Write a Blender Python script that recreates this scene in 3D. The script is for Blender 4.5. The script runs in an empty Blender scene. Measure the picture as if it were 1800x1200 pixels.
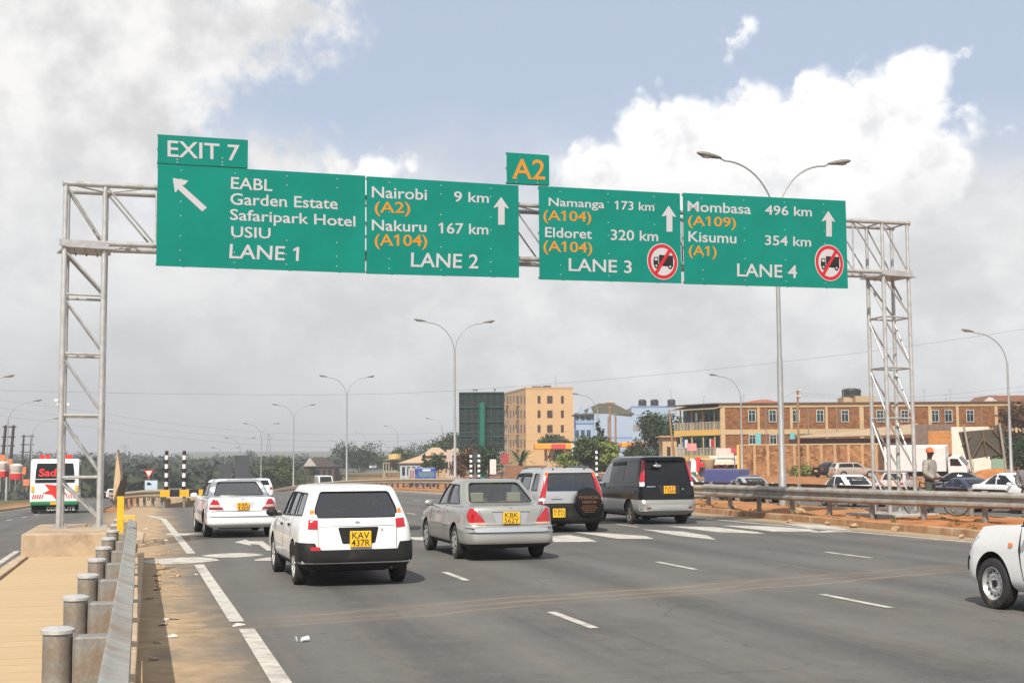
import bpy, bmesh, math, random
from math import radians as R, sin, cos, pi, atan2, sqrt, exp
from mathutils import Vector as V, Matrix
from mathutils.bvhtree import BVHTree
random.seed(7)
sc = bpy.context.scene
COL = sc.collection

# ------------------------------------------------------------------ camera
# X runs across the road to the right, Y along the road, Z up, metres
FOC, YAW, PITCH, ROLL, EYE = 2400.0, R(14.8), math.atan(208/2400), 0.0065, 1.8
_f = V((sin(YAW)*cos(PITCH), cos(YAW)*cos(PITCH), sin(PITCH)))
_r0 = V((cos(YAW), -sin(YAW), 0)); _u0 = _r0.cross(_f)
_r = _r0*cos(ROLL) - _u0*sin(ROLL); _u = _u0*cos(ROLL) + _r0*sin(ROLL)
CAM = V((0, 0, EYE))
cam = bpy.data.cameras.new('camera'); cam_o = bpy.data.objects.new('camera', cam); COL.objects.link(cam_o)
cam.lens = FOC/1800*36; cam.sensor_width = 36; cam.clip_end = 9000; cam.clip_start = 0.1
cam_o.matrix_world = Matrix(((_r.x, _u.x, -_f.x, 0), (_r.y, _u.y, -_f.y, 0), (_r.z, _u.z, -_f.z, EYE), (0, 0, 0, 1)))
sc.camera = cam_o
def ray(x, y): return _f + _r*((x-900)/FOC) - _u*((y-600)/FOC)
def G(x, y, z=0.0):            # where a line of sight meets height z
    d = ray(x, y); return CAM + d*((z-EYE)/d.z)
def D(x, y, Z): return CAM + ray(x, y)*Z
def SY(x, y, s): d = ray(x, y); return CAM + d*(s/d.y)
def SX(x, y, t): d = ray(x, y); return CAM + d*(t/d.x)
def proj(p):
    v = V(p)-CAM; z = v.dot(_f); return (900+FOC*v.dot(_r)/z, 600-FOC*v.dot(_u)/z, z)

# ------------------------------------------------------------------ light
SUN_DIR = V((-0.47, -0.92, 1.0)).normalized()
SUN_EL = math.asin(SUN_DIR.z); SUN_AZ = atan2(SUN_DIR.x, SUN_DIR.y)
sun = bpy.data.lights.new('sun', 'SUN'); sun.energy = 5.0; sun.angle = R(0.6); sun.color = (1.0, 0.94, 0.84)
sun_o = bpy.data.objects.new('sun', sun); COL.objects.link(sun_o)
sun_o.rotation_euler = (-SUN_DIR).to_track_quat('-Z', 'Y').to_euler()
sc.view_settings.view_transform = 'Standard'; sc.view_settings.look = 'None'
sc.view_settings.exposure = 0.17; sc.view_settings.gamma = 1.0
try:
    sc.cycles.use_denoising = True; sc.cycles.max_bounces = 6; sc.cycles.transparent_max_bounces = 16
    sc.cycles.sample_clamp_indirect = 6; sc.cycles.caustics_reflective = False; sc.cycles.caustics_refractive = False
except Exception: pass

# ------------------------------------------------------------------ world: hazy sky with cumulus
w = bpy.data.worlds.new('World'); sc.world = w; w.use_nodes = True
nt = w.node_tree; nt.nodes.clear()
class NG:                       # tiny helper to write shader maths
    def __init__(s, nt): s.nt = nt
    def n(s, t, **k):
        x = s.nt.nodes.new(t)
        for a, b in k.items(): setattr(x, a, b)
        return x
    def put(s, inp, v):
        if isinstance(v, (int, float)): inp.default_value = v
        elif isinstance(v, (tuple, list)): inp.default_value = tuple(v) + ((1.0,) if len(v) == 3 and inp.type == 'RGBA' else ())
        else: s.nt.links.new(v, inp)
    def m(s, op, a, b=None, c=None):
        x = s.n('ShaderNodeMath', operation=op)
        for i, v in enumerate((a, b, c)):
            if v is not None: s.put(x.inputs[i], v)
        return x.outputs[0]
    def ss(s, v, lo, hi, a=0.0, b=1.0):
        x = s.n('ShaderNodeMapRange', interpolation_type='SMOOTHSTEP')
        for i, q in enumerate((v, lo, hi, a, b)): s.put(x.inputs[i], q)
        return x.outputs[0]
    def noise(s, vec, scale, detail=4, rough=0.55, dist=0.0):
        x = s.n('ShaderNodeTexNoise'); s.put(x.inputs['Vector'], vec)
        x.inputs['Scale'].default_value = scale; x.inputs['Detail'].default_value = detail
        x.inputs['Roughness'].default_value = rough; x.inputs['Distortion'].default_value = dist
        return x.outputs['Fac']
    def mix(s, f, a, b):
        x = s.n('ShaderNodeMix', data_type='RGBA'); s.put(x.inputs[0], f); s.put(x.inputs[6], a); s.put(x.inputs[7], b)
        return x.outputs[2]
    def comb(s, x, y, z=0.0):
        c = s.n('ShaderNodeCombineXYZ'); s.put(c.inputs[0], x); s.put(c.inputs[1], y); s.put(c.inputs[2], z); return c.outputs[0]
g = NG(nt)
sky = g.n('ShaderNodeTexSky', sky_type='NISHITA'); sky.sun_disc = False
sky.sun_elevation = SUN_EL; sky.sun_rotation = SUN_AZ; sky.air_density = 1.0; sky.dust_density = 2.5; sky.ozone_density = 1.0; sky.altitude = 1600
tc = g.n('ShaderNodeTexCoord'); sep = g.n('ShaderNodeSeparateXYZ'); nt.links.new(tc.outputs['Generated'], sep.inputs[0])
sx, sy, sz = sep.outputs
# azimuth from the road's own heading and elevation, both in degrees
az = g.m('SUBTRACT', g.m('MULTIPLY', g.m('ARCTAN2', sx, sy), 57.2958), 14.8)
el = g.m('MULTIPLY', g.m('ARCSINE', sz), 57.2958)
P0 = g.comb(az, el)
warp = g.noise(P0, 0.22, 5, 0.6)
warp2 = g.noise(P0, 0.9, 5, 0.62)
fine = g.m('ADD', g.m('MULTIPLY', g.m('SUBTRACT', warp, 0.5), 1.5), g.m('MULTIPLY', g.m('SUBTRACT', warp2, 0.5), 1.0))
def deg(px, py):                # a photo position as (azimuth, elevation) of the sky
    d = ray(px, py).normalized(); return (math.degrees(atan2(d.x, d.y))-14.8, math.degrees(math.asin(d.z)))
def blobs(lst):
    out = None
    for (px, py, rx, ry) in lst:
        a, e = deg(px, py); rx *= 57.3/2400; ry *= 57.3/2400
        dx = g.m('MULTIPLY', g.m('SUBTRACT', az, a), 1/rx); dy = g.m('MULTIPLY', g.m('SUBTRACT', el, e), 1/ry)
        q = g.m('SUBTRACT', 1.0, g.m('SQRT', g.m('ADD', g.m('MULTIPLY', dx, dx), g.m('MULTIPLY', dy, dy))))
        q = g.m('MULTIPLY', q, min(rx, ry)/3.0)
        out = q if out is None else g.m('SMOOTH_MAX', out, q, 0.35)
    return out
# bright cumulus on the right, a small one behind the second sign, tufts
cum = blobs([(1180, 300, 130, 120), (1330, 290, 200, 150), (1480, 260, 170, 130), (1590, 180, 95, 95), (1440, 180, 90, 60),
             (1120, 240, 60, 70), (1610, 110, 65, 32), (1060, 310, 90, 70), (660, 300, 70, 36), (1560, 300, 180, 110), (1285, 100, 34, 40), (1310, 62, 14, 28)])
bill = g.n('ShaderNodeTexVoronoi', feature='F1'); nt.links.new(g.comb(g.m('ADD', az, g.m('MULTIPLY', warp2, 1.6)), g.m('ADD', el, g.m('MULTIPLY', warp, 1.6))), bill.inputs['Vector']); bill.inputs['Scale'].default_value = 0.62
bill2 = g.n('ShaderNodeTexVoronoi', feature='F1'); nt.links.new(g.comb(g.m('ADD', az, g.m('MULTIPLY', warp2, 1.0)), el), bill2.inputs['Vector']); bill2.inputs['Scale'].default_value = 1.7
puffs = g.m('ADD', g.m('MULTIPLY', g.m('SUBTRACT', 0.5, bill.outputs['Distance']), 0.8), g.m('MULTIPLY', g.m('SUBTRACT', 0.45, bill2.outputs['Distance']), 0.32))
cum_d = g.m('ADD', g.m('ADD', cum, g.m('MULTIPLY', fine, 0.40)), g.m('MULTIPLY', puffs, 0.55))
cum_a = g.ss(cum_d, -0.03, 0.24)
# the grey-white bank on the left
lft = blobs([(60, 120, 330, 220), (260, 60, 260, 120), (480, 20, 180, 60), (430, 110, 70, 34), (110, 260, 240, 130), (-200, 100, 400, 400), (500, 290, 130, 60)])
lft_d = g.m('ADD', lft, g.m('MULTIPLY', fine, 0.75))
lft_d = g.m('ADD', lft_d, g.m('MULTIPLY', puffs, 0.30)); lft_a = g.ss(lft_d, -0.08, 0.34)
# the low overcast
lo = g.m('ADD', el, g.m('MULTIPLY', g.m('SUBTRACT', g.noise(P0, 0.16, 4, 0.55), 0.5), 7.0))
low_a = g.ss(lo, 15.0, 8.5)
hi_a = g.ss(g.m('ADD', el, g.m('MULTIPLY', fine, 9.0)), 24.0, 34.0, 0.0, 0.85)      # broken cloud overhead
# light and shade within the clouds
soft = g.noise(g.comb(g.m('MULTIPLY', az, 0.7), el), 0.23, 6, 0.6)
puff = g.noise(P0, 0.42, 6, 0.55, 0.0)
low_c = g.mix(g.ss(g.m('ADD', g.m('MULTIPLY', soft, 0.75), g.m('MULTIPLY', puff, 0.25)), 0.36, 0.64), (0.70, 0.705, 0.715), (0.92, 0.92, 0.92))
gloom = g.m('MULTIPLY', g.ss(el, 9.0, 0.0), g.ss(az, 6.0, -16.0))
low_c = g.mix(g.m('MULTIPLY', gloom, 0.8), low_c, (0.57, 0.578, 0.59))
lft_c = g.mix(g.ss(puff, 0.32, 0.68), (0.72, 0.72, 0.728), (1.0, 0.99, 0.98))
cum_c = g.mix(g.m('MULTIPLY', g.ss(g.m('ADD', g.m('MULTIPLY', puff, 0.6), g.m('MULTIPLY', g.noise(P0, 1.3, 5, 0.6), 0.2)), 0.44, 0.26), g.ss(cum_d, 0.05, 0.5)), (1.16, 1.15, 1.14), (0.86, 0.865, 0.885))
bg_sky = g.n('ShaderNodeVectorMath', operation='SCALE'); nt.links.new(sky.outputs[0], bg_sky.inputs[0]); bg_sky.inputs['Scale'].default_value = 0.10
veil = g.mix(0.70, bg_sky.outputs[0], (0.63, 0.715, 0.87))     # thin high haze over the blue
c = g.mix(hi_a, veil, (0.72, 0.72, 0.73))
c = g.mix(lft_a, c, lft_c)
c = g.mix(low_a, c, low_c)
c = g.mix(cum_a, c, cum_c)
c = g.mix(g.m('MULTIPLY', g.ss(lo, 12.5, 9.0), 0.75), c, low_c)
bg = g.n('ShaderNodeBackground'); nt.links.new(c, bg.inputs[0]); bg.inputs[1].default_value = 0.88
wo = g.n('ShaderNodeOutputWorld'); nt.links.new(bg.outputs[0], wo.inputs[0])

# ------------------------------------------------------------------ materials
MATS = {}
def mat(name, col, rough=0.6, metal=0.0, var=0.12, scale=4.0, bump=0.0, col2=None, coat=0.0, dirt=None, spec=0.5):
    if name in MATS: return MATS[name]
    m = bpy.data.materials.new(name); m.use_nodes = True; t = m.node_tree; h = NG(t)
    b = t.nodes['Principled BSDF']
    tcd = h.n('ShaderNodeTexCoord'); o = tcd.outputs['Object']
    f1 = h.noise(o, scale, 6, 0.6); f2 = h.noise(o, scale*7, 3, 0.6)
    f = h.ss(h.m('ADD', h.m('MULTIPLY', f1, 0.7), h.m('MULTIPLY', f2, 0.3)), 0.3, 0.7)
    a = tuple(x*(1-var) for x in col); bb = tuple(min(1, x*(1+var)) for x in col) if col2 is None else col2
    cc = h.mix(f, a, bb)
    if dirt:                     # (colour, amount, scale) wear in patches
        cc = h.mix(h.ss(h.noise(o, dirt[2], 5, 0.65), 0.62-0.25*dirt[1], 0.75, 0.0, min(1, dirt[1]*1.4)), cc, dirt[0])
    t.links.new(cc, b.inputs['Base Color'])
    h.put(b.inputs['Roughness'], h.ss(f2, 0.2, 0.8, rough*0.88, min(1, rough*1.1)))
    b.inputs['Metallic'].default_value = metal; b.inputs['Coat Weight'].default_value = coat; b.inputs['Coat Roughness'].default_value = 0.05
    b.inputs['Specular IOR Level'].default_value = spec
    if bump:
        bp = h.n('ShaderNodeBump'); bp.inputs['Strength'].default_value = bump; bp.inputs['Distance'].default_value = 0.02
        t.links.new(h.m('ADD', f1, h.m('MULTIPLY', f2, 0.5)), bp.inputs['Height']); t.links.new(bp.outputs[0], b.inputs['Normal'])
    MATS[name] = m; return m
def glass(name, tint, refl=0.12, rough=0.01):
    if name in MATS: return MATS[name]
    m = bpy.data.materials.new(name); m.use_nodes = True; t = m.node_tree; t.nodes.clear(); h = NG(t)
    tr = h.n('ShaderNodeBsdfTransparent'); h.put(tr.inputs[0], tint)
    gl = h.n('ShaderNodeBsdfGlossy'); gl.inputs['Roughness'].default_value = rough; h.put(gl.inputs[0], (0.95, 0.97, 1.0))
    fr = h.n('ShaderNodeFresnel'); fr.inputs[0].default_value = 1.5
    mx = h.n('ShaderNodeMixShader'); t.links.new(h.m('MINIMUM', h.m('ADD', h.m('MULTIPLY', fr.outputs[0], 1.2), refl), 0.95), mx.inputs[0])
    t.links.new(tr.outputs[0], mx.inputs[1]); t.links.new(gl.outputs[0], mx.inputs[2])
    oo = h.n('ShaderNodeOutputMaterial'); t.links.new(mx.outputs[0], oo.inputs[0])
    MATS[name] = m; return m
def material_nodes(name):
    m = bpy.data.materials.new(name); m.use_nodes = True; h = NG(m.node_tree)
    tcd = h.n('ShaderNodeTexCoord'); MATS[name] = m
    return m, h, m.node_tree.nodes['Principled BSDF'], tcd.outputs['Object']

# ------------------------------------------------------------------ mesh helpers
class MB:
    def __init__(s): s.v = []; s.f = []; s.m = []
    def add(s, vs, fs, m=0):
        k = len(s.v); s.v += [tuple(p) for p in vs]; s.f += [tuple(i+k for i in q) for q in fs]; s.m += [m]*len(fs); return s
    def box(s, c, d, rz=0.0, m=0, M=None):
        x, y, z = (q/2 for q in d); vs = []
        for i in range(8):
            p = V((x if i & 1 else -x, y if i & 2 else -y, z if i & 4 else -z))
            if M is not None: p = M @ p
            if rz: p = Matrix.Rotation(rz, 3, 'Z') @ p
            vs.append(p + V(c))
        return s.add(vs, [(0, 2, 3, 1), (4, 5, 7, 6), (0, 1, 5, 4), (2, 6, 7, 3), (0, 4, 6, 2), (1, 3, 7, 5)], m)
    def bar(s, p, q, a, b, m=0):  # rectangular bar from p to q, a wide, b deep
        p, q = V(p), V(q); d = q-p; M = d.to_track_quat('Z', 'Y').to_matrix()
        return s.box((p+q)/2, (a, b, d.length), 0, m, M)
    def tube(s, p, q, r, r2=None, n=8, m=0, cap=True):
        p, q = V(p), V(q); M = (q-p).to_track_quat('Z', 'Y').to_matrix(); r2 = r if r2 is None else r2; vs = []
        for c, rr in ((p, r), (q, r2)):
            vs += [c + M @ V((rr*cos(2*pi*i/n), rr*sin(2*pi*i/n), 0)) for i in range(n)]
        fs = [(i, (i+1) % n, n+(i+1) % n, n+i) for i in range(n)]
        if cap: fs += [tuple(range(n-1, -1, -1)), tuple(range(n, 2*n))]
        return s.add(vs, fs, m)
    def path(s, pts, r, n=8, m=0):
        pts = [V(p) for p in pts]; vs = []; N = len(pts); rr = r if isinstance(r, (list, tuple)) else [r]*N
        up = V((0, 0, 1))
        for i, p in enumerate(pts):
            d = (pts[min(i+1, N-1)]-pts[max(i-1, 0)]).normalized()
            a = d.cross(up)
            if a.length < 1e-3: a = d.cross(V((1, 0, 0)))
            a.normalize(); b = a.cross(d); 
            vs += [p + a*(rr[i]*cos(2*pi*j/n)) + b*(rr[i]*sin(2*pi*j/n)) for j in range(n)]
        fs = [(i*n+j, i*n+(j+1) % n, (i+1)*n+(j+1) % n, (i+1)*n+j) for i in range(N-1) for j in range(n)]
        fs += [tuple(range(n-1, -1, -1)), tuple(range((N-1)*n, N*n))]
        return s.add(vs, fs, m)
    def lathe(s, prof, n=24, c=(0, 0, 0), axis='Z', m=0, ms=None):
        vs = []; A = {'Z': lambda r, z, a: (r*cos(a), r*sin(a), z), 'X': lambda r, z, a: (z, r*cos(a), r*sin(a)), 'Y': lambda r, z, a: (r*cos(a), z, r*sin(a))}[axis]
        for (r, z) in prof: vs += [V(A(r, z, 2*pi*i/n)) + V(c) for i in range(n)]
        for k in range(len(prof)-1):
            pass
        fs = []; mm = []
        for k in range(len(prof)-1):
            for i in range(n):
                fs.append((k*n+i, k*n+(i+1) % n, (k+1)*n+(i+1) % n, (k+1)*n+i)); mm.append(ms[k] if ms else m)
        s.add(vs, fs, m); s.m[-len(fs):] = mm; return s
    def prism(s, poly, z0, z1, m=0):   # polygon in XY pulled from z0 to z1
        n = len(poly); vs = [(x, y, z0) for x, y in poly] + [(x, y, z1) for x, y in poly]
        return s.add(vs, [tuple(range(n-1, -1, -1)), tuple(range(n, 2*n))] + [(i, (i+1) % n, n+(i+1) % n, n+i) for i in range(n)], m)
    def slab(s, poly3, off, m=0):      # any planar polygon in space pulled by a vector
        n = len(poly3); o = V(off); vs = [V(p) for p in poly3] + [V(p)+o for p in poly3]
        return s.add(vs, [tuple(range(n-1, -1, -1)), tuple(range(n, 2*n))] + [(i, (i+1) % n, n+(i+1) % n, n+i) for i in range(n)], m)
    def ball(s, c, r, n=12, k=8, m=0):
        c = V(c); r = r if isinstance(r, (tuple, list)) else (r, r, r); vs = [c+V((0, 0, r[2]))]
        for i in range(1, k):
            a = pi*i/k; vs += [c + V((r[0]*sin(a)*cos(2*pi*j/n), r[1]*sin(a)*sin(2*pi*j/n), r[2]*cos(a))) for j in range(n)]
        vs.append(c-V((0, 0, r[2]))); fs = [(0, 1+j, 1+(j+1) % n) for j in range(n)]
        for i in range(k-2): fs += [(1+i*n+j, 1+(i+1)*n+j, 1+(i+1)*n+(j+1) % n, 1+i*n+(j+1) % n) for j in range(n)]
        L = len(vs)-1; fs += [(L, 1+(k-2)*n+(j+1) % n, 1+(k-2)*n+j) for j in range(n)]
        return s.add(vs, fs, m)
def make_mesh(name, mb, mats, smooth=None, fix=True):
    me = bpy.data.meshes.new(name); me.from_pydata(mb.v, [], mb.f)
    for m in (mats if isinstance(mats, (list, tuple)) else [mats]): me.materials.append(m)
    if max(mb.m, default=0) > 0: me.polygons.foreach_set('material_index', mb.m)
    if fix:
        b = bmesh.new(); b.from_mesh(me); bmesh.ops.recalc_face_normals(b, faces=b.faces); b.to_mesh(me); b.free()
    if smooth is not None:
        me.shade_smooth(); me.set_sharp_from_angle(angle=R(smooth))
    me.update(); return me
def tag(o, label=None, cat=None, group=None, kind=None):
    if label: o['label'] = label
    if cat: o['category'] = cat
    if group: o['group'] = group
    if kind: o['kind'] = kind
    return o
def obj(name, mb, mats, parent=None, smooth=None, loc=None, bevel=0.0, fix=True):
    me = mb if isinstance(mb, bpy.types.Mesh) else make_mesh(name, mb, mats, smooth, fix)
    o = bpy.data.objects.new(name, me); COL.objects.link(o)
    if parent is not None: o.parent = parent
    if loc is not None: o.location = loc
    if bevel:
        b = o.modifiers.new('bevel', 'BEVEL'); b.width = bevel; b.segments = 2; b.limit_method = 'ANGLE'
    return o
def thing(name, label, cat, loc=(0, 0, 0), rz=0.0, group=None):
    o = bpy.data.objects.new(name, None); COL.objects.link(o); o.location = loc; o.rotation_euler = (0, 0, rz); o.empty_display_size = 0.2
    return tag(o, label, cat, group)
def struct(name, mb, mats, smooth=None): return tag(obj(name, mb, mats, None, smooth), kind='structure')
def dup(o, loc=None, rz=None, label=None, parent=None, scale=None):
    c = o.copy(); COL.objects.link(c)
    if parent is not None: c.parent = parent
    if loc is not None: c.location = loc
    if rz is not None: c.rotation_euler = (0, 0, rz)
    if scale is not None: c.scale = (scale,)*3 if isinstance(scale, (int, float)) else scale
    if label: c['label'] = label
    for ch in list(o.children): dup(ch, parent=c)
    return c
_tcache = {}; _cuts = {}
def text_geo(txt, bold=0.0):
    k = (txt, bold)
    if k not in _tcache:
        cu = bpy.data.curves.new('lettering', 'FONT'); cu.body = txt; cu.size = 1.0; cu.offset = bold; cu.resolution_u = 3; cu.fill_mode = 'FRONT'
        o = bpy.data.objects.new('lettering', cu); COL.objects.link(o)
        me = bpy.data.meshes.new_from_object(o.evaluated_get(bpy.context.evaluated_depsgraph_get()))
        vs = [v.co.copy() for v in me.vertices]; fs = [tuple(p.vertices) for p in me.polygons]
        bpy.data.objects.remove(o); bpy.data.curves.remove(cu); bpy.data.meshes.remove(me)
        if '1' in txt:           # give the figure one its flag
            def wid(q): 
                cu2 = bpy.data.curves.new('w', 'FONT'); cu2.body = q; cu2.size = 1.0; cu2.offset = bold; o2 = bpy.data.objects.new('w', cu2); COL.objects.link(o2)
                bpy.context.view_layer.update(); bb = [p_[0] for p_ in o2.bound_box]; r_ = (min(bb), max(bb)); bpy.data.objects.remove(o2); bpy.data.curves.remove(cu2); return r_
            w1 = wid('1'); st = w1[1]-w1[0]
            if st < 0.25:
                hi = max(v.y for v in vs if True); hi1 = 0.68+bold
                for i_, ch in enumerate(txt):
                    if ch == '1':
                        xr = wid(txt[:i_+1])[1]; xl = xr-st; k_ = len(vs)
                        vs += [V((xl+0.01, hi1, 0)), V((xl-0.13, hi1-0.12, 0)), V((xl-0.13, hi1-0.24, 0)), V((xl+0.01, hi1-0.14, 0))]; fs.append((k_, k_+1, k_+2, k_+3))
        x0, x1 = min(v.x for v in vs), max(v.x for v in vs); y0, y1 = min(v.y for v in vs), max(v.y for v in vs)
        cuts = []
        if ' ' in txt:
            for i_, ch in enumerate(txt):
                if ch == ' ':
                    c2 = bpy.data.curves.new('w', 'FONT'); c2.body = txt[:i_]; c2.size = 1.0; c2.offset = bold; o2 = bpy.data.objects.new('w', c2); COL.objects.link(o2); bpy.context.view_layer.update(); cuts.append((max(p_[0] for p_ in o2.bound_box)+0.03-x0)/(x1-x0)); bpy.data.objects.remove(o2); bpy.data.curves.remove(c2)
        _cuts[k] = cuts
        _tcache[k] = ([((v.x-x0)/(x1-x0), (v.y-y0)/(y1-y0)) for v in vs], fs)
    return _tcache[k]
def text_to(mb, txt, a, b, c, bold=0.0, m=0, lift=(0, 0, 0)):
    # letters filling the parallelogram: a bottom left, b bottom right, c top left
    a, b, c = V(a), V(b), V(c); vs, fs = text_geo(txt, bold)
    mb.add([a + (b-a)*x + (c-a)*y + V(lift) for x, y in vs], fs, m)

def smooth(x, a, b):
    t = min(1, max(0, (x-a)/(b-a))); return t*t*(3-2*t)
def base_z(s):
    if s < 40: return 0.0
    if s < 260: return -1.1e-4*(s-40)**2
    if s < 420: return -5.324 - 0.0484*(s-260)
    return -13.07
def gz(t, s):
    z = base_z(s)*(1-smooth(t, 34, 45))*(1 - 0.35*smooth(s, 420, 900)) - 0.45*smooth(s, 45, 95)*(1-smooth(t, 6, 18))*(1-smooth(s, 150, 300))
    z += -0.25*smooth(s, 34, 64)*smooth(-t, -0.5, 3.0)*(1-smooth(s, 120, 260))
    z += -0.40*smooth(s, 34, 60)*smooth(t, 21.5, 24)*(1-smooth(t, 48, 62))*(1-smooth(s, 80, 140))
    if s > 500: z += 15*smooth(s, 700, 2400)*(1+0.25*sin(t*0.004+1))
    if t < -30: z += 3.5*smooth(-t, 30, 120)*smooth(s, 60, 200)*(1-smooth(s, 300, 600))
    return z
# ------------------------------------------------------------------ ground, roads, kerbs
def grid(name, xs, ys, zf, m, kind='structure', sm=60):
    mb = MB(); nx = len(xs)
    for y in ys: mb.v += [(x, y, zf(x, y)) for x in xs]
    for j in range(len(ys)-1):
        for i in range(nx-1): mb.f.append((j*nx+i, j*nx+i+1, (j+1)*nx+i+1, (j+1)*nx+i)); mb.m.append(0)
    o = obj(name, mb, m, None, sm, fix=False); return tag(o, kind=kind)
def steps(*seg):                # (start, end, step) runs
    out = []
    for a, b, d in seg:
        n = max(1, round((b-a)/d)); out += [a+(b-a)*i/n for i in range(n)]
    return out + [seg[-1][1]]
earth, h, b, o = material_nodes('red_earth')
n1 = h.noise(o, 0.9, 6, 0.65); n2 = h.noise(o, 0.06, 4, 0.6); n3 = h.noise(o, 14, 4, 0.7)
c1 = h.mix(h.ss(n1, 0.32, 0.66), (0.28, 0.105, 0.035), (0.46, 0.20, 0.078))
c1 = h.mix(h.ss(n3, 0.52, 0.75, 0, 0.55), c1, (0.52, 0.30, 0.16))
c1 = h.mix(h.ss(n2, 0.5, 0.62, 0, 0.5), c1, (0.36, 0.22, 0.11))
h.nt.links.new(c1, b.inputs['Base Color']); b.inputs['Roughness'].default_value = 0.95; b.inputs['Specular IOR Level'].default_value = 0.15
bp = h.n('ShaderNodeBump'); bp.inputs['Strength'].default_value = 0.7; bp.inputs['Distance'].default_value = 0.06
h.nt.links.new(h.m('ADD', n1, h.m('MULTIPLY', n3, 0.35)), bp.inputs['Height']); h.nt.links.new(bp.outputs[0], b.inputs['Normal'])
field, h, b, o = material_nodes('grassy_ground')
n1 = h.noise(o, 0.035, 5, 0.6); n3 = h.noise(o, 0.7, 6, 0.7)
c1 = h.mix(h.ss(n3, 0.3, 0.7), (0.055, 0.07, 0.028), (0.17, 0.15, 0.065))
sepn = h.n('ShaderNodeSeparateXYZ'); h.nt.links.new(o, sepn.inputs[0])
redm = h.m('MULTIPLY', h.ss(h.m('ADD', sepn.outputs[0], h.m('MULTIPLY', h.m('SUBTRACT', n3, 0.5), 22.0)), 24.0, 36.0), h.ss(sepn.outputs[1], 330.0, 190.0))
redl = h.m('MULTIPLY', h.ss(h.m('ADD', sepn.outputs[0], h.m('MULTIPLY', h.m('SUBTRACT', n3, 0.5), 6.0)), -12.0, -8.0), h.ss(sepn.outputs[1], 210.0, 150.0))
redn = h.mix(h.ss(n3, 0.35, 0.65), (0.25, 0.105, 0.042), (0.43, 0.205, 0.09))
c1 = h.mix(h.m('MAXIMUM', redm, redl), c1, redn)
h.nt.links.new(c1, b.inputs['Base Color']); b.inputs['Roughness'].default_value = 0.95; b.inputs['Specular IOR Level'].default_value = 0.15

asph, h, b, o = material_nodes('worn_asphalt')
sp = h.n('ShaderNodeSeparateXYZ'); h.nt.links.new(o, sp.inputs[0]); X, Y = sp.outputs[0], sp.outputs[1]
grain = h.noise(o, 55, 4, 0.7); big = h.noise(o, 0.35, 5, 0.6)
streak = h.noise(h.comb(h.m('MULTIPLY', X, 2.2), h.m('MULTIPLY', Y, 0.11)), 1.0, 5, 0.6)
cross = h.noise(h.comb(h.m('MULTIPLY', X, 0.12), h.m('MULTIPLY', h.m('SUBTRACT', Y, h.m('MULTIPLY', X, 0.34)), 2.0)), 1.0, 4, 0.6)
c1 = h.mix(h.ss(big, 0.3, 0.7), (0.089, 0.086, 0.081), (0.130, 0.124, 0.115))
c1 = h.mix(h.ss(grain, 0.35, 0.7, 0, 0.6), c1, (0.145, 0.14, 0.132))
c1 = h.mix(h.ss(streak, 0.55, 0.72, 0, 0.42), c1, (0.058, 0.058, 0.059))
c1 = h.mix(h.ss(streak, 0.46, 0.26, 0, 0.40), c1, (0.19, 0.155, 0.115))
# dusty wheel tracks crossing the lanes on a slant
tr = h.m('SUBTRACT', h.m('SUBTRACT', Y, h.m('MULTIPLY', X, 0.345)), 15.35)
lane = h.m('FRACT', h.m('MULTIPLY', h.m('SUBTRACT', h.m('ADD', X, h.m('MULTIPLY', big, 0.3)), 0.8), 1/3.95))
oil = h.ss(h.m('ABSOLUTE', h.m('SUBTRACT', lane, 0.5)), 0.13, 0.02); pol = h.m('MAXIMUM', h.ss(h.m('ABSOLUTE', h.m('SUBTRACT', lane, 0.27)), 0.12, 0.03), h.ss(h.m('ABSOLUTE', h.m('SUBTRACT', lane, 0.73)), 0.12, 0.03))
c1 = h.mix(h.m('MULTIPLY', h.m('MULTIPLY', oil, h.ss(streak, 0.3, 0.6)), 0.42), c1, (0.055, 0.054, 0.053)); c1 = h.mix(h.m('MULTIPLY', pol, 0.22), c1, (0.19, 0.185, 0.175))
stone_ = h.n('ShaderNodeTexVoronoi'); h.nt.links.new(o, stone_.inputs['Vector']); stone_.inputs['Scale'].default_value = 38.0
c1 = h.mix(h.ss(stone_.outputs['Distance'], 0.22, 0.05, 0, 0.35), c1, (0.25, 0.24, 0.225)); c1 = h.mix(h.ss(h.noise(o, 90, 2, 0.6), 0.55, 0.7, 0, 0.45), c1, (0.045, 0.045, 0.045))
m2_ = h.noise(o, 2.3, 5, 0.7); m3_ = h.noise(o, 15, 4, 0.75)
c1 = h.mix(h.ss(m2_, 0.52, 0.74, 0, 0.45), c1, (0.165, 0.155, 0.14)); c1 = h.mix(h.ss(m2_, 0.46, 0.28, 0, 0.35), c1, (0.055, 0.054, 0.053)); c1 = h.mix(h.ss(m3_, 0.55, 0.72, 0, 0.5), c1, (0.21, 0.20, 0.185)); c1 = h.mix(h.ss(m3_, 0.44, 0.28, 0, 0.4), c1, (0.045, 0.044, 0.043))
wv_ = h.n('ShaderNodeVectorMath', operation='ADD'); h.nt.links.new(o, wv_.inputs[0]); nz_ = h.n('ShaderNodeTexNoise'); nz_.inputs['Scale'].default_value = 0.9; nz_.inputs['Detail'].default_value = 5; h.nt.links.new(o, nz_.inputs['Vector']); h.nt.links.new(nz_.outputs['Color'], wv_.inputs[1])
ck_ = h.n('ShaderNodeTexVoronoi', feature='DISTANCE_TO_EDGE'); h.nt.links.new(wv_.outputs[0], ck_.inputs['Vector']); ck_.inputs['Scale'].default_value = 0.33
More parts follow.
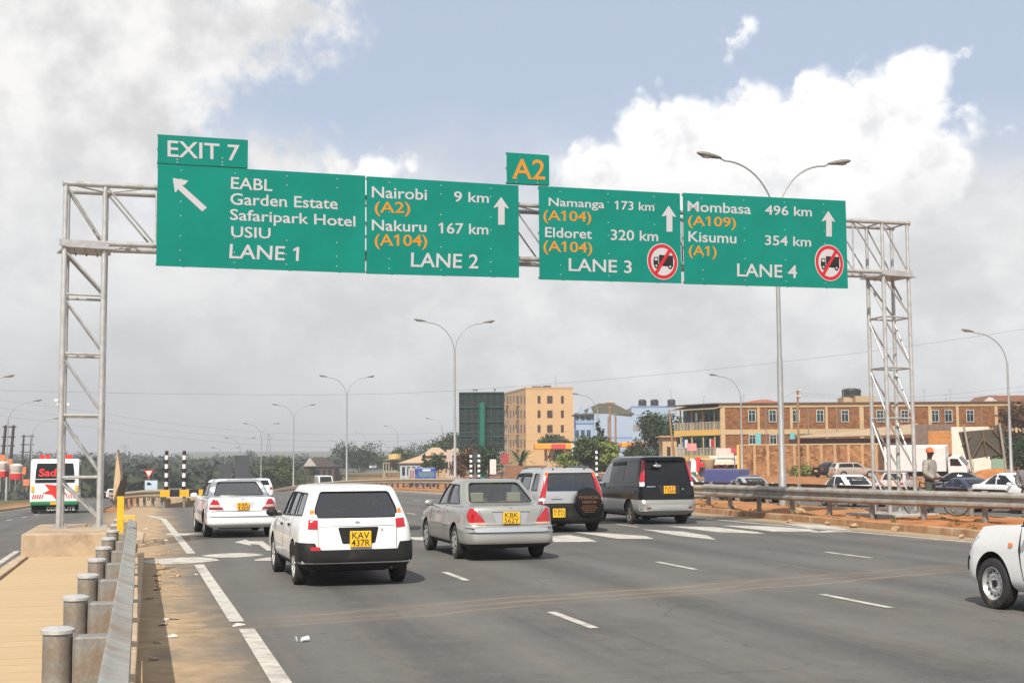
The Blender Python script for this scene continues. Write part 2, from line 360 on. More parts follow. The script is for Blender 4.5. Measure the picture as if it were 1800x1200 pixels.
c1 = h.mix(h.m('MULTIPLY', h.ss(ck_.outputs['Distance'], 0.008, 0.002), h.ss(big, 0.48, 0.56, 0, 0.32)), c1, (0.03, 0.029, 0.028))
pt_ = h.n('ShaderNodeTexVoronoi'); h.nt.links.new(h.comb(h.m('MULTIPLY', X, 0.30), h.m('MULTIPLY', Y, 0.16)), pt_.inputs['Vector']); pt_.inputs['Scale'].default_value = 1.0; pt_.distance = 'CHEBYCHEV'
c1 = h.mix(h.ss(pt_.outputs['Color'], 0.62, 0.64, 0, 0.16), c1, (0.06, 0.06, 0.06))
dr_ = h.n('ShaderNodeTexVoronoi'); h.nt.links.new(o, dr_.inputs['Vector']); dr_.inputs['Scale'].default_value = 1.7
c1 = h.mix(h.m('MULTIPLY', h.ss(dr_.outputs['Distance'], 0.13, 0.05), h.ss(h.noise(o, 0.8, 3, 0.6), 0.5, 0.6, 0, 0.5)), c1, (0.05, 0.048, 0.046))
def band(c0, wd): return h.ss(h.m('ABSOLUTE', h.m('SUBTRACT', h.m('ADD', tr, h.m('MULTIPLY', h.m('SUBTRACT', big, 0.5), 1.1)), c0)), wd, wd*0.25)
bands = h.m('MAXIMUM', h.m('MAXIMUM', band(0.0, 0.13), band(0.5, 0.12)), h.m('MAXIMUM', band(-0.42, 0.09), h.m('MULTIPLY', band(0.1, 1.0), 0.3)))
fade = h.m('MULTIPLY', h.m('MULTIPLY', h.ss(X, 15.2, 11.0), h.ss(X, 0.6, 2.0)), h.ss(cross, 0.3, 0.55, 0.25, 1.0))
c1 = h.mix(h.m('MULTIPLY', h.m('MULTIPLY', bands, fade), 0.55), c1, (0.29, 0.22, 0.155))
# sand swept against the left kerb and along the right one
sd = h.m('ADD', X, h.m('MULTIPLY', h.m('SUBTRACT', big, 0.5), 1.7)); sd2 = h.m('ADD', sd, h.m('MULTIPLY', h.m('SUBTRACT', grain, 0.5), 0.35))
sand = h.mix(h.ss(h.noise(o, 3.0, 5, 0.7), 0.3, 0.7), (0.33, 0.225, 0.125), (0.47, 0.345, 0.215))
c1 = h.mix(h.m('MULTIPLY', h.m('MULTIPLY', h.ss(sd2, 1.2, 0.1, 0, 0.93), h.ss(X, -2.4, -0.6)), h.m('MAXIMUM', h.ss(h.noise(o, 1.1, 6, 0.7), 0.40, 0.56, 0.42, 1.0), h.ss(sd2, 0.55, 0.1))), c1, sand)
c1 = h.mix(h.m('MULTIPLY', h.ss(sd2, 16.2, 17.6, 0, 0.85), h.ss(X, 22.4, 21.0)), c1, sand)
h.nt.links.new(c1, b.inputs['Base Color']); h.put(b.inputs['Roughness'], h.ss(grain, 0.2, 0.8, 0.72, 0.9)); b.inputs['Specular IOR Level'].default_value = 0.25
bp = h.n('ShaderNodeBump'); bp.inputs['Strength'].default_value = 0.35; bp.inputs['Distance'].default_value = 0.012
h.nt.links.new(grain, bp.inputs['Height']); h.nt.links.new(bp.outputs[0], b.inputs['Normal'])
paint = mat('road_paint', (0.53, 0.505, 0.45), 0.8, var=0.16, scale=7, dirt=((0.27, 0.25, 0.22), 0.95, 3.0))
conc = mat('stained_concrete', (0.40, 0.30, 0.20), 0.9, var=0.22, scale=1.6, bump=0.4, dirt=((0.16, 0.10, 0.06), 0.5, 0.9))
kerbm = mat('kerb_concrete', (0.36, 0.20, 0.10), 0.92, var=0.25, scale=2.2, bump=0.4, dirt=((0.42, 0.33, 0.23), 0.6, 1.1))
kerbl = mat('sandy_kerb', (0.44, 0.33, 0.22), 0.92, var=0.2, scale=3, bump=0.3)

xs = steps((-1500, -400, 110), (-400, -60, 24), (-60, -24, 6), (-24, 70, 2.0), (70, 200, 13), (200, 600, 40), (600, 2200, 200))
ys = steps((-80, -20, 12), (-20, 130, 2.5), (130, 300, 5), (300, 620, 16), (620, 2800, 109))
def ground_z(t, s):
    z = gz(t, s)-0.06
    if 17.9 < t < 22.6: z -= 0.02
    return z
grid('ground', xs, ys, ground_z, field)
rs = steps((-25, 40, 5), (40, 300, 4), (300, 560, 20))
def strip(name, ts, ss_, dz, m, tf=None): return grid(name, ts, ss_, lambda t, s: gz(t, s)+dz, m)
strip('main_road', steps((-0.9, 17.8, 1.1)), rs, 0.0, asph)
strip('slip_road', steps((-7.3, -2.4, 0.7)), steps((-25, 31, 4), (31, 130, 3), (130, 300, 6)), 0.0, asph)
strip('exit_link', steps((-2.4, -0.9, 0.5)), steps((31.2, 62, 2.2)), 0.0, asph)
strip('far_carriageway', steps((22.7, 34.0, 0.8)), rs, 0.0, asph)
# median of red earth between its two kerbs
def med(t, s):
    return gz(t, s) + 0.15 + 0.07*smooth(t, 18.2, 20)*(1-smooth(t, 20.4, 22.2)) + 0.03*sin(s*1.7+t*2.3)*sin(t*3.1) + 0.02*sin(s*4.1-t)
grid('median_earth', steps((18.02, 22.45, 0.25)), steps((-25, 20, 3), (20, 60, 0.35), (60, 560, 5)), med, earth)
def kerb(name, t0, t1, ss_, hgt, m, top=0.0):
    mb = MB()
    for s in ss_:
        a, c = gz(t0, s), gz(t1, s)
        mb.v += [(t0, s, a-0.1), (t0, s, a+hgt-0.02), (t0+0.03, s, a+hgt), (t1-0.02, s, c+hgt), (t1, s, c+hgt-0.02), (t1, s, c-0.1)]
    n = 6
    for k in range(len(ss_)-1):
        for j in range(n-1): mb.f.append((k*n+j, k*n+j+1, (k+1)*n+j+1, (k+1)*n+j)); mb.m.append(0)
    mb.f += [tuple(range(n)), tuple(range(len(mb.v)-1, len(mb.v)-n-1, -1))]; mb.m += [0, 0]
    return struct(name, mb, m)
def kerb_run(name, t0, t1, a, e, hgt, m, near=False):
    if not near: return kerb(name, t0, t1, steps((a, e, 5)), hgt, m)
    mb = None
    s = a; k = 0; blocks = MB()
    while s < e:               # separate kerb stones with joints
        L = 0.98; j = 0.006*((k*7) % 5-2)
        z0 = gz(t0, s+0.5)
        blocks.prism([(t0+j, s), (t1, s), (t1, s+L), (t0+j, s+L)], z0-0.1, z0+hgt+0.004*((k*5) % 3)); s += 1.0; k += 1
    o = struct(name, blocks, m); bv = o.modifiers.new('bevel', 'BEVEL'); bv.width = 0.018; bv.segments = 2; return o
kerb_run('median_kerb', 17.82, 18.06, 10, 62, 0.17, kerbm, True)
kerb_run('median_kerb', 17.82, 18.06, 62, 560, 0.17, kerbm)
kerb_run('median_far_kerb', 22.42, 22.66, -25, 560, 0.17, kerbm)
kerb_run('left_kerb', -0.26, -0.09, 3, 27, 0.10, kerbl, True)
kerb_run('slip_road_kerb', -7.5, -7.3, -25, 300, 0.15, kerbl)
# paved walkway on the left
pav, h, b, o = material_nodes('block_paving')
bt = h.n('ShaderNodeTexBrick'); h.nt.links.new(o, bt.inputs['Vector']); bt.inputs['Scale'].default_value = 1.0
bt.inputs['Brick Width'].default_value = 9.0; bt.inputs['Row Height'].default_value = 0.42; bt.inputs['Mortar Size'].default_value = 0.009; bt.inputs['Mortar Smooth'].default_value = 0.3
bt.offset = 0.0; bt.inputs['Color1'].default_value = (0.46, 0.335, 0.20, 1); bt.inputs['Color2'].default_value = (0.50, 0.37, 0.225, 1); bt.inputs['Mortar'].default_value = (0.17, 0.085, 0.04, 1)
cov = h.noise(o, 1.6, 6, 0.65); c1 = h.mix(h.ss(cov, 0.42, 0.62, 0.12, 0.86), bt.outputs[0], (0.47, 0.345, 0.21))
c1 = h.mix(h.ss(h.noise(o, 9, 4, 0.7), 0.45, 0.8, 0, 0.5), c1, (0.42, 0.29, 0.165))
h.nt.links.new(c1, b.inputs['Base Color']); b.inputs['Roughness'].default_value = 0.93; b.inputs['Specular IOR Level'].default_value = 0.15
pv = MB(); pv.prism([(-2.12, -6), (-0.27, -6), (-0.27, 31), (-2.12, 31)], -0.1, 0.075); struct('walkway', pv, pav)
kerb_run('walkway_kerb', -2.34, -2.16, -6, 26.3, 0.10, kerbl, True)
gv = MB(); gv.prism([(-2.4, 31), (-0.14, 31), (-0.14, 36), (-0.9, 41), (-1.4, 41), (-2.4, 36)], -0.2, 0.035); struct('gore_nose', gv, kerbl)

# ------------------------------------------------------------------ painted markings
mk = MB()
def mpoly(pts):
    mk.add([(x, y, gz(x, y)+0.006) for x, y in pts], [tuple(range(len(pts)))])
def mpx(*px): mpoly([tuple(G(x, y)[:2]) for x, y in px])
def line(pts, wd):
    for (a, c) in zip(pts[:-1], pts[1:]):
        n = max(1, int(abs(c[1]-a[1])/3)); 
        for i in range(n):
            p = [a[k]+(c[k]-a[k])*i/n for k in (0, 1)]; q = [a[k]+(c[k]-a[k])*(i+1)/n for k in (0, 1)]
            mpoly([(p[0]-wd/2, p[1]), (p[0]+wd/2, p[1]), (q[0]+wd/2, q[1]), (q[0]-wd/2, q[1])])
line([(1.12, 4), (1.03, 15.2)], 0.165); line([(0.97, 15.9), (0.85, 24.9)], 0.165); line([(0.8, 27.9), (0.42, 45)], 0.17)
mpoly([(0.32, 45), (0.52, 45), (0.1, 48.6), (-0.1, 48.3)]); mpoly([(-0.1, 48.3), (0.1, 48.6), (-0.9, 50.4), (-0.95, 50.1)])
line([(16.9, 10), (16.83, 25.7), (16.28, 34.7), (16.1, 40), (16.4, 60), (16.6, 300)], 0.16)
for t, s0, L in ((4.62, 14.1, 1.65), (8.62, 14.9, 1.75), (12.55, 16.2, 1.75)):
    for k in range(-1, 40):
        s = s0+6.1*k
        if 26.5 < s < 34.5: continue
        line([(t, s), (t, s+L)], 0.11)
for s in range(8, 120, 6): line([(-4.75, s), (-4.75, s+2.0)], 0.11)
line([(-2.62, 4), (-2.62, 30)], 0.12); line([(-7.1, -10), (-7.1, 150)], 0.12)
line([(23.1, -10), (23.1, 300)], 0.14); line([(33.6, -10), (33.6, 300)], 0.14)
for s in range(6, 200, 6): line([(26.6, s), (26.6, s+2)], 0.11); line([(30.2, s), (30.2, s+2)], 0.11)
def lens(a, e, wd, n=9):        # leaf-shaped paint patch between two points
    a, e = V(a), V(e); d = e-a; nrm = V((-d.y, d.x)).normalized(); up = []; dn = []
    for i in range(n+1):
        f = i/n; q = a+d*f; k = wd*sin(pi*f)**0.8
        up.append(q+nrm*k*0.5); dn.append(q-nrm*k*0.5)
    mpoly([tuple(p) for p in up] + [tuple(p) for p in dn[::-1][1:-1]])
lens((-0.15, 26.2), (1.25, 25.75), 1.75); lens((0.95, 27.2), (2.15, 27.0), 1.3)
lens((1.85, 25.5), (3.1, 26.3), 0.9)
lens((0.45, 36.0), (1.35, 34.6), 0.9); lens((1.3, 35.7), (3.2, 37.3), 1.0)
mpx((412, 953), (432, 948), (438, 951), (462, 951), (482, 966), (470, 968), (455, 957), (440, 956), (442, 959))
for P_ in (((958, 943), (975, 952.5), (1050, 952), (1030, 945), (1000, 940)), ((1008, 935), (1085, 946.5), (1150, 947), (1135, 942), (1062, 936.5)), ((1128, 930), (1190, 941), (1258, 948.5), (1244, 941), (1200, 934)),
           ((1172, 924.5), (1262, 935), (1345, 938), (1330, 934.5), (1255, 926)), ((1268, 923.5), (1360, 934), (1440, 934), (1425, 930), (1350, 924.5)), ((1375, 920), (1420, 927), (1500, 932.5), (1470, 926), (1440, 922)),
           ((735, 930), (760, 939), (800, 939), (775, 932)), ((715, 944), (730, 949), (760, 950), (748, 944)), ((1420, 936), (1490, 935), (1455, 932))):
    mpx(*P_)
struct('road_markings', mk, paint)
# ------------------------------------------------------------------ sign gantry
galv = mat('galvanised_steel', (0.52, 0.515, 0.50), 0.42, 0.5, 0.16, 7, dirt=((0.33, 0.26, 0.19), 0.45, 2.4))
galv2 = mat('dull_galvanised', (0.30, 0.295, 0.28), 0.5, 0.5, 0.28, 5, bump=0.15, dirt=((0.24, 0.165, 0.10), 0.95, 3.5))
pgrey = mat('grey_concrete', (0.38, 0.37, 0.35), 0.9, var=0.12, scale=2, bump=0.3)
GA, GB = V((-1.37, 28.8, 0)), V((19.87, 33.55, 0)); GL = (GB-GA).length; GRZ = atan2(GB.y-GA.y, GB.x-GA.x)
GU = (GB-GA).normalized(); GN = V((-GU.y, GU.x, 0))
gan = thing('sign_gantry', 'tubular grey steel lattice gantry spanning the road and carrying the green signs', 'gantry', GA, GRZ)
def lerp(a, c, x): return a+(c-a)*x/GL
DEP = 0.84
_sk, _ck = sin(GRZ), cos(GRZ)
def Q(x, y, z): return (x+y*_sk, y*_ck, z)
def zlo(x): return lerp(6.25, 6.90, x)
def zhi(x): return lerp(7.46, 8.29, x)
for side, (a, e, zb, zz) in enumerate(((-0.39, 0.39, 0.5, (1.51, 2.75, 3.99, 5.19)), (GL-0.46, GL+0.46, 0.28, (1.42, 2.87, 4.26, 5.66)))):
    lo, hi = zlo((a+e)/2), zhi((a+e)/2)
    for x in (a, e):
        for y in (0, DEP):
            lg = MB(); lg.tube(Q(x, y, zb), Q(x, y, lo), 0.055, n=12); lg.tube(Q(x, y, lo), Q(x, y, hi), 0.048, n=12); lg.box(Q(x, y, zb+0.012), (0.26, 0.26, 0.024))
            for dx in (-0.09, 0.09):
                for dy in (-0.09, 0.09): lg.tube(Q(x+dx, y+dy, zb), Q(x+dx, y+dy, zb+0.07), 0.014, n=6)
            obj('leg', lg, galv, gan, 40)
    br = MB()
    for z in zz:
        for y in (0, DEP): br.tube(Q(a, y, z), Q(e, y, z), 0.028, n=8)
        for x in (a, e): br.tube(Q(x, 0, z), Q(x, DEP, z), 0.028, n=8)
    lev = [zb+0.1]+list(zz)+[lo-0.1]
    for z0, z1 in zip(lev[:-1], lev[1:]):
        for y in (0, DEP): br.tube(Q(a, y, z1-0.07), Q(e, y, z0+0.07), 0.026, n=8)
        for x in (a, e): br.tube(Q(x, DEP, z1-0.07), Q(x, 0, z0+0.07), 0.026, n=8)
    obj('bracing', br, galv, gan, 40)
    pl = MB(); m_ = (a+e)/2; pl.box(Q(m_, DEP/2, lo-0.1), (e-a+0.2, DEP+0.2, 0.03)); pl.box(Q(m_, -0.08, lo-0.03), (e-a+0.2, 0.03, 0.13)); pl.box(Q(m_, DEP+0.08, lo-0.03), (e-a+0.2, 0.03, 0.13))
    for k in range(3):
        for y in (0.12, DEP-0.12): pl.tube(Q(a+0.18+k*0.22, y, lo-0.17), Q(a+0.18+k*0.22, y, lo-0.05), 0.018, n=6)
    obj('bearing_plate', pl, galv, gan)
x0, x1 = -0.45, GL+0.52
for y in (0, DEP):
    for zf in (zlo, zhi):
        ch = MB(); ch.tube(Q(x0, y, zf(x0)), Q(x1, y, zf(x1)), 0.06, n=12); ch.tube(Q(x1, y, zf(x1)), Q(x1+0.02, y, zf(x1)), 0.075, n=12); obj('chord', ch, galv, gan, 40)
lt = MB(); N = 20; ts = [0.39+(GL-0.85)*i/N for i in range(N+1)]
for i in range(N):
    for y in (0, DEP):
        if i: lt.tube(Q(ts[i], y, zlo(ts[i])), Q(ts[i], y, zhi(ts[i])), 0.024, n=8)
        lt.tube(Q(ts[i], y, zhi(ts[i])), Q(ts[i+1], y, zlo(ts[i+1])), 0.022, n=8)
    for zf in (zlo, zhi):
        y0, y1 = (0, DEP) if i % 2 else (DEP, 0); lt.tube(Q(ts[i], y0, zf(ts[i])), Q(ts[i+1], y1, zf(ts[i+1])), 0.018, n=6)
for (a, e) in ((-0.39, 0.39), (GL-0.46, GL+0.46)):
    for y in (0, DEP): lt.tube(Q(a, y, zhi(a)), Q(e, y, zlo(e)), 0.024, n=8)
    lt.tube(Q(a, 0, zhi(a)), Q(e, DEP, zhi(e)), 0.02, n=6)
    for x in (a, e): lt.tube(Q(x, 0, zhi(x)), Q(x, DEP, zhi(x)), 0.03, n=6)
obj('lattice', lt, galv, gan, 40)
pb = MB(); pb.prism([(-2.28, 26.75), (-0.62, 26.75), (-0.62, 30.9), (-2.28, 30.9)], -0.1, 0.5)
tag(obj('concrete_plinth', pb, conc, None, bevel=0.03), 'stained concrete plinth under the gantry tower beside the paved walkway', 'plinth')
pb = MB(); q = [GB + GU*x + GN*y for x, y in ((-0.9, -0.45), (0.9, -0.45), (0.9, 1.3), (-0.9, 1.3))]; pb.prism([(p.x, p.y) for p in q], 0.0, 0.28)
tag(obj('concrete_plinth', pb, pgrey, None, bevel=0.03), 'low grey concrete base under the gantry tower on the red earth median', 'plinth')

# ------------------------------------------------------------------ overhead direction signs
def paintm(name, col, rough=0.45, dirt=None): return mat(name, col, rough, 0, 0.04, 1.2, dirt=dirt, spec=0.4)
sgreen, h, b, o = material_nodes('sign_green')
n1 = h.noise(o, 0.8, 5, 0.6); spz = h.n('ShaderNodeSeparateXYZ'); h.nt.links.new(o, spz.inputs[0])
seam = h.m('ABSOLUTE', h.m('SUBTRACT', h.m('FRACT', h.m('MULTIPLY', h.m('SUBTRACT', spz.outputs[2], 5.72), 1/1.03)), 0.5))
cg = h.mix(h.ss(n1, 0.3, 0.7), (0.002, 0.195, 0.148), (0.003, 0.225, 0.172))
cg = h.mix(h.ss(seam, 0.494, 0.499, 0, 0.3), cg, (0.002, 0.12, 0.08)); cg = h.mix(h.ss(h.noise(h.comb(h.m('MULTIPLY', spz.outputs[0], 5.0), h.m('MULTIPLY', spz.outputs[2], 0.35)), 1.0, 5, 0.65), 0.52, 0.8, 0, 0.35), cg, (0.02, 0.165, 0.125))
h.nt.links.new(cg, b.inputs['Base Color']); b.inputs['Roughness'].default_value = 0.55; b.inputs['Specular IOR Level'].default_value = 0.15
swhite = paintm('sign_white', (0.50, 0.49, 0.505)); sorange = paintm('sign_orange', (0.58, 0.24, 0.018)); sred = paintm('sign_red', (0.50, 0.016, 0.022)); sblack = paintm('sign_black', (0.012, 0.012, 0.013))
sback = mat('sign_back_grey', (0.22, 0.225, 0.23), 0.6, 0.3, 0.12, 2)
YS = -0.17                      # face of the boards in the gantry's own frame
_p0 = GA + GN*YS
def SG(px, py, lift=0.0):       # sight line meets the plane of the sign faces
    d = ray(px, py); o_ = _p0 - GN*lift
    return CAM + d*((o_-CAM).dot(GN)/d.dot(GN))
def zoomed(ox, oy, k): return lambda x, y: (ox+x/k, oy+y/k)
Z1, Z2, Z3, Z4 = zoomed(100, 200, 4), zoomed(400, 240, 1800/520), zoomed(880, 240, 1457/340), zoomed(1180, 260, 1800/460)
screwm = mat('bright_screw', (0.75, 0.75, 0.76), 0.3, 0.7)
def sign(label, corners, zf, texts, arrow=None, ring=None, name='direction_sign'):
    cs = [SG(*c) for c in corners]             # tl, tr, br, bl
    for k in ((0, 3), (1, 2)):                 # plumb sides
        mx = (cs[k[0]] + cs[k[1]])/2
        for i in k: cs[i].x, cs[i].y = mx.x, mx.y
    org = (cs[3]+cs[2])/2
    t = thing(name, label, 'road sign', org)
    L = lambda p: V(p)-org
    bm_ = MB(); bm_.slab([L(c) for c in cs], GN*0.03)
    obj('board', bm_, sgreen, t)
    fr = MB(); wdt = (cs[1]-cs[0]).length; n = max(2, round(wdt/1.2))
    for i in range(n):
        f = (i+0.5)/n; a = cs[3].lerp(cs[2], f)+GN*0.06; e = cs[0].lerp(cs[1], f)+GN*0.06
        fr.bar(L(a), L(e), 0.06, 0.06)
    for f in (0.02, 0.5, 0.98):
        a = cs[3].lerp(cs[0], f)+GN*0.06; e = cs[2].lerp(cs[1], f)+GN*0.06; fr.bar(L(a), L(e), 0.05, 0.05)
    for i in range(n): # clamps back to the gantry chord
        f = (i+0.5)/n; a = cs[3].lerp(cs[2], f)
        if name == 'direction_sign':
            for zf_ in (zlo, zhi):
                xx = (a-GA).dot(GU); z = zf_(xx)+(0.08 if zf_ is zlo else -0.08); fr.bar(L((a.x, a.y, z)+GN*0.07 if False else V((a.x, a.y, z))+GN*0.07), L(V((a.x, a.y, z))+GN*0.16), 0.05, 0.05)
    obj('back_frame', fr, sback, t)
    sc_ = MB()
    for i in range(n):
        for off in (-0.0,):
            f = (i+0.42)/n
            for g_ in (0.06, 0.16, 0.30, 0.5, 0.64, 0.86, 0.95)[:7 if name == 'direction_sign' else 3]:
                p = cs[3].lerp(cs[2], f).lerp(cs[0].lerp(cs[1], f), g_); sc_.tube(L(p-GN*0.001), L(p-GN*0.008), 0.013, n=6)
    obj('screws', sc_, screwm, t)
    for (s_, col, bl, br_, tl) in texts:
        A_, B_, C_ = L(SG(*zf(*bl), 0.006)), L(SG(*zf(*br_), 0.006)), L(SG(*zf(*tl), 0.006)); vs_, fs_ = text_geo(s_, 0.011); edges = [-1.0]+_cuts[(s_, 0.011)]+[2.0]
        for e0, e1 in zip(edges[:-1], edges[1:]):       # one part per word
            fw = [f_ for f_ in fs_ if e0 <= min(vs_[i][0] for i in f_)+0.005 < e1]
            if not fw: continue
            use = sorted({i for f_ in fw for i in f_}); ix = {i: k for k, i in enumerate(use)}
            lm = MB(); lm.add([A_ + (B_-A_)*vs_[i][0] + (C_-A_)*vs_[i][1] for i in use], [tuple(ix[i] for i in f_) for f_ in fw]); obj('lettering', lm, swhite if col == 'w' else sorange, t)
    if arrow:
        am = MB(); am.slab([L(SG(*zf(*p), 0.007)) for p in arrow], GN*0.003); obj('arrow', am, swhite, t)
    if ring:
        c, r = SG(*zf(*ring[0]), 0.01), ring[1]; r = (SG(*zf(ring[0][0]+ring[1], ring[0][1]), 0.01)-c).length
        def pt(x, y, l): return L(c + GU*(x*r) + V((0, 0, 1))*(y*r) - GN*l)
        def disc(R_, l): return [pt(R_*cos(2*pi*i/40), R_*sin(2*pi*i/40), l) for i in range(40)]
        rg = MB(); rg.slab(disc(1.0, 0.004), GN*0.01, 0); d_ = disc(0.95, 0.006); e_ = disc(0.76, 0.006)
        rg.add(d_+e_, [(i, (i+1) % 40, 40+(i+1) % 40, 40+i) for i in range(40)], 1)
        rt = obj('prohibition_disc', rg, [swhite, sred], t)
        tk = MB()
        for poly in (((-0.24, -0.22), (-0.24, 0.36), (0.68, 0.36), (0.68, -0.22)), ((-0.6, -0.2), (-0.6, 0.06), (-0.54, 0.22), (-0.28, 0.24), (-0.28, -0.2)), ((-0.28, -0.24), (-0.28, -0.16), (0.68, -0.16), (0.68, -0.24))):
            tk.add([pt(x, y, 0.008) for x, y in poly], [tuple(range(len(poly)))], 0)
        for wx in (-0.42, 0.48):
            tk.add([pt(wx+0.14*cos(2*pi*i/16), -0.25+0.14*sin(2*pi*i/16), 0.0095) for i in range(16)], [tuple(range(16))], 0)
            tk.add([pt(wx+0.06*cos(2*pi*i/16), -0.25+0.06*sin(2*pi*i/16), 0.0115) for i in range(16)], [tuple(range(16))], 1)
        tk.add([pt(x, y, 0.0105) for x, y in ((-0.54, 0.04), (-0.5, 0.17), (-0.34, 0.17), (-0.34, 0.04))], [(0, 1, 2, 3)], 1)
        obj('lorry_symbol', tk, [sblack, swhite], rt)
        sl = MB(); a = R(55); u1, u2 = V((cos(a), sin(a))), V((-sin(a), cos(a)))
        q = [u1*0.8+u2*0.095, u1*0.8-u2*0.095, -u1*0.8-u2*0.095, -u1*0.8+u2*0.095]
        sl.add([pt(p.x, p.y, 0.013) for p in q], [(0, 1, 2, 3)]); obj('slash', sl, sred, rt)
    return t
def up_arrow(tip, wl, wr, s0, s1, bot):
    y = (wl[1]+wr[1])/2-8
    return [tip, wr, (wr[0]-10, wr[1]+2), (s1, y), (s1, bot), (s0, bot), (s0, y-2), (wl[0]+10, wl[1]+2), wl]
sign('green lane 1 sign for Garden Estate and USIU with a diagonal white arrow', ((277, 288), (642, 309), (642, 480), (276, 467)), lambda x, y: (x, y),
     [(s_, 'w', Z2(*a), Z2(*b_), Z2(*c_)) for s_, a, b_, c_ in (('EABL', (20, 318), (272, 333), (22, 246)), ('Garden Estate', (17, 415), (670, 443), (17, 343)), ('Safaripark Hotel', (15, 529), (778, 569), (15, 440)),
      ('USIU', (22, 612), (262, 622), (22, 545)), ('LANE 1', (10, 740), (432, 757), (15, 653)))],
     [Z1(*p) for p in ((815, 452), (925, 471), (898, 500), (880, 503), (1055, 660), (1022, 687), (850, 530), (842, 548), (830, 553))])
sign('green lane 2 sign for Nairobi and Nakuru with an upright white arrow', ((645, 310), (911, 326), (913, 488), (645, 481)), Z2,
     [('Nairobi', 'w', (878, 372), (1213, 388), (878, 303)), ('9 km', 'w', (1378, 397), (1590, 406), (1378, 333)), ('(A2)', 'o', (895, 485), (1112, 488), (895, 395)), ('Nakuru', 'w', (878, 572), (1210, 583), (878, 505)),
      ('167 km', 'w', (1285, 590), (1587, 598), (1285, 523)), ('(A104)', 'o', (895, 686), (1215, 690), (895, 592)), ('LANE 2', 'w', (1115, 792), (1525, 803), (1118, 704))], up_arrow((1665, 368), (1618, 432), (1712, 437), 1647, 1686, 537))
sign('green lane 3 sign for Namanga and Eldoret with a no lorries disc', ((948, 327), (1194, 340), (1199, 498), (949, 491)), Z3,
     [('Namanga', 'w', (362, 543), (782, 561), (362, 460)), ('173 km', 'w', (860, 550), (1157, 563), (860, 483)), ('(A104)', 'o', (322, 655), (683, 668), (322, 552)), ('Eldoret', 'w', (335, 758), (688, 772), (335, 682)),
      ('320 km', 'w', (830, 780), (1187, 790), (830, 700)), ('(A104)', 'o', (322, 888), (690, 902), (322, 782)), ('LANE 3', 'w', (513, 1013), (988, 1030), (513, 915))], up_arrow((1266, 520), (1213, 600), (1323, 605), 1250, 1294, 717), ((1220, 942), 115))
sign('green lane 4 sign for Mombasa and Kisumu with a no lorries disc', ((1201, 339), (1486, 353), (1491, 507), (1204, 499)), Z4,
     [('Mombasa', 'w', (112, 437), (548, 457), (112, 365)), ('496 km', 'w', (645, 460), (967, 473), (645, 393)), ('(A109)', 'o', (115, 553), (445, 568), (115, 463)), ('Kisumu', 'w', (118, 645), (448, 658), (118, 572)),
      ('354 km', 'w', (645, 668), (962, 680), (645, 600)), ('(A1)', 'o', (120, 760), (312, 768), (120, 668)), ('LANE 4', 'w', (453, 883), (865, 895), (453, 793))], up_arrow((1080, 433), (1035, 503), (1128, 507), 1066, 1104, 610), ((1087, 791), 98))
sign('small green EXIT 7 panel on top of the lane 1 sign', ((278, 236.5), (436, 246.5), (435.5, 295.3), (277.4, 286.6)), Z1, [('EXIT 7', 'w', (778, 303), (1285, 335), (778, 187))], name='exit_number_sign')
sign('small square green panel with orange A2 above the gap between two signs', ((891, 268), (965, 273), (966, 325.5), (892, 322)), Z3, [('A2', 'o', (87, 318), (335, 326), (87, 166))], name='route_number_sign')
for px0, px1, py in ((300, 420, 262), (905, 955, 300)):  # uprights that hold the small panels
    pass

# ------------------------------------------------------------------ crash barriers
RS = 1.0; RD = 1.0
WB = [(0, -.155), (.012, -.14), (.08, -.105), (.08, -.065), (.005, -.025), (.005, .025), (.08, .065), (.08, .105), (.012, .14), (0, .155)]
def wrail(pts, zc, side, thick=0.012):
    # corrugated rail swept along pts; side +1 bulges towards +X, -1 towards -X
    mb = MB(); N = len(pts); prof = [(d*RS*RD, z*RS) for d, z in WB] + [(d*RS*RD-thick, z*RS) for d, z in WB[::-1]]; n = len(prof)
    for i, p in enumerate(pts):
        a = V(pts[min(i+1, N-1)])-V(pts[max(i-1, 0)]); a.z = 0; a.normalize(); nx = V((a.y, -a.x, 0))*side
        mb.v += [tuple(V(p) + nx*d + V((0, 0, zc+z))) for d, z in prof]
    for i in range(N-1):
        for j in range(n): mb.f.append((i*n+j, i*n+(j+1) % n, (i+1)*n+(j+1) % n, (i+1)*n+j)); mb.m.append(0)
    mb.f += [tuple(range(n)), tuple(range((N-1)*n, N*n))]; mb.m += [0, 0]; return mb
post_mesh = None
def cpost(h=0.92, r=0.088):
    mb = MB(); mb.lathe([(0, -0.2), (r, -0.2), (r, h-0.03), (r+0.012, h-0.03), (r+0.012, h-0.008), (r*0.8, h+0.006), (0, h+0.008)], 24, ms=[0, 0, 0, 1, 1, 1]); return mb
capm = mat('sunlit_zinc_cap', (0.62, 0.615, 0.60), 0.35, 0.5, 0.12, 14)  # caps coloured paler than their posts: sunlight on the metal put into the colour
RD = 1.55
lb = thing('guardrail', 'grey steel crash barrier with capped round posts beside the paved walkway', 'guardrail')
railm = mat('rail_zinc', (0.38, 0.365, 0.335), 0.5, 0.35, 0.18, 5, dirt=((0.28, 0.205, 0.14), 0.85, 2.2))
obj('rail', wrail([(-0.185, 2.5, 0), (-0.225, 9, 0), (-0.285, 17, 0), (-0.365, 26.2, 0)], 0.62, 1), railm, lb, 50)
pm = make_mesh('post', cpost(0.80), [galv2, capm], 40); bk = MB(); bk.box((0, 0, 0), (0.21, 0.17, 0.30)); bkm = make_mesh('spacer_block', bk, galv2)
bk2 = MB()
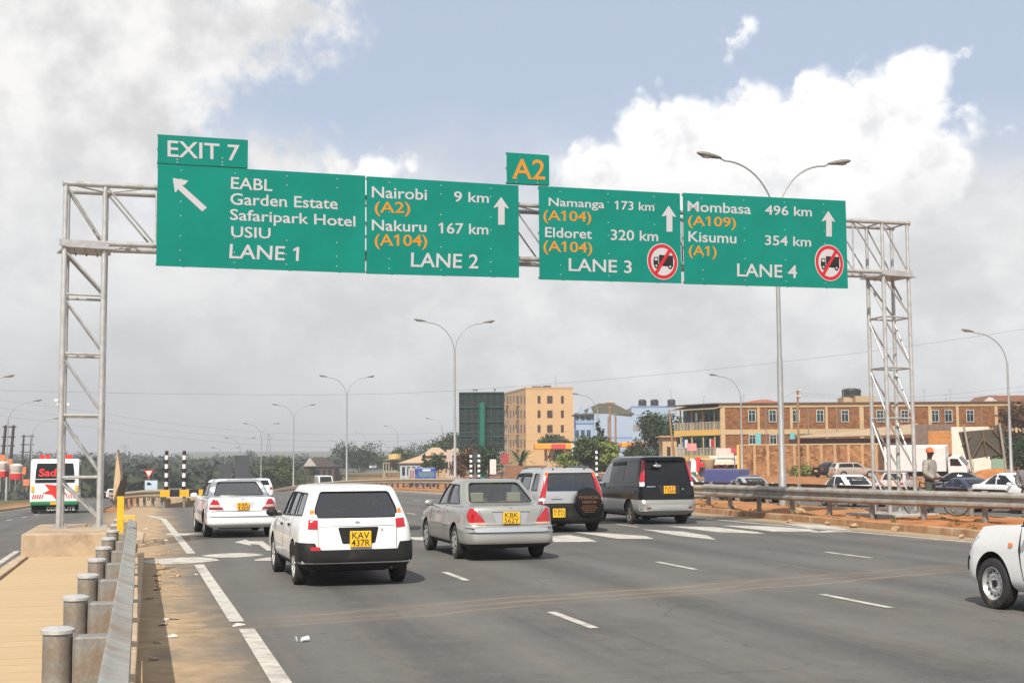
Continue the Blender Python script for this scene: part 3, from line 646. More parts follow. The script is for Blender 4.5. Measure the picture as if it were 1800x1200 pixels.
for k in range(12):
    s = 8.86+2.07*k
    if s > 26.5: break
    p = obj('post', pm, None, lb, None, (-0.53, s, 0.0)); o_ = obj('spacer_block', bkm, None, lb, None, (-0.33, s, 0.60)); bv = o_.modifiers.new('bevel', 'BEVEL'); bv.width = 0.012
ye = MB(); ye.box((-0.36, 26.25, 0.66), (0.22, 0.05, 0.36)); ye.tube((-0.36, 26.2, 0.0), (-0.36, 26.2, 0.6), 0.07, n=12)
obj('end_cap', ye, mat('faded_yellow', (0.62, 0.40, 0.10), 0.6, var=0.15), lb, bevel=0.01)
def barrier(name, label, pts, zc, side, spacing, ph, m=None, cap_h=0.80, r=0.075, group=None):
    t = thing(name, label, 'guardrail', group=group); m = m or railm
    obj('rail', wrail(pts, zc, side), m, t, 50)
    P_ = [V(p) for p in pts]; me = make_mesh('post', cpost(cap_h, r), [galv2, galv2], 40); d = ph; k = 0; n = 0
    for a, c in zip(P_[:-1], P_[1:]):
        L = (c-a).length
        while d < L and n < 98:
            q = a.lerp(c, d/L); a2 = (c-a).normalized(); nx = V((a2.y, -a2.x, 0))*side
            obj('post', me, None, t, None, q - nx*0.14); n += 1; d += spacing
        d -= L
    return t
near_pts = [(20.1, 27.2), (19.43, 30.07), (18.9, 32.2), (18.62, 34.4), (18.45, 36.5), (18.25, 39.3), (18.1, 43.2)]
RS = 1.3; RD = 1.0
barrier('guardrail', 'near grey corrugated barrier on red median in front of the gantry tower', [(x, y, 0.17) for x, y in near_pts], 0.58, -1, 2.03, 0.3)
RS = 1.15
far_pts = [(18.75, s, gz(18.75, s)+0.12) for s in steps((44.2, 60, 4), (60, 300, 12))]
barrier('guardrail', 'long weathered barrier along median going downhill behind the moving cars', far_pts, 0.58, -1, 2.6, 0.5, mat('brownish_rail', (0.42, 0.36, 0.26), 0.6, 0.3, 0.15, 3))
bk_pts = [(22.15, s, gz(22.15, s)+0.12) for s in steps((32.2, 60, 4), (60, 300, 12))]
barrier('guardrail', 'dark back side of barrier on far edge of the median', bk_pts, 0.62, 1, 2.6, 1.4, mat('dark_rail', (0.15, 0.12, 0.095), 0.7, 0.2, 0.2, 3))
# barrier nose at the exit fork
fork = thing('guardrail', 'crash barrier with black and yellow striped nose at the exit fork', 'guardrail')
lp = [(0.5, 61.9), (-0.3, 67), (-1.3, 75), (-2.3, 88), (-3.0, 108), (-3.4, 140), (-3.6, 190)]
lp = [(x, y, gz(x, y)) for x, y in lp]
obj('rail', wrail(lp, 0.62, -1), mat('brownish_rail', (0.42, 0.36, 0.26)), fork, 50)
rp = [(x, y, gz(x, y)) for x, y in ((2.3, 62.2), (2.6, 80), (2.2, 108), (1.6, 150), (1.2, 190))]
obj('rail', wrail(rp, 0.62, 1), MATS['brownish_rail'], fork, 50)
me = make_mesh('post', cpost(0.76, 0.07), [galv2, galv2], 40)
for P_ in (lp, rp):
    for a, c in zip(P_[:-1], P_[1:]):
        n = int((V(c)-V(a)).length/2.2)
        for i in range(min(n, 14)):
            q = V(a).lerp(V(c), (i+0.3)/n); q.x += 0.14 if P_ is lp else -0.14; obj('post', me, None, fork, None, q)
z = gz(1.4, 62)
sm_ = MB(); blackm = mat('black_paint', (0.02, 0.02, 0.02), 0.5); yel = mat('traffic_yellow', (0.70, 0.40, 0.03), 0.5, var=0.1)
for k in range(5): sm_.box((0.62+0.41*k, 61.8+0.05*k, z+0.62), (0.41, 0.07, 0.30), 0.12, k % 2)
obj('striped_nose', sm_, [yel, blackm], fork)
for x in (0.6, 1.45, 2.3): obj('post', me, None, fork, None, (x, 62.0, z))
fb = MB(); fb.box((1.45, 62.8, z+0.2), (1.5, 0.8, 0.5)); tag(obj('concrete_block', fb, kerbl, None, bevel=0.04), 'sandy concrete block behind the striped barrier nose', 'block')
# ------------------------------------------------------------------ vehicles
tyrem = mat('tyre_rubber', (0.022, 0.021, 0.02), 0.85, var=0.25, scale=9, dirt=((0.13, 0.105, 0.08), 0.5, 5))
darkpl = mat('dark_plastic', (0.013, 0.013, 0.013), 0.55, var=0.2, scale=6, dirt=((0.05, 0.042, 0.03), 0.35, 3), spec=0.25)
under = mat('underbody', (0.012, 0.011, 0.010), 0.9)
seatm = mat('seat_cloth', (0.075, 0.072, 0.07), 0.9); seatl = mat('pale_seat_cloth', (0.42, 0.38, 0.31), 0.9)
redl = mat('lamp_red', (0.42, 0.006, 0.012), 0.12, var=0.2, scale=30, coat=1.0); orl = mat('lamp_amber', (0.85, 0.20, 0.012), 0.15, coat=1.0, var=0.12, scale=25)
clr = mat('lamp_clear', (0.72, 0.70, 0.70), 0.15, coat=1.0, var=0.15, scale=30); dkred = mat('lamp_dark_red', (0.16, 0.012, 0.015), 0.15, coat=1.0, var=0.2, scale=30)
plate_y = mat('plate_yellow', (0.78, 0.46, 0.018), 0.45, var=0.06); plate_k = mat('plate_black', (0.015, 0.013, 0.012), 0.5); plate_w = mat('plate_white', (0.75, 0.75, 0.73), 0.5)
chrome = mat('chrome', (0.75, 0.75, 0.75), 0.12, 1.0, 0.03); alloy = mat('wheel_alloy', (0.50, 0.49, 0.46), 0.35, 0.5, 0.12, 8); steelw = mat('wheel_steel', (0.50, 0.50, 0.50), 0.4, 0.5, 0.12, 8)
blackglass = mat('privacy_glass', (0.008, 0.009, 0.010), 0.04, var=0.05, coat=0.0, spec=0.5)
gap = mat('panel_gap', (0.03, 0.03, 0.03), 0.8)
W_TINT = glass('tinted_glass', (0.30, 0.32, 0.33), 0.06); W_DARK = glass('dark_glass', (0.24, 0.245, 0.25), 0.10); W_CLEAR = glass('green_glass', (0.74, 0.80, 0.73), 0.05)
def carpaint(name, col, metal=0.0, rough=0.28, dust=0.12): return mat(name, col, rough, metal, 0.02, 1.2, coat=0.7, dirt=((0.42, 0.38, 0.32), dust, 1.6))
whitep = mat('white_paint', (0.78, 0.78, 0.77), 0.28, 0, 0.0, 2, coat=0.7); silverp = carpaint('silver_paint', (0.40, 0.39, 0.36), 0.55, 0.33); silver2 = carpaint('pale_silver_paint', (0.47, 0.48, 0.49), 0.5, 0.33)
blackp = mat('black_paint_gloss', (0.006, 0.007, 0.008), 0.07, 0, 0.1, 2, coat=0.0, spec=0.4); bluep = carpaint('dusty_blue_paint', (0.07, 0.075, 0.20), 0, 0.45); champ = carpaint('champagne_paint', (0.48, 0.42, 0.36), 0.4)

def outline(yr, yf, wr, wm, wf, rr, rf, br, bf, z):
    # right half of a plan outline, rear centre to front centre; z a number or [(y, z)...]
    ym = yr + (yf-yr)*0.5
    def W(y):
        u = (y-ym)/((yf-yr)/2); e = wr if u < 0 else wf; return wm + (e-wm)*abs(u)**2.4
    def zz(y):
        if not isinstance(z, (list, tuple)): return z
        if y <= z[0][0]: return z[0][1]
        for (a, p), (c, q) in zip(z[:-1], z[1:]):
            if y <= c: return p+(q-p)*(y-a)/(c-a)
        return z[-1][1]
    pts = []; K1, K2, K3 = 5, 5, 18
    w = W(yr+rr)
    for i in range(K1): x = (w-rr)*i/K1; pts.append((x, yr+br*(x/w)**2))
    y0 = yr+br*((w-rr)/w)**2
    for j in range(K2): a = pi/2*j/K2; pts.append((w-rr+rr*sin(a), y0+rr*(1-cos(a))))
    ya = y0+rr; wF = W(yf-rf); y1 = yf-bf*((wF-rf)/wF)**2; yb = y1-rf
    for i in range(K3+1): y = ya+(yb-ya)*i/K3; pts.append((W(y), y))
    wq = W(yb)
    for j in range(1, K2+1): a = pi/2*(1-j/K2); pts.append((wq-rf+rf*sin(a), y1-rf*(1-cos(a)) ))
    for i in range(1, K1+1): x = (wq-rf)*(1-i/K1); pts.append((x, yf-bf*(x/wq)**2))
    return [(x, y, zz(y)) for x, y in pts]
def full(half): return half + [(-x, y, z) for x, y, z in half[-2:0:-1]]
def loft(rings, mats_i, sub=3, hard=()):
    # rings of equal length; Catmull-Rom between them except at hard ones
    R_ = [[V(p) for p in full(r)] for r in rings]; N = len(R_); n = len(R_[0]); rows = []; ms = []
    for k in range(N-1):
        a, c = R_[k], R_[k+1]
        p0 = R_[k-1] if k > 0 and k not in hard else None; p3 = R_[k+2] if k+2 < N and (k+1) not in hard else None
        for q in range(sub):
            t = q/sub; row = []
            for i in range(n):
                A, B = a[i], c[i]; d = B-A; m0 = (B-p0[i])*0.5 if p0 else d; m1 = (p3[i]-A)*0.5 if p3 else d
                L = d.length
                if m0.length > L*1.2: m0 = m0*(L*1.2/m0.length)
                if m1.length > L*1.2: m1 = m1*(L*1.2/m1.length)
                t2, t3 = t*t, t*t*t
                row.append(A*(2*t3-3*t2+1)+m0*(t3-2*t2+t)+B*(3*t2-2*t3)+m1*(t3-t2))
            rows.append(row); ms.append(mats_i[k])
    rows.append(R_[-1]); mb = MB()
    for r in rows: mb.v += [tuple(p) for p in r]
    for k in range(len(rows)-1):
        for i in range(n): mb.f.append((k*n+i, k*n+(i+1) % n, (k+1)*n+(i+1) % n, (k+1)*n+i)); mb.m.append(ms[k])
    def cap(row0, m, flip):     # close with a ladder of quads from one side to the other
        h_ = n//2
        for i in range(h_):
            a, b_ = i, (n-i) % n; c, d = i+1, n-i-1
            q = [row0+a, row0+c, row0+d, row0+b_]
            q = list(dict.fromkeys(q))
            if len(q) >= 3: mb.f.append(tuple(q if flip else q[::-1])); mb.m.append(m)
    cap(0, mats_i[0], False); cap((len(rows)-1)*n, mats_i[-1], True)
    return mb
VIEW = {'rear': (V((0, 1, 0)), lambda p: V((p[0], -20, p[1]))), 'front': (V((0, -1, 0)), lambda p: V((p[0], 20, p[1]))),
        'left': (V((1, 0, 0)), lambda p: V((-20, p[0], p[1]))), 'right': (V((-1, 0, 0)), lambda p: V((20, p[0], p[1]))), 'top': (V((0, 0, -1)), lambda p: V((p[0], p[1], 20)))}
def rounded(poly, r, k=3):
    if r <= 0: return [V(p) for p in poly]
    out = []; n = len(poly)
    for i in range(n):
        a, b_, c = V(poly[i-1]), V(poly[i]), V(poly[(i+1) % n]); u = a-b_; v = c-b_; q = min(r, u.length*0.45, v.length*0.45)
        s, e = b_+u.normalized()*q, b_+v.normalized()*q
        for j in range(k+1): t = j/k; out.append(s*(1-t)**2+b_*2*t*(1-t)+e*t*t)
    return out
def dense(pts, d):
    out = []
    for a, c in zip(pts, pts[1:]+pts[:1]):
        n = max(1, int((c-a).length/d))
        out += [a.lerp(c, i/n) for i in range(n)]
    return out
def patch(bvh, view, poly, off=0.004, deep=0.03, r=0.0, step=0.09, m=0):
    # a piece of skin that follows the body: poly is drawn in the view's own plane
    d, org = VIEW[view]; pts = dense(rounded(poly, r), step); c = sum(pts, V((0, 0)))/len(pts); n = len(pts)
    rings = [1.0, 0.82, 0.6, 0.36, 0.15]; vs = []; last = None
    for k in rings:
        for p in pts:
            q = c+(p-c)*k; hit = bvh.ray_cast(org(q), d)
            pos = hit[0] if hit[0] is not None else None
            if pos is None:
                nb = bvh.find_nearest(org(q)+d*19.2); pos = nb[0]
            vs.append(pos - d*off)
    hit = bvh.ray_cast(org(c), d); vs.append((hit[0] if hit[0] is not None else vs[0]) - d*off)
    mb = MB(); K = len(rings)
    back = [v + d*deep for v in vs[:n]]; base_ = len(vs); vs += back
    fs = [(k*n+i, k*n+(i+1) % n, (k+1)*n+(i+1) % n, (k+1)*n+i) for k in range(K-1) for i in range(n)]
    fs += [((K-1)*n+i, (K-1)*n+(i+1) % n, K*n) for i in range(n)]
    fs += [(i, base_+i, base_+(i+1) % n, (i+1) % n) for i in range(n)]
    fn = sum(((vs[f_[1]]-vs[f_[0]]).cross(vs[f_[2]]-vs[f_[0]]) for f_ in fs[:n]), V())
    if fn.dot(d) > 0: fs = [f_[::-1] for f_ in fs]      # faces look outwards
    return mb.add(vs, fs, m)
def solid_patch(bvh, view, poly, out=0.12, deep=0.22, r=0.0):
    mb = patch(bvh, view, poly, out, out+deep, r, 0.12); n = None
    # close the back with a shrunken copy of the same rings
    d, org = VIEW[view]; k = [q for q in mb.f if len(q) == 3]; N = len(k)
    base_ = len(mb.v)-N; c = sum((V(mb.v[base_+i]) for i in range(N)), V())/N; mb.v.append(tuple(c)); L = len(mb.v)-1
    for i in range(N): mb.f.append((base_+(i+1) % N, base_+i, L)); mb.m.append(0)
    return mb
def boolean(o, cut, op='DIFFERENCE'):
    c = bpy.data.objects.new('cutter', cut); COL.objects.link(c); c.parent = o.parent
    md = o.modifiers.new('b', 'BOOLEAN'); md.operation = op; md.object = c; md.solver = 'EXACT'; md.use_self = False
    try: md.material_mode = 'TRANSFER'
    except Exception: pass
    me = bpy.data.meshes.new_from_object(o.evaluated_get(bpy.context.evaluated_depsgraph_get()))
    o.modifiers.clear(); old = o.data; o.data = me; bpy.data.objects.remove(c)
    return o
def wheel(car, x, y, rad, width, side, style='hub', rim=None, col=None):
    k = rad; w2 = width/2
    tm = MB(); tm.lathe([(k*0.64, -w2*0.8), (k*0.70, -w2*0.98), (k*0.86, -w2), (k*0.965, -w2*0.86), (k, -w2*0.6), (k, w2*0.6), (k*0.965, w2*0.86), (k*0.86, w2), (k*0.70, w2*0.98), (k*0.64, w2*0.8)], 40, axis='X')
    wo = obj('wheel', tm, tyrem, car, 35, (x, y, rad)); rr = k*0.66; s = side; rm = MB()
    if style == 'steel':
        rm.lathe([(rr*1.0, s*w2*0.86), (rr*0.965, s*w2*0.92), (rr*0.92, s*w2*0.78), (rr*0.86, s*w2*0.45), (rr*0.80, s*w2*0.35), (rr*0.62, s*w2*0.52), (rr*0.46, s*w2*0.55), (rr*0.40, s*w2*0.42), (rr*0.3, s*w2*0.44), (0.001, s*w2*0.44)], 36, axis='X')
        for i in range(12):
            a = 2*pi*i/12; c = V((s*w2*0.46, rr*0.72*cos(a), rr*0.72*sin(a))); rm.tube(c-V((s*0.01, 0, 0)), c+V((s*0.012, 0, 0)), rr*0.055, n=8, m=1)
        rm.lathe([(rr*0.24, s*w2*0.4), (rr*0.2, s*w2*0.62), (0.001, s*w2*0.64)], 14, axis='X', m=1)
        for i in range(4): a = pi/4+pi*i/2; rm.tube((s*w2*0.42, rr*0.32*cos(a), rr*0.32*sin(a)), (s*w2*0.6, rr*0.32*cos(a), rr*0.32*sin(a)), rr*0.045, n=6)
    elif style == 'spoke':
        rm.lathe([(rr*1.0, s*w2*0.86), (rr*0.96, s*w2*0.92), (rr*0.90, s*w2*0.7), (rr*0.88, s*w2*0.2)], 32, axis='X'); rm.lathe([(rr*0.9, s*w2*0.2), (0.001, s*w2*0.2)], 20, axis='X', m=1)
        for i in range(6):
            a = 2*pi*i/6; rm.bar((s*w2*0.72, rr*0.1*cos(a), rr*0.1*sin(a)), (s*w2*0.78, rr*0.93*cos(a), rr*0.93*sin(a)), rr*0.16, 0.03)
        rm.lathe([(rr*0.22, s*w2*0.6), (rr*0.2, s*w2*0.84), (0.001, s*w2*0.86)], 14, axis='X')
    else:                        # full wheel trim with slots
        rm.lathe([(rr*1.02, s*w2*0.86), (rr*0.98, s*w2*0.98), (rr*0.84, s*w2*0.93), (rr*0.5, s*w2*1.04), (rr*0.25, s*w2*1.06), (0.001, s*w2*1.06)], 32, axis='X')
        for i in range(7): a = 2*pi*i/7; rm.bar((s*w2*0.95, rr*0.62*cos(a), rr*0.62*sin(a)), (s*w2*0.975, rr*0.86*cos(a), rr*0.86*sin(a)), rr*0.13, 0.02, 1)
    obj('rim', rm, [rim or steelw, under], wo, 35); return wo
def make_car(name, label, cat, pos, rz, S, group=None):
    """S: rings, bands, hard, paints, axles (y rear, y front), track, rad, windows, extras, cabin"""
    t = thing(name, label, cat, pos, rz, group)
    body_mb = loft(S['rings'], S['bands'], S.get('sub', 3), S.get('hard', ()))
    ref = make_mesh('ref', body_mb, S['paints']); bv = BVHTree.FromPolygons([v.co for v in ref.vertices], [tuple(p.vertices) for p in ref.polygons])
    mats_ = list(S['paints']) + [under, S.get('lining', seatm)]
    me = make_mesh('body', body_mb, mats_); bo = obj('body', me, None, t)
    rad, tw = S['rad'], S.get('tyre', 0.19); arch = S.get('arch', rad+0.05); iU = len(S['paints'])
    cut = MB()
    for y in S['axles']:
        for sd in (-1, 1):
            xo = S['track']/2; a, e = (xo-tw*0.75, xo+0.5) ; cut.tube((sd*a, y, rad+0.015), (sd*e, y, rad+0.015), arch, n=36)
    cm = make_mesh('cut', cut, mats_); cm.polygons.foreach_set('material_index', [iU]*len(cm.polygons)); boolean(bo, cm)
    wins = S['windows']
    if S.get('cabin'):
        cr = S['cabin']; cb = loft(cr, [0]*len(cr), 1, tuple(range(len(cr)))); cm = make_mesh('cut', cb, mats_); cm.polygons.foreach_set('material_index', [iU+1]*len(cm.polygons)); boolean(bo, cm)
        for wd in wins:
            if wd.get('cut', True):
                for vw in ([wd['view']] + (['right'] if wd['view'] == 'left' else [])):
                    q = solid_patch(bv, vw, wd['poly'], 0.10, 0.34 if vw in ('rear', 'front') else 0.26, wd.get('r', 0.03))
                    cm = make_mesh('cut', q, mats_); boolean(bo, cm)
    bo.data.shade_smooth(); bo.data.set_sharp_from_angle(angle=R(S.get('angle', 34)))
    for wd in wins:
        for vw in ([wd['view']] + (['right'] if wd['view'] == 'left' else [])):
            cutq = S.get('cabin') and wd.get('cut', True)
            g_ = patch(bv, vw, wd['poly'], -0.012 if cutq else 0.004, 0.004 if cutq else 0.02, wd.get('r', 0.03))
            obj(wd.get('name', 'window'), g_, wd.get('mat', W_TINT), t, 50, fix=False)
            if cutq or wd.get('seal'):       # rubber seal round the pane
                po = [V(p) for p in rounded(wd['poly'], wd.get('r', 0.03))]; d, org = VIEW[vw]; pp = []
                for p in dense(po, 0.07):
                    hit = bv.ray_cast(org(p), d); pp.append((hit[0] if hit[0] is not None else bv.find_nearest(org(p)+d*19.2)[0]) - d*0.002)
                se = MB(); n = len(pp); se.path(pp+[pp[0]], 0.009, 5); obj('window_seal', se, darkpl, t, 60)
    for ex in S.get('extras', ()):
        for vw in ([ex['view']] + (['right'] if ex['view'] == 'left' and not ex.get('one') else [])):
            polys = ex['poly'] if isinstance(ex['poly'][0][0], (tuple, list)) else [ex['poly']]
            for po in polys:
                q = patch(bv, vw, po, ex.get('off', 0.006), ex.get('deep', 0.04), ex.get('r', 0.01), ex.get('step', 0.06))
                oo = obj(ex['name'], q, ex['mat'], t, 40)
                if ex.get('label'): oo['label'] = ex['label']
    for sd in (-1, 1):
        for i, y in enumerate(S['axles']):
            st = S.get('wheels', 'hub'); wheel(t, sd*(S['track']/2), y, rad, tw, sd, st, S.get('rim'))
    if S.get('plate'):
        view, x, z, wd_, hg, l1, l2 = S['plate']; d, org = VIEW[view]
        q = patch(bv, view, [(x-wd_/2, z-hg/2), (x+wd_/2, z-hg/2), (x+wd_/2, z+hg/2), (x-wd_/2, z+hg/2)], 0.03, 0.05, 0.01)
        ys_ = [v[1] for v in q.v]; yy = min(ys_) if view == 'rear' else max(ys_)
        pl = MB(); pl.box((x, yy, z), (wd_, 0.02, hg)); po = obj('number_plate', pl, S.get('plate_mat', plate_y), t, None, None, 0.006)
        tx = MB(); e = -1 if view == 'rear' else 1; yt = yy+e*0.0125; k = 1 if view == 'rear' else -1
        rows = [(l1, z+hg*0.03, hg*0.40, 0.80), (l2, z-hg*0.43, hg*0.40, 0.86)] if l2 else [(l1, z-hg*0.33, hg*0.66, 0.9)]
        if l1:
            for s_, zb, hh, wf_ in rows:
                if s_: text_to(tx, s_, (x-k*wd_*wf_/2, yt, zb), (x+k*wd_*wf_/2, yt, zb), (x-k*wd_*wf_/2, yt, zb+hh), 0.004)
            obj('plate_lettering', tx, plate_k, po)
    if S.get('cabin') and S.get('seats', True):
        z0 = S.get('seat_z', 0.52); hgt = S.get('seat_h', 0.52)
        for (x, y, wd_, head) in S.get('seat_pos', ((-0.36, -0.45, 0.5, 1), (0.36, -0.45, 0.5, 1), (-0.36, 0.35, 0.5, 1), (0.36, 0.35, 0.5, 1))):
            sm = MB(); sm.box((x, y, z0+hgt/2), (wd_, 0.14, hgt), 0, 0, Matrix.Rotation(R(10), 3, 'X'))
            if head: sm.box((x, y-0.08, z0+hgt+0.09), (0.25, 0.09, 0.16), 0, 0, Matrix.Rotation(R(8), 3, 'X')); sm.tube((x-0.05, y-0.06, z0+hgt-0.02), (x-0.05, y-0.06, z0+hgt+0.05), 0.01, n=6); sm.tube((x+0.05, y-0.06, z0+hgt-0.02), (x+0.05, y-0.06, z0+hgt+0.05), 0.01, n=6)
            obj('seat', sm, S.get('lining', seatm), t, None, None, 0.035)
        if S.get('driver', True):
            dm = MB(); dm.ball((0.36, 0.30, 1.20 if S['rings'][-1][0][2] < 1.6 else 1.45), (0.085, 0.10, 0.125)); dm.ball((0.36, 0.34, 0.88 if S['rings'][-1][0][2] < 1.6 else 1.12), (0.21, 0.12, 0.26)); obj('driver', dm, mat('driver_dark', (0.03, 0.026, 0.024), 0.8), t, 60)
    if S.get('mirror'):
        yy, zz_, xx, mm = S['mirror']
        for sd in (-1, 1):
            mi = MB(); mi.ball((sd*(xx+0.11), yy, zz_), (0.09, 0.05, 0.065), 14, 9); mi.tube((sd*(xx-0.05), yy+0.03, zz_-0.045), (sd*(xx+0.06), yy+0.01, zz_-0.03), 0.025, n=8)
            obj('mirror', mi, mm, t, 60)
    if S.get('under', True):
        ub = MB(); y0, y1 = S['axles']; ub.box((0, (y0+y1)/2, 0.27), (1.0, y1-y0+0.6, 0.14)); ub.tube((-S['track']/2+0.1, y0, rad*0.9), (S['track']/2-0.1, y0, rad*0.9), 0.06, n=10)
        ub.tube((0.3, y0-0.55, 0.31), (0.3, y0-0.15, 0.31), 0.08, n=10); ub.tube((0.5, y0-0.72, 0.27), (0.45, y0-0.4, 0.28), 0.025, n=8)
        obj('underbody', ub, under, t)
    bpy.data.meshes.remove(ref)
    return t, bv
def sedan_rings(L, hw, zr, belt, hood, deck, cowl_y, back_y, roof_f, roof_r, wb=0.16, nose=0.70):
    h2 = L/2; c = hw
    return [outline(-h2+0.16, h2-0.14, c*0.84, c*0.86, c*0.80, 0.16, 0.2, 0.04, 0.06, wb+0.06),
            outline(-h2+0.02, h2-0.03, c*0.95, c*0.965, c*0.93, 0.20, 0.26, 0.06, 0.10, wb+0.14),
            outline(-h2, h2, c*0.97, c, c*0.95, 0.22, 0.3, 0.08, 0.12, 0.44),
            outline(-h2+0.03, h2-0.02, c*0.965, c, c*0.94, 0.22, 0.3, 0.08, 0.13, 0.60),
            outline(-h2+0.06, h2-0.05, c*0.955, c*0.992, c*0.93, 0.22, 0.3, 0.08, 0.13, [(-h2, 0.62), (-h2+0.5, 0.66), (0, 0.68), (h2-0.6, 0.64), (h2, 0.60)]),
            outline(-h2+0.08, h2-0.10, c*0.93, c*0.965, c*0.90, 0.22, 0.3, 0.08, 0.14, [(-h2, deck-0.06), (back_y, belt-0.03), (cowl_y, belt-0.05), (h2-0.7, hood-0.07), (h2, nose)]),
            outline(-h2+0.13, h2-0.19, c*0.86, c*0.935, c*0.82, 0.24, 0.3, 0.08, 0.14, [(-h2, deck), (back_y, belt), (cowl_y, belt-0.01), (h2-0.7, hood-0.02), (h2, nose+0.04)]),
            outline(back_y, cowl_y, c*0.80, c*0.905, c*0.78, 0.22, 0.25, 0.10, 0.22, [(back_y, deck+0.012), (back_y+0.5, belt+0.015), (cowl_y-0.5, belt+0.0), (cowl_y, hood+0.03)]),
            outline(back_y+(roof_r-back_y)*0.5, cowl_y+(roof_f-cowl_y)*0.5, c*0.74, c*0.83, c*0.72, 0.2, 0.22, 0.09, 0.16, (belt+zr)/2+0.01),
            outline(roof_r-0.03, roof_f+0.05, c*0.655, c*0.725, c*0.64, 0.18, 0.2, 0.07, 0.10, zr-0.055),
            outline(roof_r+0.10, roof_f-0.12, c*0.58, c*0.63, c*0.56, 0.18, 0.2, 0.06, 0.08, zr-0.012),
            outline(roof_r+0.35, roof_f-0.35, c*0.34, c*0.36, c*0.33, 0.15, 0.15, 0.02, 0.02, zr)]
def cabin_of(rings, i0, i1, zlow, ins=0.045):
    # hollow inside: base outline dropped to the floor, then the glasshouse rings drawn in
    def shrink(r, d):
        c = V((0, sum(p[1] for p in r)/len(r)))
        return [(max(0.0, x-d) if x > 0.3 else x*(1-d), y+(d if y < c.y else -d)*min(1, abs(y-c.y)/0.5), z) for x, y, z in r]
    b_ = shrink(rings[i0], ins+0.03)
    out = [[(x, y, zlow) for x, y, z in b_], [(x, y, z+0.0) for x, y, z in b_]]
    for k in range(i0+1, i1): out.append(shrink(rings[k], ins))
    out.append([(x, y, z-0.035) for x, y, z in shrink(rings[i1], ins+0.04)])
    return out
# white estate in the second lane -------------------------------------------------
L2, c = 2.15, 0.845
wag = [outline(-L2+0.14, L2-0.14, c*0.84, c*0.86, c*0.80, 0.16, 0.2, 0.04, 0.06, 0.24),
       outline(-L2+0.01, L2-0.03, c*0.96, c*0.965, c*0.93, 0.2, 0.26, 0.05, 0.1, 0.34),
       outline(-L2, L2, c*0.975, c, c*0.95, 0.2, 0.3, 0.06, 0.12, 0.50),
       outline(-L2+0.02, L2-0.02, c*0.975, c, c*0.94, 0.2, 0.3, 0.06, 0.13, 0.62),
       outline(-L2+0.035, L2-0.05, c*0.965, c*0.995, c*0.93, 0.18, 0.3, 0.06, 0.13, [(-2, 0.72), (1.3, 0.70), (2.1, 0.62)]),
       outline(-L2+0.05, L2-0.12, c*0.94, c*0.975, c*0.90, 0.17, 0.3, 0.06, 0.14, [(-2, 0.86), (0.9, 0.86), (1.5, 0.80), (2.1, 0.69)]),
       outline(-L2+0.07, L2-0.2, c*0.91, c*0.945, c*0.82, 0.16, 0.3, 0.06, 0.14, [(-2, 0.94), (0.9, 0.93), (1.5, 0.86), (2.1, 0.73)]),
       outline(-L2+0.09, 1.05, c*0.89, c*0.92, c*0.78, 0.16, 0.25, 0.06, 0.22, [(-2, 0.99), (0.6, 0.96), (1.05, 0.93)]),
       outline(-L2+0.20, 0.68, c*0.80, c*0.835, c*0.72, 0.15, 0.22, 0.06, 0.16, 1.20),
       outline(-L2+0.33, 0.33, c*0.715, c*0.745, c*0.64, 0.14, 0.2, 0.05, 0.10, 1.385),
       outline(-L2+0.42, 0.16, c*0.63, c*0.66, c*0.56, 0.14, 0.2, 0.05, 0.08, 1.435),
       outline(-L2+0.7, -0.1, c*0.34, c*0.36, c*0.33, 0.12, 0.15, 0.02, 0.02, 1.45)]
AX = (-1.38, 1.10)
bumper_m = darkpl
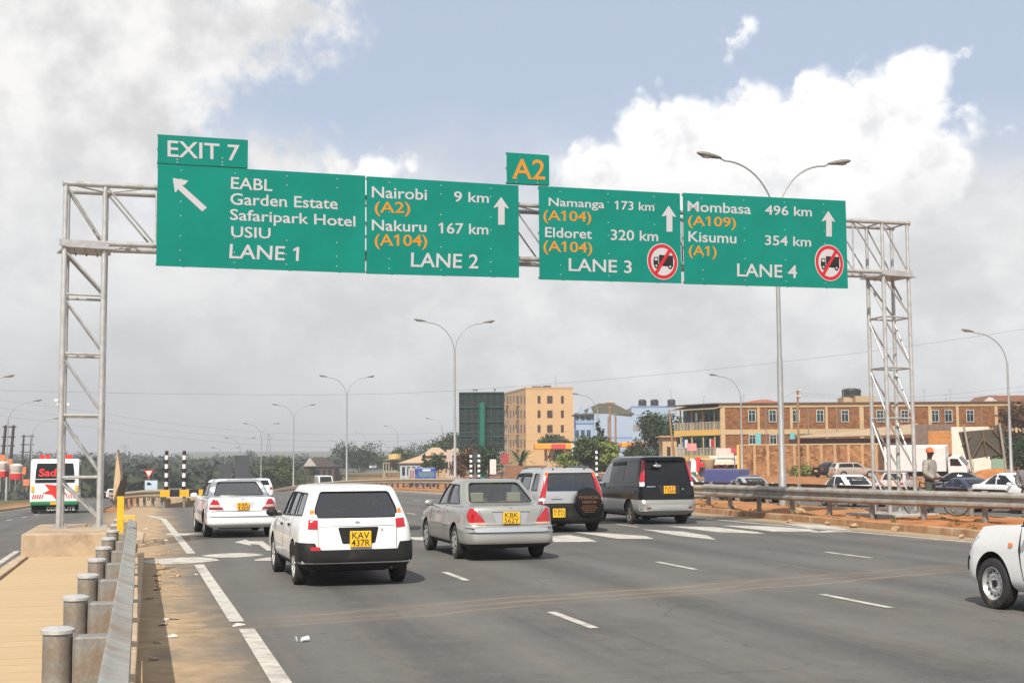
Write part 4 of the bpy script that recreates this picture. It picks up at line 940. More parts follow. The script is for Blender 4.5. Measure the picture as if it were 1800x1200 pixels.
spec = dict(rings=wag, bands=[1, 0, 0, 0, 0, 0, 0, 0, 0, 0, 0], paints=[whitep, darkpl], hard=(6,), axles=AX, track=1.47, rad=0.305, tyre=0.185, wheels='spoke', rim=alloy,
    cabin=cabin_of(wag, 7, 10, 0.5), lining=seatm, mirror=(0.62, 0.99, 0.80, darkpl), plate=('rear', 0.035, 0.685, 0.31, 0.23, 'KAV', '437R'),
    windows=[dict(name='rear_window', view='rear', poly=[(-0.575, 0.99), (0.575, 0.99), (0.60, 1.10), (0.50, 1.355), (-0.50, 1.355), (-0.60, 1.10)], mat=W_DARK, r=0.04),
             dict(view='left', poly=[(-1.78, 1.02), (-1.12, 1.00), (-1.10, 1.33), (-1.62, 1.33)], mat=W_TINT), dict(view='left', poly=[(-1.06, 1.00), (-0.32, 0.985), (-0.38, 1.33), (-1.05, 1.335)], mat=W_TINT),
             dict(view='left', poly=[(-0.26, 0.98), (0.66, 0.96), (0.22, 1.315), (-0.32, 1.33)], mat=W_TINT), dict(name='windscreen', view='front', poly=[(-0.58, 0.98), (0.58, 0.98), (0.46, 1.32), (-0.46, 1.32)], mat=W_TINT)],
    extras=[dict(name='tail_light', view='rear', poly=[[(-0.71, 0.83), (-0.57, 0.83), (-0.565, 0.955), (-0.695, 0.965)], [(0.57, 0.84), (0.71, 0.85), (0.70, 0.975), (0.565, 0.965)]], mat=redl, off=0.012),
            dict(name='reversing_light', view='rear', poly=[[(-0.692, 0.967), (-0.565, 0.957), (-0.575, 1.03), (-0.68, 1.04)], [(0.565, 0.967), (0.697, 0.978), (0.68, 1.05), (0.575, 1.04)]], mat=clr, off=0.011),
            dict(name='indicator', view='rear', poly=[[(-0.678, 1.042), (-0.602, 1.036), (-0.61, 1.10), (-0.655, 1.105)], [(0.602, 1.04), (0.678, 1.048), (0.655, 1.115), (0.61, 1.11)]], mat=orl, off=0.012),
            dict(name='plate_surround', view='rear', poly=[(-0.28, 0.85), (0.31, 0.855), (0.255, 0.625), (-0.22, 0.62)], mat=darkpl, off=0.008, r=0.02),
            dict(name='bumper', view='rear', poly=[[(-0.60, 0.535), (0.61, 0.54), (0.66, 0.36), (-0.66, 0.355)], [(-0.84, 0.64), (-0.61, 0.635), (-0.57, 0.52), (-0.60, 0.358), (-0.76, 0.36), (-0.84, 0.44)], [(0.84, 0.645), (0.62, 0.64), (0.58, 0.52), (0.61, 0.36), (0.76, 0.362), (0.84, 0.45)]], mat=darkpl, off=0.035, deep=0.1, r=0.02),
            dict(name='bumper_end', view='left', poly=[(-2.06, 0.64), (-1.75, 0.64), (-1.76, 0.38), (-2.02, 0.36)], mat=darkpl, off=0.02, deep=0.05),
            dict(name='reflector', view='rear', poly=[(-0.68, 0.585), (-0.54, 0.58), (-0.54, 0.53), (-0.68, 0.53)], mat=redl, off=0.042),
            dict(name='door_handle', view='left', poly=[[(-0.98, 0.84), (-0.80, 0.84), (-0.80, 0.875), (-0.98, 0.875)], [(-0.16, 0.82), (0.02, 0.82), (0.02, 0.855), (-0.16, 0.855)]], mat=darkpl, off=0.018),
            dict(name='door_gap', view='left', poly=[[(-0.30, 0.34), (-0.29, 0.34), (-0.29, 0.96), (-0.30, 0.96)], [(-1.10, 0.62), (-1.09, 0.62), (-1.07, 0.98), (-1.08, 0.98)], [(0.72, 0.36), (0.73, 0.36), (0.75, 0.93), (0.74, 0.93)]], mat=gap, off=0.002, r=0, deep=0.01),
            dict(name='tailgate_gap', view='rear', poly=[[(-0.57, 0.55), (-0.562, 0.55), (-0.562, 0.83), (-0.57, 0.83)], [(0.57, 0.55), (0.578, 0.55), (0.578, 0.84), (0.57, 0.84)], [(-0.56, 0.862), (0.56, 0.868), (0.56, 0.874), (-0.56, 0.868)]], mat=gap, off=0.0035, r=0, deep=0.01),
            dict(name='emblem', view='rear', poly=[(-0.045, 0.925), (0.0, 0.945), (0.045, 0.925), (0.0, 0.905)], mat=chrome, off=0.012), dict(name='lock', view='rear', poly=[(0.34, 0.80), (0.375, 0.80), (0.375, 0.83), (0.34, 0.83)], mat=chrome, off=0.012)])
make_car('estate_car', 'white estate car with black bumper and yellow plate KAV 437R', 'car', (2.83, 21.85, 0), R(1.8), spec)

# silver saloon ------------------------------------------------------------------
S2 = sedan_rings(4.47, 0.848, 1.445, 0.94, 0.86, 0.985, 0.98, -1.62, 0.10, -0.86, 0.17)
spec = dict(rings=S2, bands=[1, 0, 0, 0, 0, 0, 0, 0, 0, 0, 0], paints=[silverp, darkpl], hard=(6, 7), axles=(-1.22, 1.32), track=1.47, rad=0.305, tyre=0.19, wheels='hub', rim=alloy,
    cabin=cabin_of(S2, 7, 10, 0.5), lining=seatl, mirror=(0.66, 0.97, 0.80, silverp), plate=('rear', 0.0, 0.77, 0.31, 0.21, 'KBK', '562Y'), seat_h=0.5,
    seat_pos=((-0.36, -0.95, 0.5, 1), (0.36, -0.95, 0.5, 1), (0, -0.93, 0.3, 0), (-0.36, 0.05, 0.5, 1), (0.36, 0.05, 0.5, 1)),
    windows=[dict(name='rear_window', view='rear', poly=[(-0.60, 1.03), (0.60, 1.03), (0.47, 1.375), (-0.47, 1.375)], mat=W_CLEAR, r=0.06),
             dict(view='left', poly=[(-1.22, 1.0), (-0.40, 0.985), (-0.42, 1.35), (-0.80, 1.34)], mat=W_TINT, r=0.05), dict(view='left', poly=[(-0.33, 0.985), (0.68, 0.95), (0.02, 1.345), (-0.35, 1.35)], mat=W_TINT, r=0.05),
             dict(name='windscreen', view='front', poly=[(-0.60, 0.97), (0.60, 0.97), (0.46, 1.36), (-0.46, 1.36)], mat=W_CLEAR, r=0.05)],
    extras=[dict(name='tail_light', view='rear', poly=[[(-0.74, 0.94), (-0.785, 0.82), (-0.76, 0.69), (-0.47, 0.69), (-0.60, 0.86), (-0.68, 0.95)], [(0.74, 0.94), (0.785, 0.82), (0.76, 0.69), (0.47, 0.69), (0.60, 0.86), (0.68, 0.95)]], mat=redl, off=0.012, r=0.03),
            dict(name='reversing_light', view='rear', poly=[[(-0.76, 0.688), (-0.455, 0.688), (-0.44, 0.655), (-0.745, 0.655)], [(0.76, 0.688), (0.455, 0.688), (0.44, 0.655), (0.745, 0.655)]], mat=mat('lamp_amber_clear', (0.62, 0.40, 0.28), 0.15, coat=1, scale=30), off=0.013, r=0.01),
            dict(name='plate_recess', view='rear', poly=[(-0.33, 0.885), (0.33, 0.885), (0.27, 0.665), (-0.27, 0.665)], mat=silver2, off=0.004, r=0.02),
            dict(name='trunk_trim', view='rear', poly=[(-0.35, 0.905), (0.35, 0.905), (0.34, 0.885), (-0.34, 0.885)], mat=chrome, off=0.03, deep=0.05),
            dict(name='bumper', view='rear', poly=[(-0.83, 0.60), (0.83, 0.60), (0.83, 0.52), (-0.83, 0.52)], mat=silver2, off=0.045, deep=0.1, r=0.03),
            dict(name='bumper_groove', view='rear', poly=[(-0.83, 0.52), (0.83, 0.52), (0.83, 0.508), (-0.83, 0.508)], mat=gap, off=0.006, r=0),
            dict(name='door_handle', view='left', poly=[[(-0.72, 0.855), (-0.54, 0.85), (-0.54, 0.885), (-0.72, 0.89)], [(0.10, 0.83), (0.28, 0.825), (0.28, 0.86), (0.10, 0.865)]], mat=chrome, off=0.02),
            dict(name='side_moulding', view='left', poly=[[(-0.80, 0.60), (-0.36, 0.60), (-0.36, 0.635), (-0.80, 0.635)], [(-0.34, 0.60), (0.90, 0.60), (0.90, 0.635), (-0.34, 0.635)]], mat=silverp, off=0.012),
            dict(name='door_gap', view='left', poly=[[(-0.375, 0.32), (-0.366, 0.32), (-0.366, 0.97), (-0.375, 0.97)], [(0.88, 0.32), (0.89, 0.32), (0.80, 0.93), (0.79, 0.93)]], mat=gap, off=0.002, r=0, deep=0.01),
            dict(name='trunk_gap', view='rear', poly=[[(-0.455, 0.64), (-0.447, 0.64), (-0.60, 0.93), (-0.608, 0.93)], [(0.455, 0.64), (0.447, 0.64), (0.60, 0.93), (0.608, 0.93)], [(-0.45, 0.642), (0.45, 0.642), (0.45, 0.634), (-0.45, 0.634)]], mat=gap, off=0.004, r=0, deep=0.01),
            dict(name='emblem', view='rear', poly=[(-0.035, 0.955), (0.0, 0.975), (0.035, 0.955), (0.0, 0.93)], mat=chrome, off=0.014)])
make_car('saloon_car', 'silver saloon car with large red tail lights and yellow plate KBK 562Y', 'car', (6.24, 26.02, 0), R(0.6), spec)

# white saloon in the exit lane ----------------------------------------------------
S3 = sedan_rings(4.5, 0.855, 1.38, 0.93, 0.84, 0.96, 0.95, -1.45, 0.10, -0.80, 0.18)
spec = dict(rings=S3, bands=[0]*11, paints=[whitep], hard=(6, 7), axles=(-1.3, 1.38), track=1.47, rad=0.31, tyre=0.195, wheels='spoke', rim=alloy,
    cabin=cabin_of(S3, 7, 10, 0.5), lining=seatl, mirror=(0.62, 0.96, 0.80, whitep), plate=('rear', 0.0, 0.75, 0.28, 0.17, 'KAR', '101'), seat_h=0.45, plate_mat=mat('plate_amber', (0.80, 0.40, 0.015), 0.45),
    windows=[dict(name='rear_window', view='rear', poly=[(-0.60, 1.0), (0.60, 1.0), (0.47, 1.30), (-0.47, 1.30)], mat=glass('hazy_glass', (0.42, 0.44, 0.43), 0.16), r=0.05),
             dict(view='left', poly=[(-1.1, 0.99), (-0.36, 0.975), (-0.38, 1.285), (-0.76, 1.28)], mat=W_TINT), dict(view='left', poly=[(-0.30, 0.975), (0.66, 0.95), (0.0, 1.285), (-0.32, 1.285)], mat=W_TINT),
             dict(name='windscreen', view='front', poly=[(-0.58, 0.97), (0.58, 0.97), (0.46, 1.30), (-0.46, 1.30)], mat=W_TINT)],
    extras=[dict(name='tail_light', view='rear', poly=[[(-0.77, 0.79), (-0.69, 0.92), (-0.60, 0.92), (-0.53, 0.79)], [(0.77, 0.79), (0.69, 0.92), (0.60, 0.92), (0.53, 0.79)]], mat=redl, off=0.012, r=0.02),
            dict(name='reversing_light', view='rear', poly=[[(-0.775, 0.785), (-0.525, 0.785), (-0.49, 0.73), (-0.78, 0.73)], [(0.775, 0.785), (0.525, 0.785), (0.49, 0.73), (0.78, 0.73)]], mat=mat('lamp_rose', (0.62, 0.42, 0.40), 0.15, coat=1), off=0.012, r=0.01),
            dict(name='fog_light', view='rear', poly=[[(-0.78, 0.725), (-0.48, 0.725), (-0.44, 0.67), (-0.775, 0.67)], [(0.78, 0.725), (0.48, 0.725), (0.44, 0.67), (0.775, 0.67)]], mat=dkred, off=0.012, r=0.01),
            dict(name='plate_recess', view='rear', poly=[(-0.30, 0.855), (0.30, 0.855), (0.14, 0.655), (-0.14, 0.655)], mat=mat('pale_grey_paint', (0.55, 0.56, 0.56), 0.35), off=0.004, r=0.02),
            dict(name='bumper', view='rear', poly=[(-0.84, 0.625), (0.84, 0.625), (0.84, 0.52), (-0.84, 0.52)], mat=whitep, off=0.04, deep=0.1, r=0.03),
            dict(name='bumper_groove', view='rear', poly=[(-0.83, 0.645), (0.83, 0.645), (0.83, 0.628), (-0.83, 0.628)], mat=gap, off=0.004, r=0),
            dict(name='fuel_flap', view='left', poly=[(-1.82, 0.52), (-1.75, 0.52), (-1.73, 0.72), (-1.79, 0.72)], mat=mat('brown_stain', (0.33, 0.22, 0.12), 0.8), off=0.003, one=True),
            dict(name='door_gap', view='left', poly=[[(-0.34, 0.32), (-0.33, 0.32), (-0.33, 0.96), (-0.34, 0.96)]], mat=gap, off=0.002, r=0, deep=0.01),
            dict(name='emblem', view='rear', poly=[(-0.035, 0.92), (0.0, 0.935), (0.035, 0.92), (0.0, 0.905)], mat=chrome, off=0.014)])
make_car('saloon_car', 'white saloon car heading for the exit lane beside the striped barrier nose', 'car', (2.02, 35.35, 0), R(3), spec)

# silver and black off-roader with a spare wheel ---------------------------------
L2, c = 2.17, 0.885
suv = [outline(-L2+0.12, L2-0.14, c*0.84, c*0.86, c*0.80, 0.16, 0.2, 0.03, 0.06, 0.22),
       outline(-L2+0.0, L2-0.03, c*0.97, c*0.965, c*0.93, 0.18, 0.26, 0.04, 0.1, 0.32), outline(-L2, L2, c*0.99, c, c*0.95, 0.18, 0.3, 0.05, 0.12, 0.52),
       outline(-L2+0.01, L2-0.02, c*0.985, c, c*0.94, 0.17, 0.3, 0.05, 0.13, 0.70),
       outline(-L2+0.05, L2-0.05, c*0.965, c*0.99, c*0.93, 0.15, 0.3, 0.05, 0.13, [(-2, 0.73), (1.3, 0.74), (2.1, 0.70)]),
       outline(-L2+0.06, L2-0.14, c*0.955, c*0.975, c*0.90, 0.15, 0.3, 0.05, 0.14, [(-2, 0.93), (0.9, 0.93), (1.5, 0.9), (2.1, 0.78)]),
       outline(-L2+0.075, L2-0.22, c*0.935, c*0.955, c*0.82, 0.15, 0.3, 0.05, 0.14, [(-2, 1.04), (0.9, 1.02), (1.5, 0.97), (2.1, 0.84)]),
       outline(-L2+0.085, 1.1, c*0.925, c*0.945, c*0.80, 0.14, 0.25, 0.05, 0.22, [(-2, 1.09), (0.6, 1.06), (1.1, 1.02)]),
       outline(-L2+0.15, 0.75, c*0.85, c*0.865, c*0.74, 0.14, 0.22, 0.05, 0.16, 1.32), outline(-L2+0.24, 0.42, c*0.765, c*0.785, c*0.66, 0.13, 0.2, 0.05, 0.10, 1.525),
       outline(-L2+0.34, 0.22, c*0.68, c*0.70, c*0.58, 0.13, 0.2, 0.05, 0.08, 1.585), outline(-L2+0.7, -0.1, c*0.34, c*0.36, c*0.33, 0.12, 0.15, 0.02, 0.02, 1.605)]
spec = dict(rings=suv, bands=[1, 1, 1, 1, 0, 0, 0, 0, 0, 0, 0], paints=[silver2, darkpl], hard=(4, 6), axles=(-1.36, 1.26), track=1.53, rad=0.335, tyre=0.205, wheels='spoke', rim=alloy,
    cabin=cabin_of(suv, 7, 10, 0.55), lining=seatm, mirror=(0.7, 1.06, 0.82, silver2), plate=('rear', -0.375, 0.50, 0.32, 0.22, 'KBN', '137J'), seat_z=0.6,
    windows=[dict(name='rear_window', view='rear', poly=[(-0.64, 1.04), (0.68, 1.04), (0.57, 1.475), (-0.57, 1.475)], mat=W_DARK, r=0.03),
             dict(view='left', poly=[(-1.85, 1.04), (-1.38, 1.04), (-1.36, 1.46), (-1.72, 1.45)], mat=W_TINT, r=0.05), dict(view='left', poly=[(-1.18, 1.08), (-0.30, 1.06), (-0.34, 1.46), (-1.08, 1.465)], mat=W_TINT),
             dict(view='left', poly=[(-0.22, 1.06), (0.74, 1.03), (0.26, 1.44), (-0.26, 1.46)], mat=W_TINT), dict(name='windscreen', view='front', poly=[(-0.62, 1.06), (0.62, 1.06), (0.5, 1.47), (-0.5, 1.47)], mat=W_TINT)],
    extras=[dict(name='tail_light', view='rear', poly=[[(-0.83, 0.86), (-0.695, 0.86), (-0.60, 1.36), (-0.68, 1.36)], [(0.83, 0.86), (0.695, 0.86), (0.60, 1.36), (0.68, 1.36)]], mat=redl, off=0.014, r=0.01),
            dict(name='indicator', view='rear', poly=[[(-0.678, 1.365), (-0.60, 1.365), (-0.57, 1.50), (-0.635, 1.50)], [(0.678, 1.365), (0.60, 1.365), (0.57, 1.50), (0.635, 1.50)]], mat=mat('lamp_deep_amber', (0.75, 0.10, 0.012), 0.15, coat=1, var=0.15, scale=25), off=0.013, r=0.01),
            dict(name='reversing_light', view='rear', poly=[[(-0.835, 0.855), (-0.698, 0.855), (-0.71, 0.79), (-0.84, 0.79)], [(0.835, 0.855), (0.698, 0.855), (0.71, 0.79), (0.84, 0.79)]], mat=clr, off=0.013, r=0.01),
            dict(name='brake_light', view='rear', poly=[[(-0.84, 0.785), (-0.71, 0.785), (-0.72, 0.70), (-0.85, 0.72)], [(0.84, 0.785), (0.71, 0.785), (0.72, 0.70), (0.85, 0.72)]], mat=dkred, off=0.013, r=0.01),
            dict(name='tailgate_handle', view='rear', poly=[(-0.54, 0.885), (-0.27, 0.885), (-0.27, 0.85), (-0.54, 0.85)], mat=silver2, off=0.035, r=0.012), dict(name='emblem', view='rear', poly=[(-0.455, 0.93), (-0.36, 0.93), (-0.37, 0.90), (-0.445, 0.90)], mat=chrome, off=0.012),
            dict(name='tailgate_gap', view='rear', poly=[[(-0.69, 0.735), (0.69, 0.735), (0.69, 0.725), (-0.69, 0.725)]], mat=gap, off=0.03, r=0), 
            dict(name='reflector', view='rear', poly=[[(-0.66, 0.29), (-0.53, 0.29), (-0.53, 0.33), (-0.66, 0.33)], [(0.66, 0.29), (0.53, 0.29), (0.53, 0.33), (0.66, 0.33)]], mat=redl, off=0.01),
            dict(name='sill_cladding', view='left', poly=[(-0.95, 0.30), (0.85, 0.30), (0.85, 0.48), (-0.95, 0.48)], mat=darkpl, off=0.012), dict(name='rain_visor', view='left', poly=[[(-1.15, 1.40), (-0.34, 1.40), (-0.35, 1.475), (-1.06, 1.48)], [(-0.24, 1.40), (0.36, 1.38), (0.27, 1.45), (-0.25, 1.47)]], mat=darkpl, off=0.03, deep=0.02),
            dict(name='bumper', view='rear', poly=[(-0.87, 0.36), (0.87, 0.36), (0.87, 0.24), (-0.87, 0.24)], mat=darkpl, off=0.05, deep=0.12, r=0.04)])
t, bv = make_car('offroad_car', 'silver and black off-roader with a lettered spare wheel cover on its tailgate', 'car', (10.1, 34.72, -0.01), R(1.0), spec)
sp_ = MB(); yq = -2.17+0.06
sp_.lathe([(0.20, yq+0.02), (0.33, yq-0.0), (0.355, yq-0.05), (0.35, yq-0.17), (0.32, yq-0.205), (0.001, yq-0.215)], 36, (0.37, 0, 0.77), 'Y'); so = obj('spare_wheel_cover', sp_, blackp, t, 30)
gold = mat('gold_lettering', (0.19, 0.075, 0.03), 0.6); tx = MB(); yq -= 0.224
text_to(tx, 'FINANCIAL', (0.10, yq, 0.84), (0.64, yq, 0.84), (0.10, yq, 0.92), 0.005); text_to(tx, 'FREEDOM', (0.19, yq, 0.73), (0.55, yq, 0.73), (0.19, yq, 0.79), 0.005)
for k, (w_, z) in enumerate(((0.36, 0.67), (0.44, 0.62), (0.36, 0.57), (0.26, 0.52))): tx.box((0.37, yq, z), (w_, 0.003, 0.012))
obj('cover_lettering', tx, gold, so)
wi = MB(); wi.tube((-0.1, -2.03, 1.0), (0.28, -2.02, 1.05), 0.012, n=6); wi.ball((-0.42, -1.86, 1.565), (0.025, 0.03, 0.03)); wi.ball((0.40, -1.86, 1.565), (0.025, 0.03, 0.03)); wi.ball((0.02, -1.45, 1.62), (0.03, 0.05, 0.035)); obj('wiper', wi, darkpl, t)
rl = MB()
for sd in (-1, 1): rl.path([(sd*0.60, -1.7, 1.56), (sd*0.61, -1.5, 1.63), (sd*0.61, -0.3, 1.63), (sd*0.59, 0.1, 1.57)], 0.018, 6)
obj('roof_rail', rl, mat('roof_rail_grey', (0.12, 0.12, 0.125), 0.4, 0.3), t, 60)

# black and silver people carrier ---------------------------------------------------
L2, c = 2.22, 0.85
van = [outline(-L2+0.10, L2-0.14, c*0.86, c*0.88, c*0.80, 0.16, 0.2, 0.03, 0.06, 0.28), outline(-L2+0.0, L2-0.03, c*0.98, c*0.975, c*0.93, 0.2, 0.26, 0.05, 0.1, 0.38),
       outline(-L2-0.03, L2, c*1.0, c, c*0.95, 0.2, 0.3, 0.06, 0.12, 0.50), outline(-L2-0.02, L2-0.02, c*0.995, c, c*0.94, 0.2, 0.3, 0.06, 0.13, 0.62),
       outline(-L2+0.02, L2-0.05, c*0.985, c*0.995, c*0.93, 0.16, 0.3, 0.06, 0.13, 0.70), outline(-L2+0.03, L2-0.10, c*0.98, c*0.99, c*0.92, 0.15, 0.3, 0.05, 0.14, [(-2, 0.90), (1.3, 0.90), (2.1, 0.82)]),
       outline(-L2+0.04, L2-0.22, c*0.965, c*0.98, c*0.86, 0.14, 0.3, 0.05, 0.16, [(-2, 1.08), (1.3, 1.05), (2.1, 0.92)]), outline(-L2+0.05, 1.65, c*0.955, c*0.965, c*0.82, 0.13, 0.3, 0.05, 0.25, [(-2, 1.14), (1.0, 1.10), (1.65, 1.02)]),
       outline(-L2+0.13, 1.2, c*0.89, c*0.90, c*0.78, 0.13, 0.25, 0.05, 0.2, 1.45), outline(-L2+0.24, 0.72, c*0.80, c*0.82, c*0.72, 0.13, 0.22, 0.04, 0.14, 1.78),
       outline(-L2+0.27, 0.55, c*0.72, c*0.74, c*0.64, 0.13, 0.22, 0.04, 0.12, 1.87), outline(-L2+0.5, 0.2, c*0.4, c*0.42, c*0.4, 0.12, 0.15, 0.02, 0.02, 1.90)]
spec = dict(rings=van, bands=[1, 1, 1, 1, 0, 0, 0, 0, 0, 0, 0], paints=[blackp, carpaint('warm_silver_paint', (0.33, 0.32, 0.295), 0.5, 0.36)], hard=(4, 6), axles=(-1.30, 1.3), track=1.47, rad=0.33, tyre=0.2, wheels='spoke', rim=mat('dusty_wheel', (0.16, 0.145, 0.125), 0.7, 0.2),
    mirror=(1.1, 1.12, 0.80, blackp), plate=('rear', 0.02, 0.975, 0.34, 0.21, 'KAY', '130P'), plate_mat=MATS['plate_amber'],
    windows=[dict(name='rear_window', view='rear', poly=[(-0.66, 1.13), (0.66, 1.13), (0.55, 1.76), (-0.55, 1.76)], mat=blackglass, r=0.03), dict(view='left', poly=[(-1.86, 1.2), (-0.86, 1.17), (-0.86, 1.73), (-1.74, 1.73)], mat=blackglass, r=0.04),
             dict(view='left', poly=[(-0.82, 1.17), (0.22, 1.15), (0.20, 1.72), (-0.82, 1.73)], mat=blackglass, r=0.03), dict(view='left', poly=[(0.30, 1.15), (1.25, 1.10), (0.68, 1.66), (0.28, 1.71)], mat=glass('side_glass_grey', (0.3, 0.32, 0.32), 0.2), r=0.03), dict(name='windscreen', view='front', poly=[(-0.6, 1.12), (0.6, 1.12), (0.54, 1.72), (-0.54, 1.72)], mat=blackglass)],
    extras=[dict(name='tail_light', view='rear', poly=[[(-0.80, 1.19), (-0.685, 1.19), (-0.60, 1.78), (-0.66, 1.80)], [(0.80, 1.19), (0.685, 1.19), (0.60, 1.78), (0.66, 1.80)]], mat=redl, off=0.02, r=0.02), dict(name='reversing_light', view='rear', poly=[[(-0.815, 1.185), (-0.685, 1.185), (-0.70, 1.07), (-0.815, 1.07)], [(0.815, 1.185), (0.685, 1.185), (0.70, 1.07), (0.815, 1.07)]], mat=clr, off=0.018, r=0.02),
            dict(name='bumper', view='rear', poly=[(-0.84, 0.56), (0.84, 0.56), (0.84, 0.40), (-0.84, 0.40)], mat=silver2, off=0.04, deep=0.1, r=0.03), dict(name='reflector', view='rear', poly=[[(-0.67, 0.46), (-0.55, 0.46), (-0.55, 0.50), (-0.67, 0.50)], [(0.67, 0.47), (0.56, 0.47), (0.56, 0.51), (0.67, 0.51)]], mat=dkred, off=0.05),
            dict(name='plate_recess', view='rear', poly=[(-0.32, 1.105), (0.33, 1.105), (0.33, 0.85), (-0.20, 0.85)], mat=mat('gloss_black_trim', (0.02, 0.02, 0.022), 0.25), off=0.006, r=0.02), dict(name='badge', view='rear', poly=[(-0.63, 1.075), (-0.38, 1.075), (-0.38, 1.055), (-0.63, 1.055)], mat=chrome, off=0.01, r=0), dict(name='lock', view='rear', poly=[(0.41, 0.97), (0.45, 0.97), (0.45, 1.01), (0.41, 1.01)], mat=chrome, off=0.01),
            dict(name='spoiler', view='rear', poly=[(-0.56, 1.85), (0.56, 1.85), (0.56, 1.775), (-0.56, 1.775)], mat=blackp, off=0.09, deep=0.14, r=0.02), dict(name='rain_visor', view='left', poly=[(-0.84, 1.66), (0.2, 1.63), (0.18, 1.735), (-0.84, 1.745)], mat=darkpl, off=0.03, deep=0.02), dict(name='door_handle', view='left', poly=[[(0.28, 0.98), (0.46, 0.98), (0.46, 1.01), (0.28, 1.01)]], mat=blackp, off=0.02),
            dict(name='slide_rail', view='left', poly=[(-1.9, 1.06), (-0.86, 1.055), (-0.86, 1.04), (-1.9, 1.045)], mat=gap, off=0.006, r=0)])
t, bv = make_car('people_carrier', 'black people carrier with silver lower body and tall red tail lights', 'car', (13.78, 37.75, -0.02), R(1.5), spec)
rm = MB(); rm.ball((-0.31, -2.16, 1.63), (0.13, 0.05, 0.05)); rm.tube((-0.31, -2.14, 1.66), (-0.31, -2.0, 1.78), 0.014, n=6); obj('rear_mirror', rm, chrome, t, 60)
wi = MB(); wi.tube((-0.05, -2.17, 1.20), (0.40, -2.12, 1.30), 0.012, n=6); obj('wiper', wi, darkpl, t)
ex = MB(); ex.ball((-0.15, -1.35, 0.3), (0.25, 0.25, 0.14)); ex.ball((0.62, -2.1, 0.32), (0.10, 0.02, 0.12)); obj('axle_casing', ex, under, t)

# white estate whose nose enters at the right edge -----------------------------------
L2, c = 2.1, 0.845
pro = [outline(-L2+0.14, L2-0.16, c*0.86, c*0.87, c*0.82, 0.16, 0.22, 0.03, 0.08, 0.24), outline(-L2+0.01, L2-0.04, c*0.97, c*0.97, c*0.92, 0.18, 0.28, 0.04, 0.12, 0.32),
       outline(-L2, L2, c*0.985, c, c*0.94, 0.18, 0.32, 0.05, 0.14, 0.48), outline(-L2, L2-0.02, c*0.985, c, c*0.93, 0.18, 0.32, 0.05, 0.15, 0.62),
       outline(-L2+0.02, L2-0.07, c*0.975, c*0.995, c*0.92, 0.17, 0.32, 0.05, 0.15, [(-2, 0.76), (1.3, 0.75), (2.1, 0.72)]), outline(-L2+0.03, L2-0.16, c*0.96, c*0.98, c*0.88, 0.16, 0.3, 0.05, 0.16, [(-2, 0.92), (0.9, 0.90), (1.5, 0.88), (1.8, 0.85), (2.1, 0.79)]),
       outline(-L2+0.04, L2-0.26, c*0.93, c*0.955, c*0.86, 0.15, 0.3, 0.05, 0.16, [(-2, 0.98), (0.9, 1.0), (1.3, 0.99), (1.75, 0.94), (2.1, 0.87)]), outline(-L2+0.05, 0.95, c*0.91, c*0.93, c*0.80, 0.15, 0.25, 0.05, 0.22, [(-2, 1.03), (0.6, 1.04), (0.95, 1.04)]),
       outline(-L2+0.12, 0.75, c*0.83, c*0.85, c*0.74, 0.15, 0.22, 0.05, 0.16, 1.24), outline(-L2+0.22, 0.36, c*0.75, c*0.77, c*0.66, 0.14, 0.2, 0.05, 0.1, 1.43), outline(-L2+0.3, 0.2, c*0.66, c*0.68, c*0.58, 0.14, 0.2, 0.05, 0.08, 1.49), outline(-L2+0.7, -0.1, c*0.34, c*0.36, c*0.33, 0.12, 0.15, 0.02, 0.02, 1.51)]
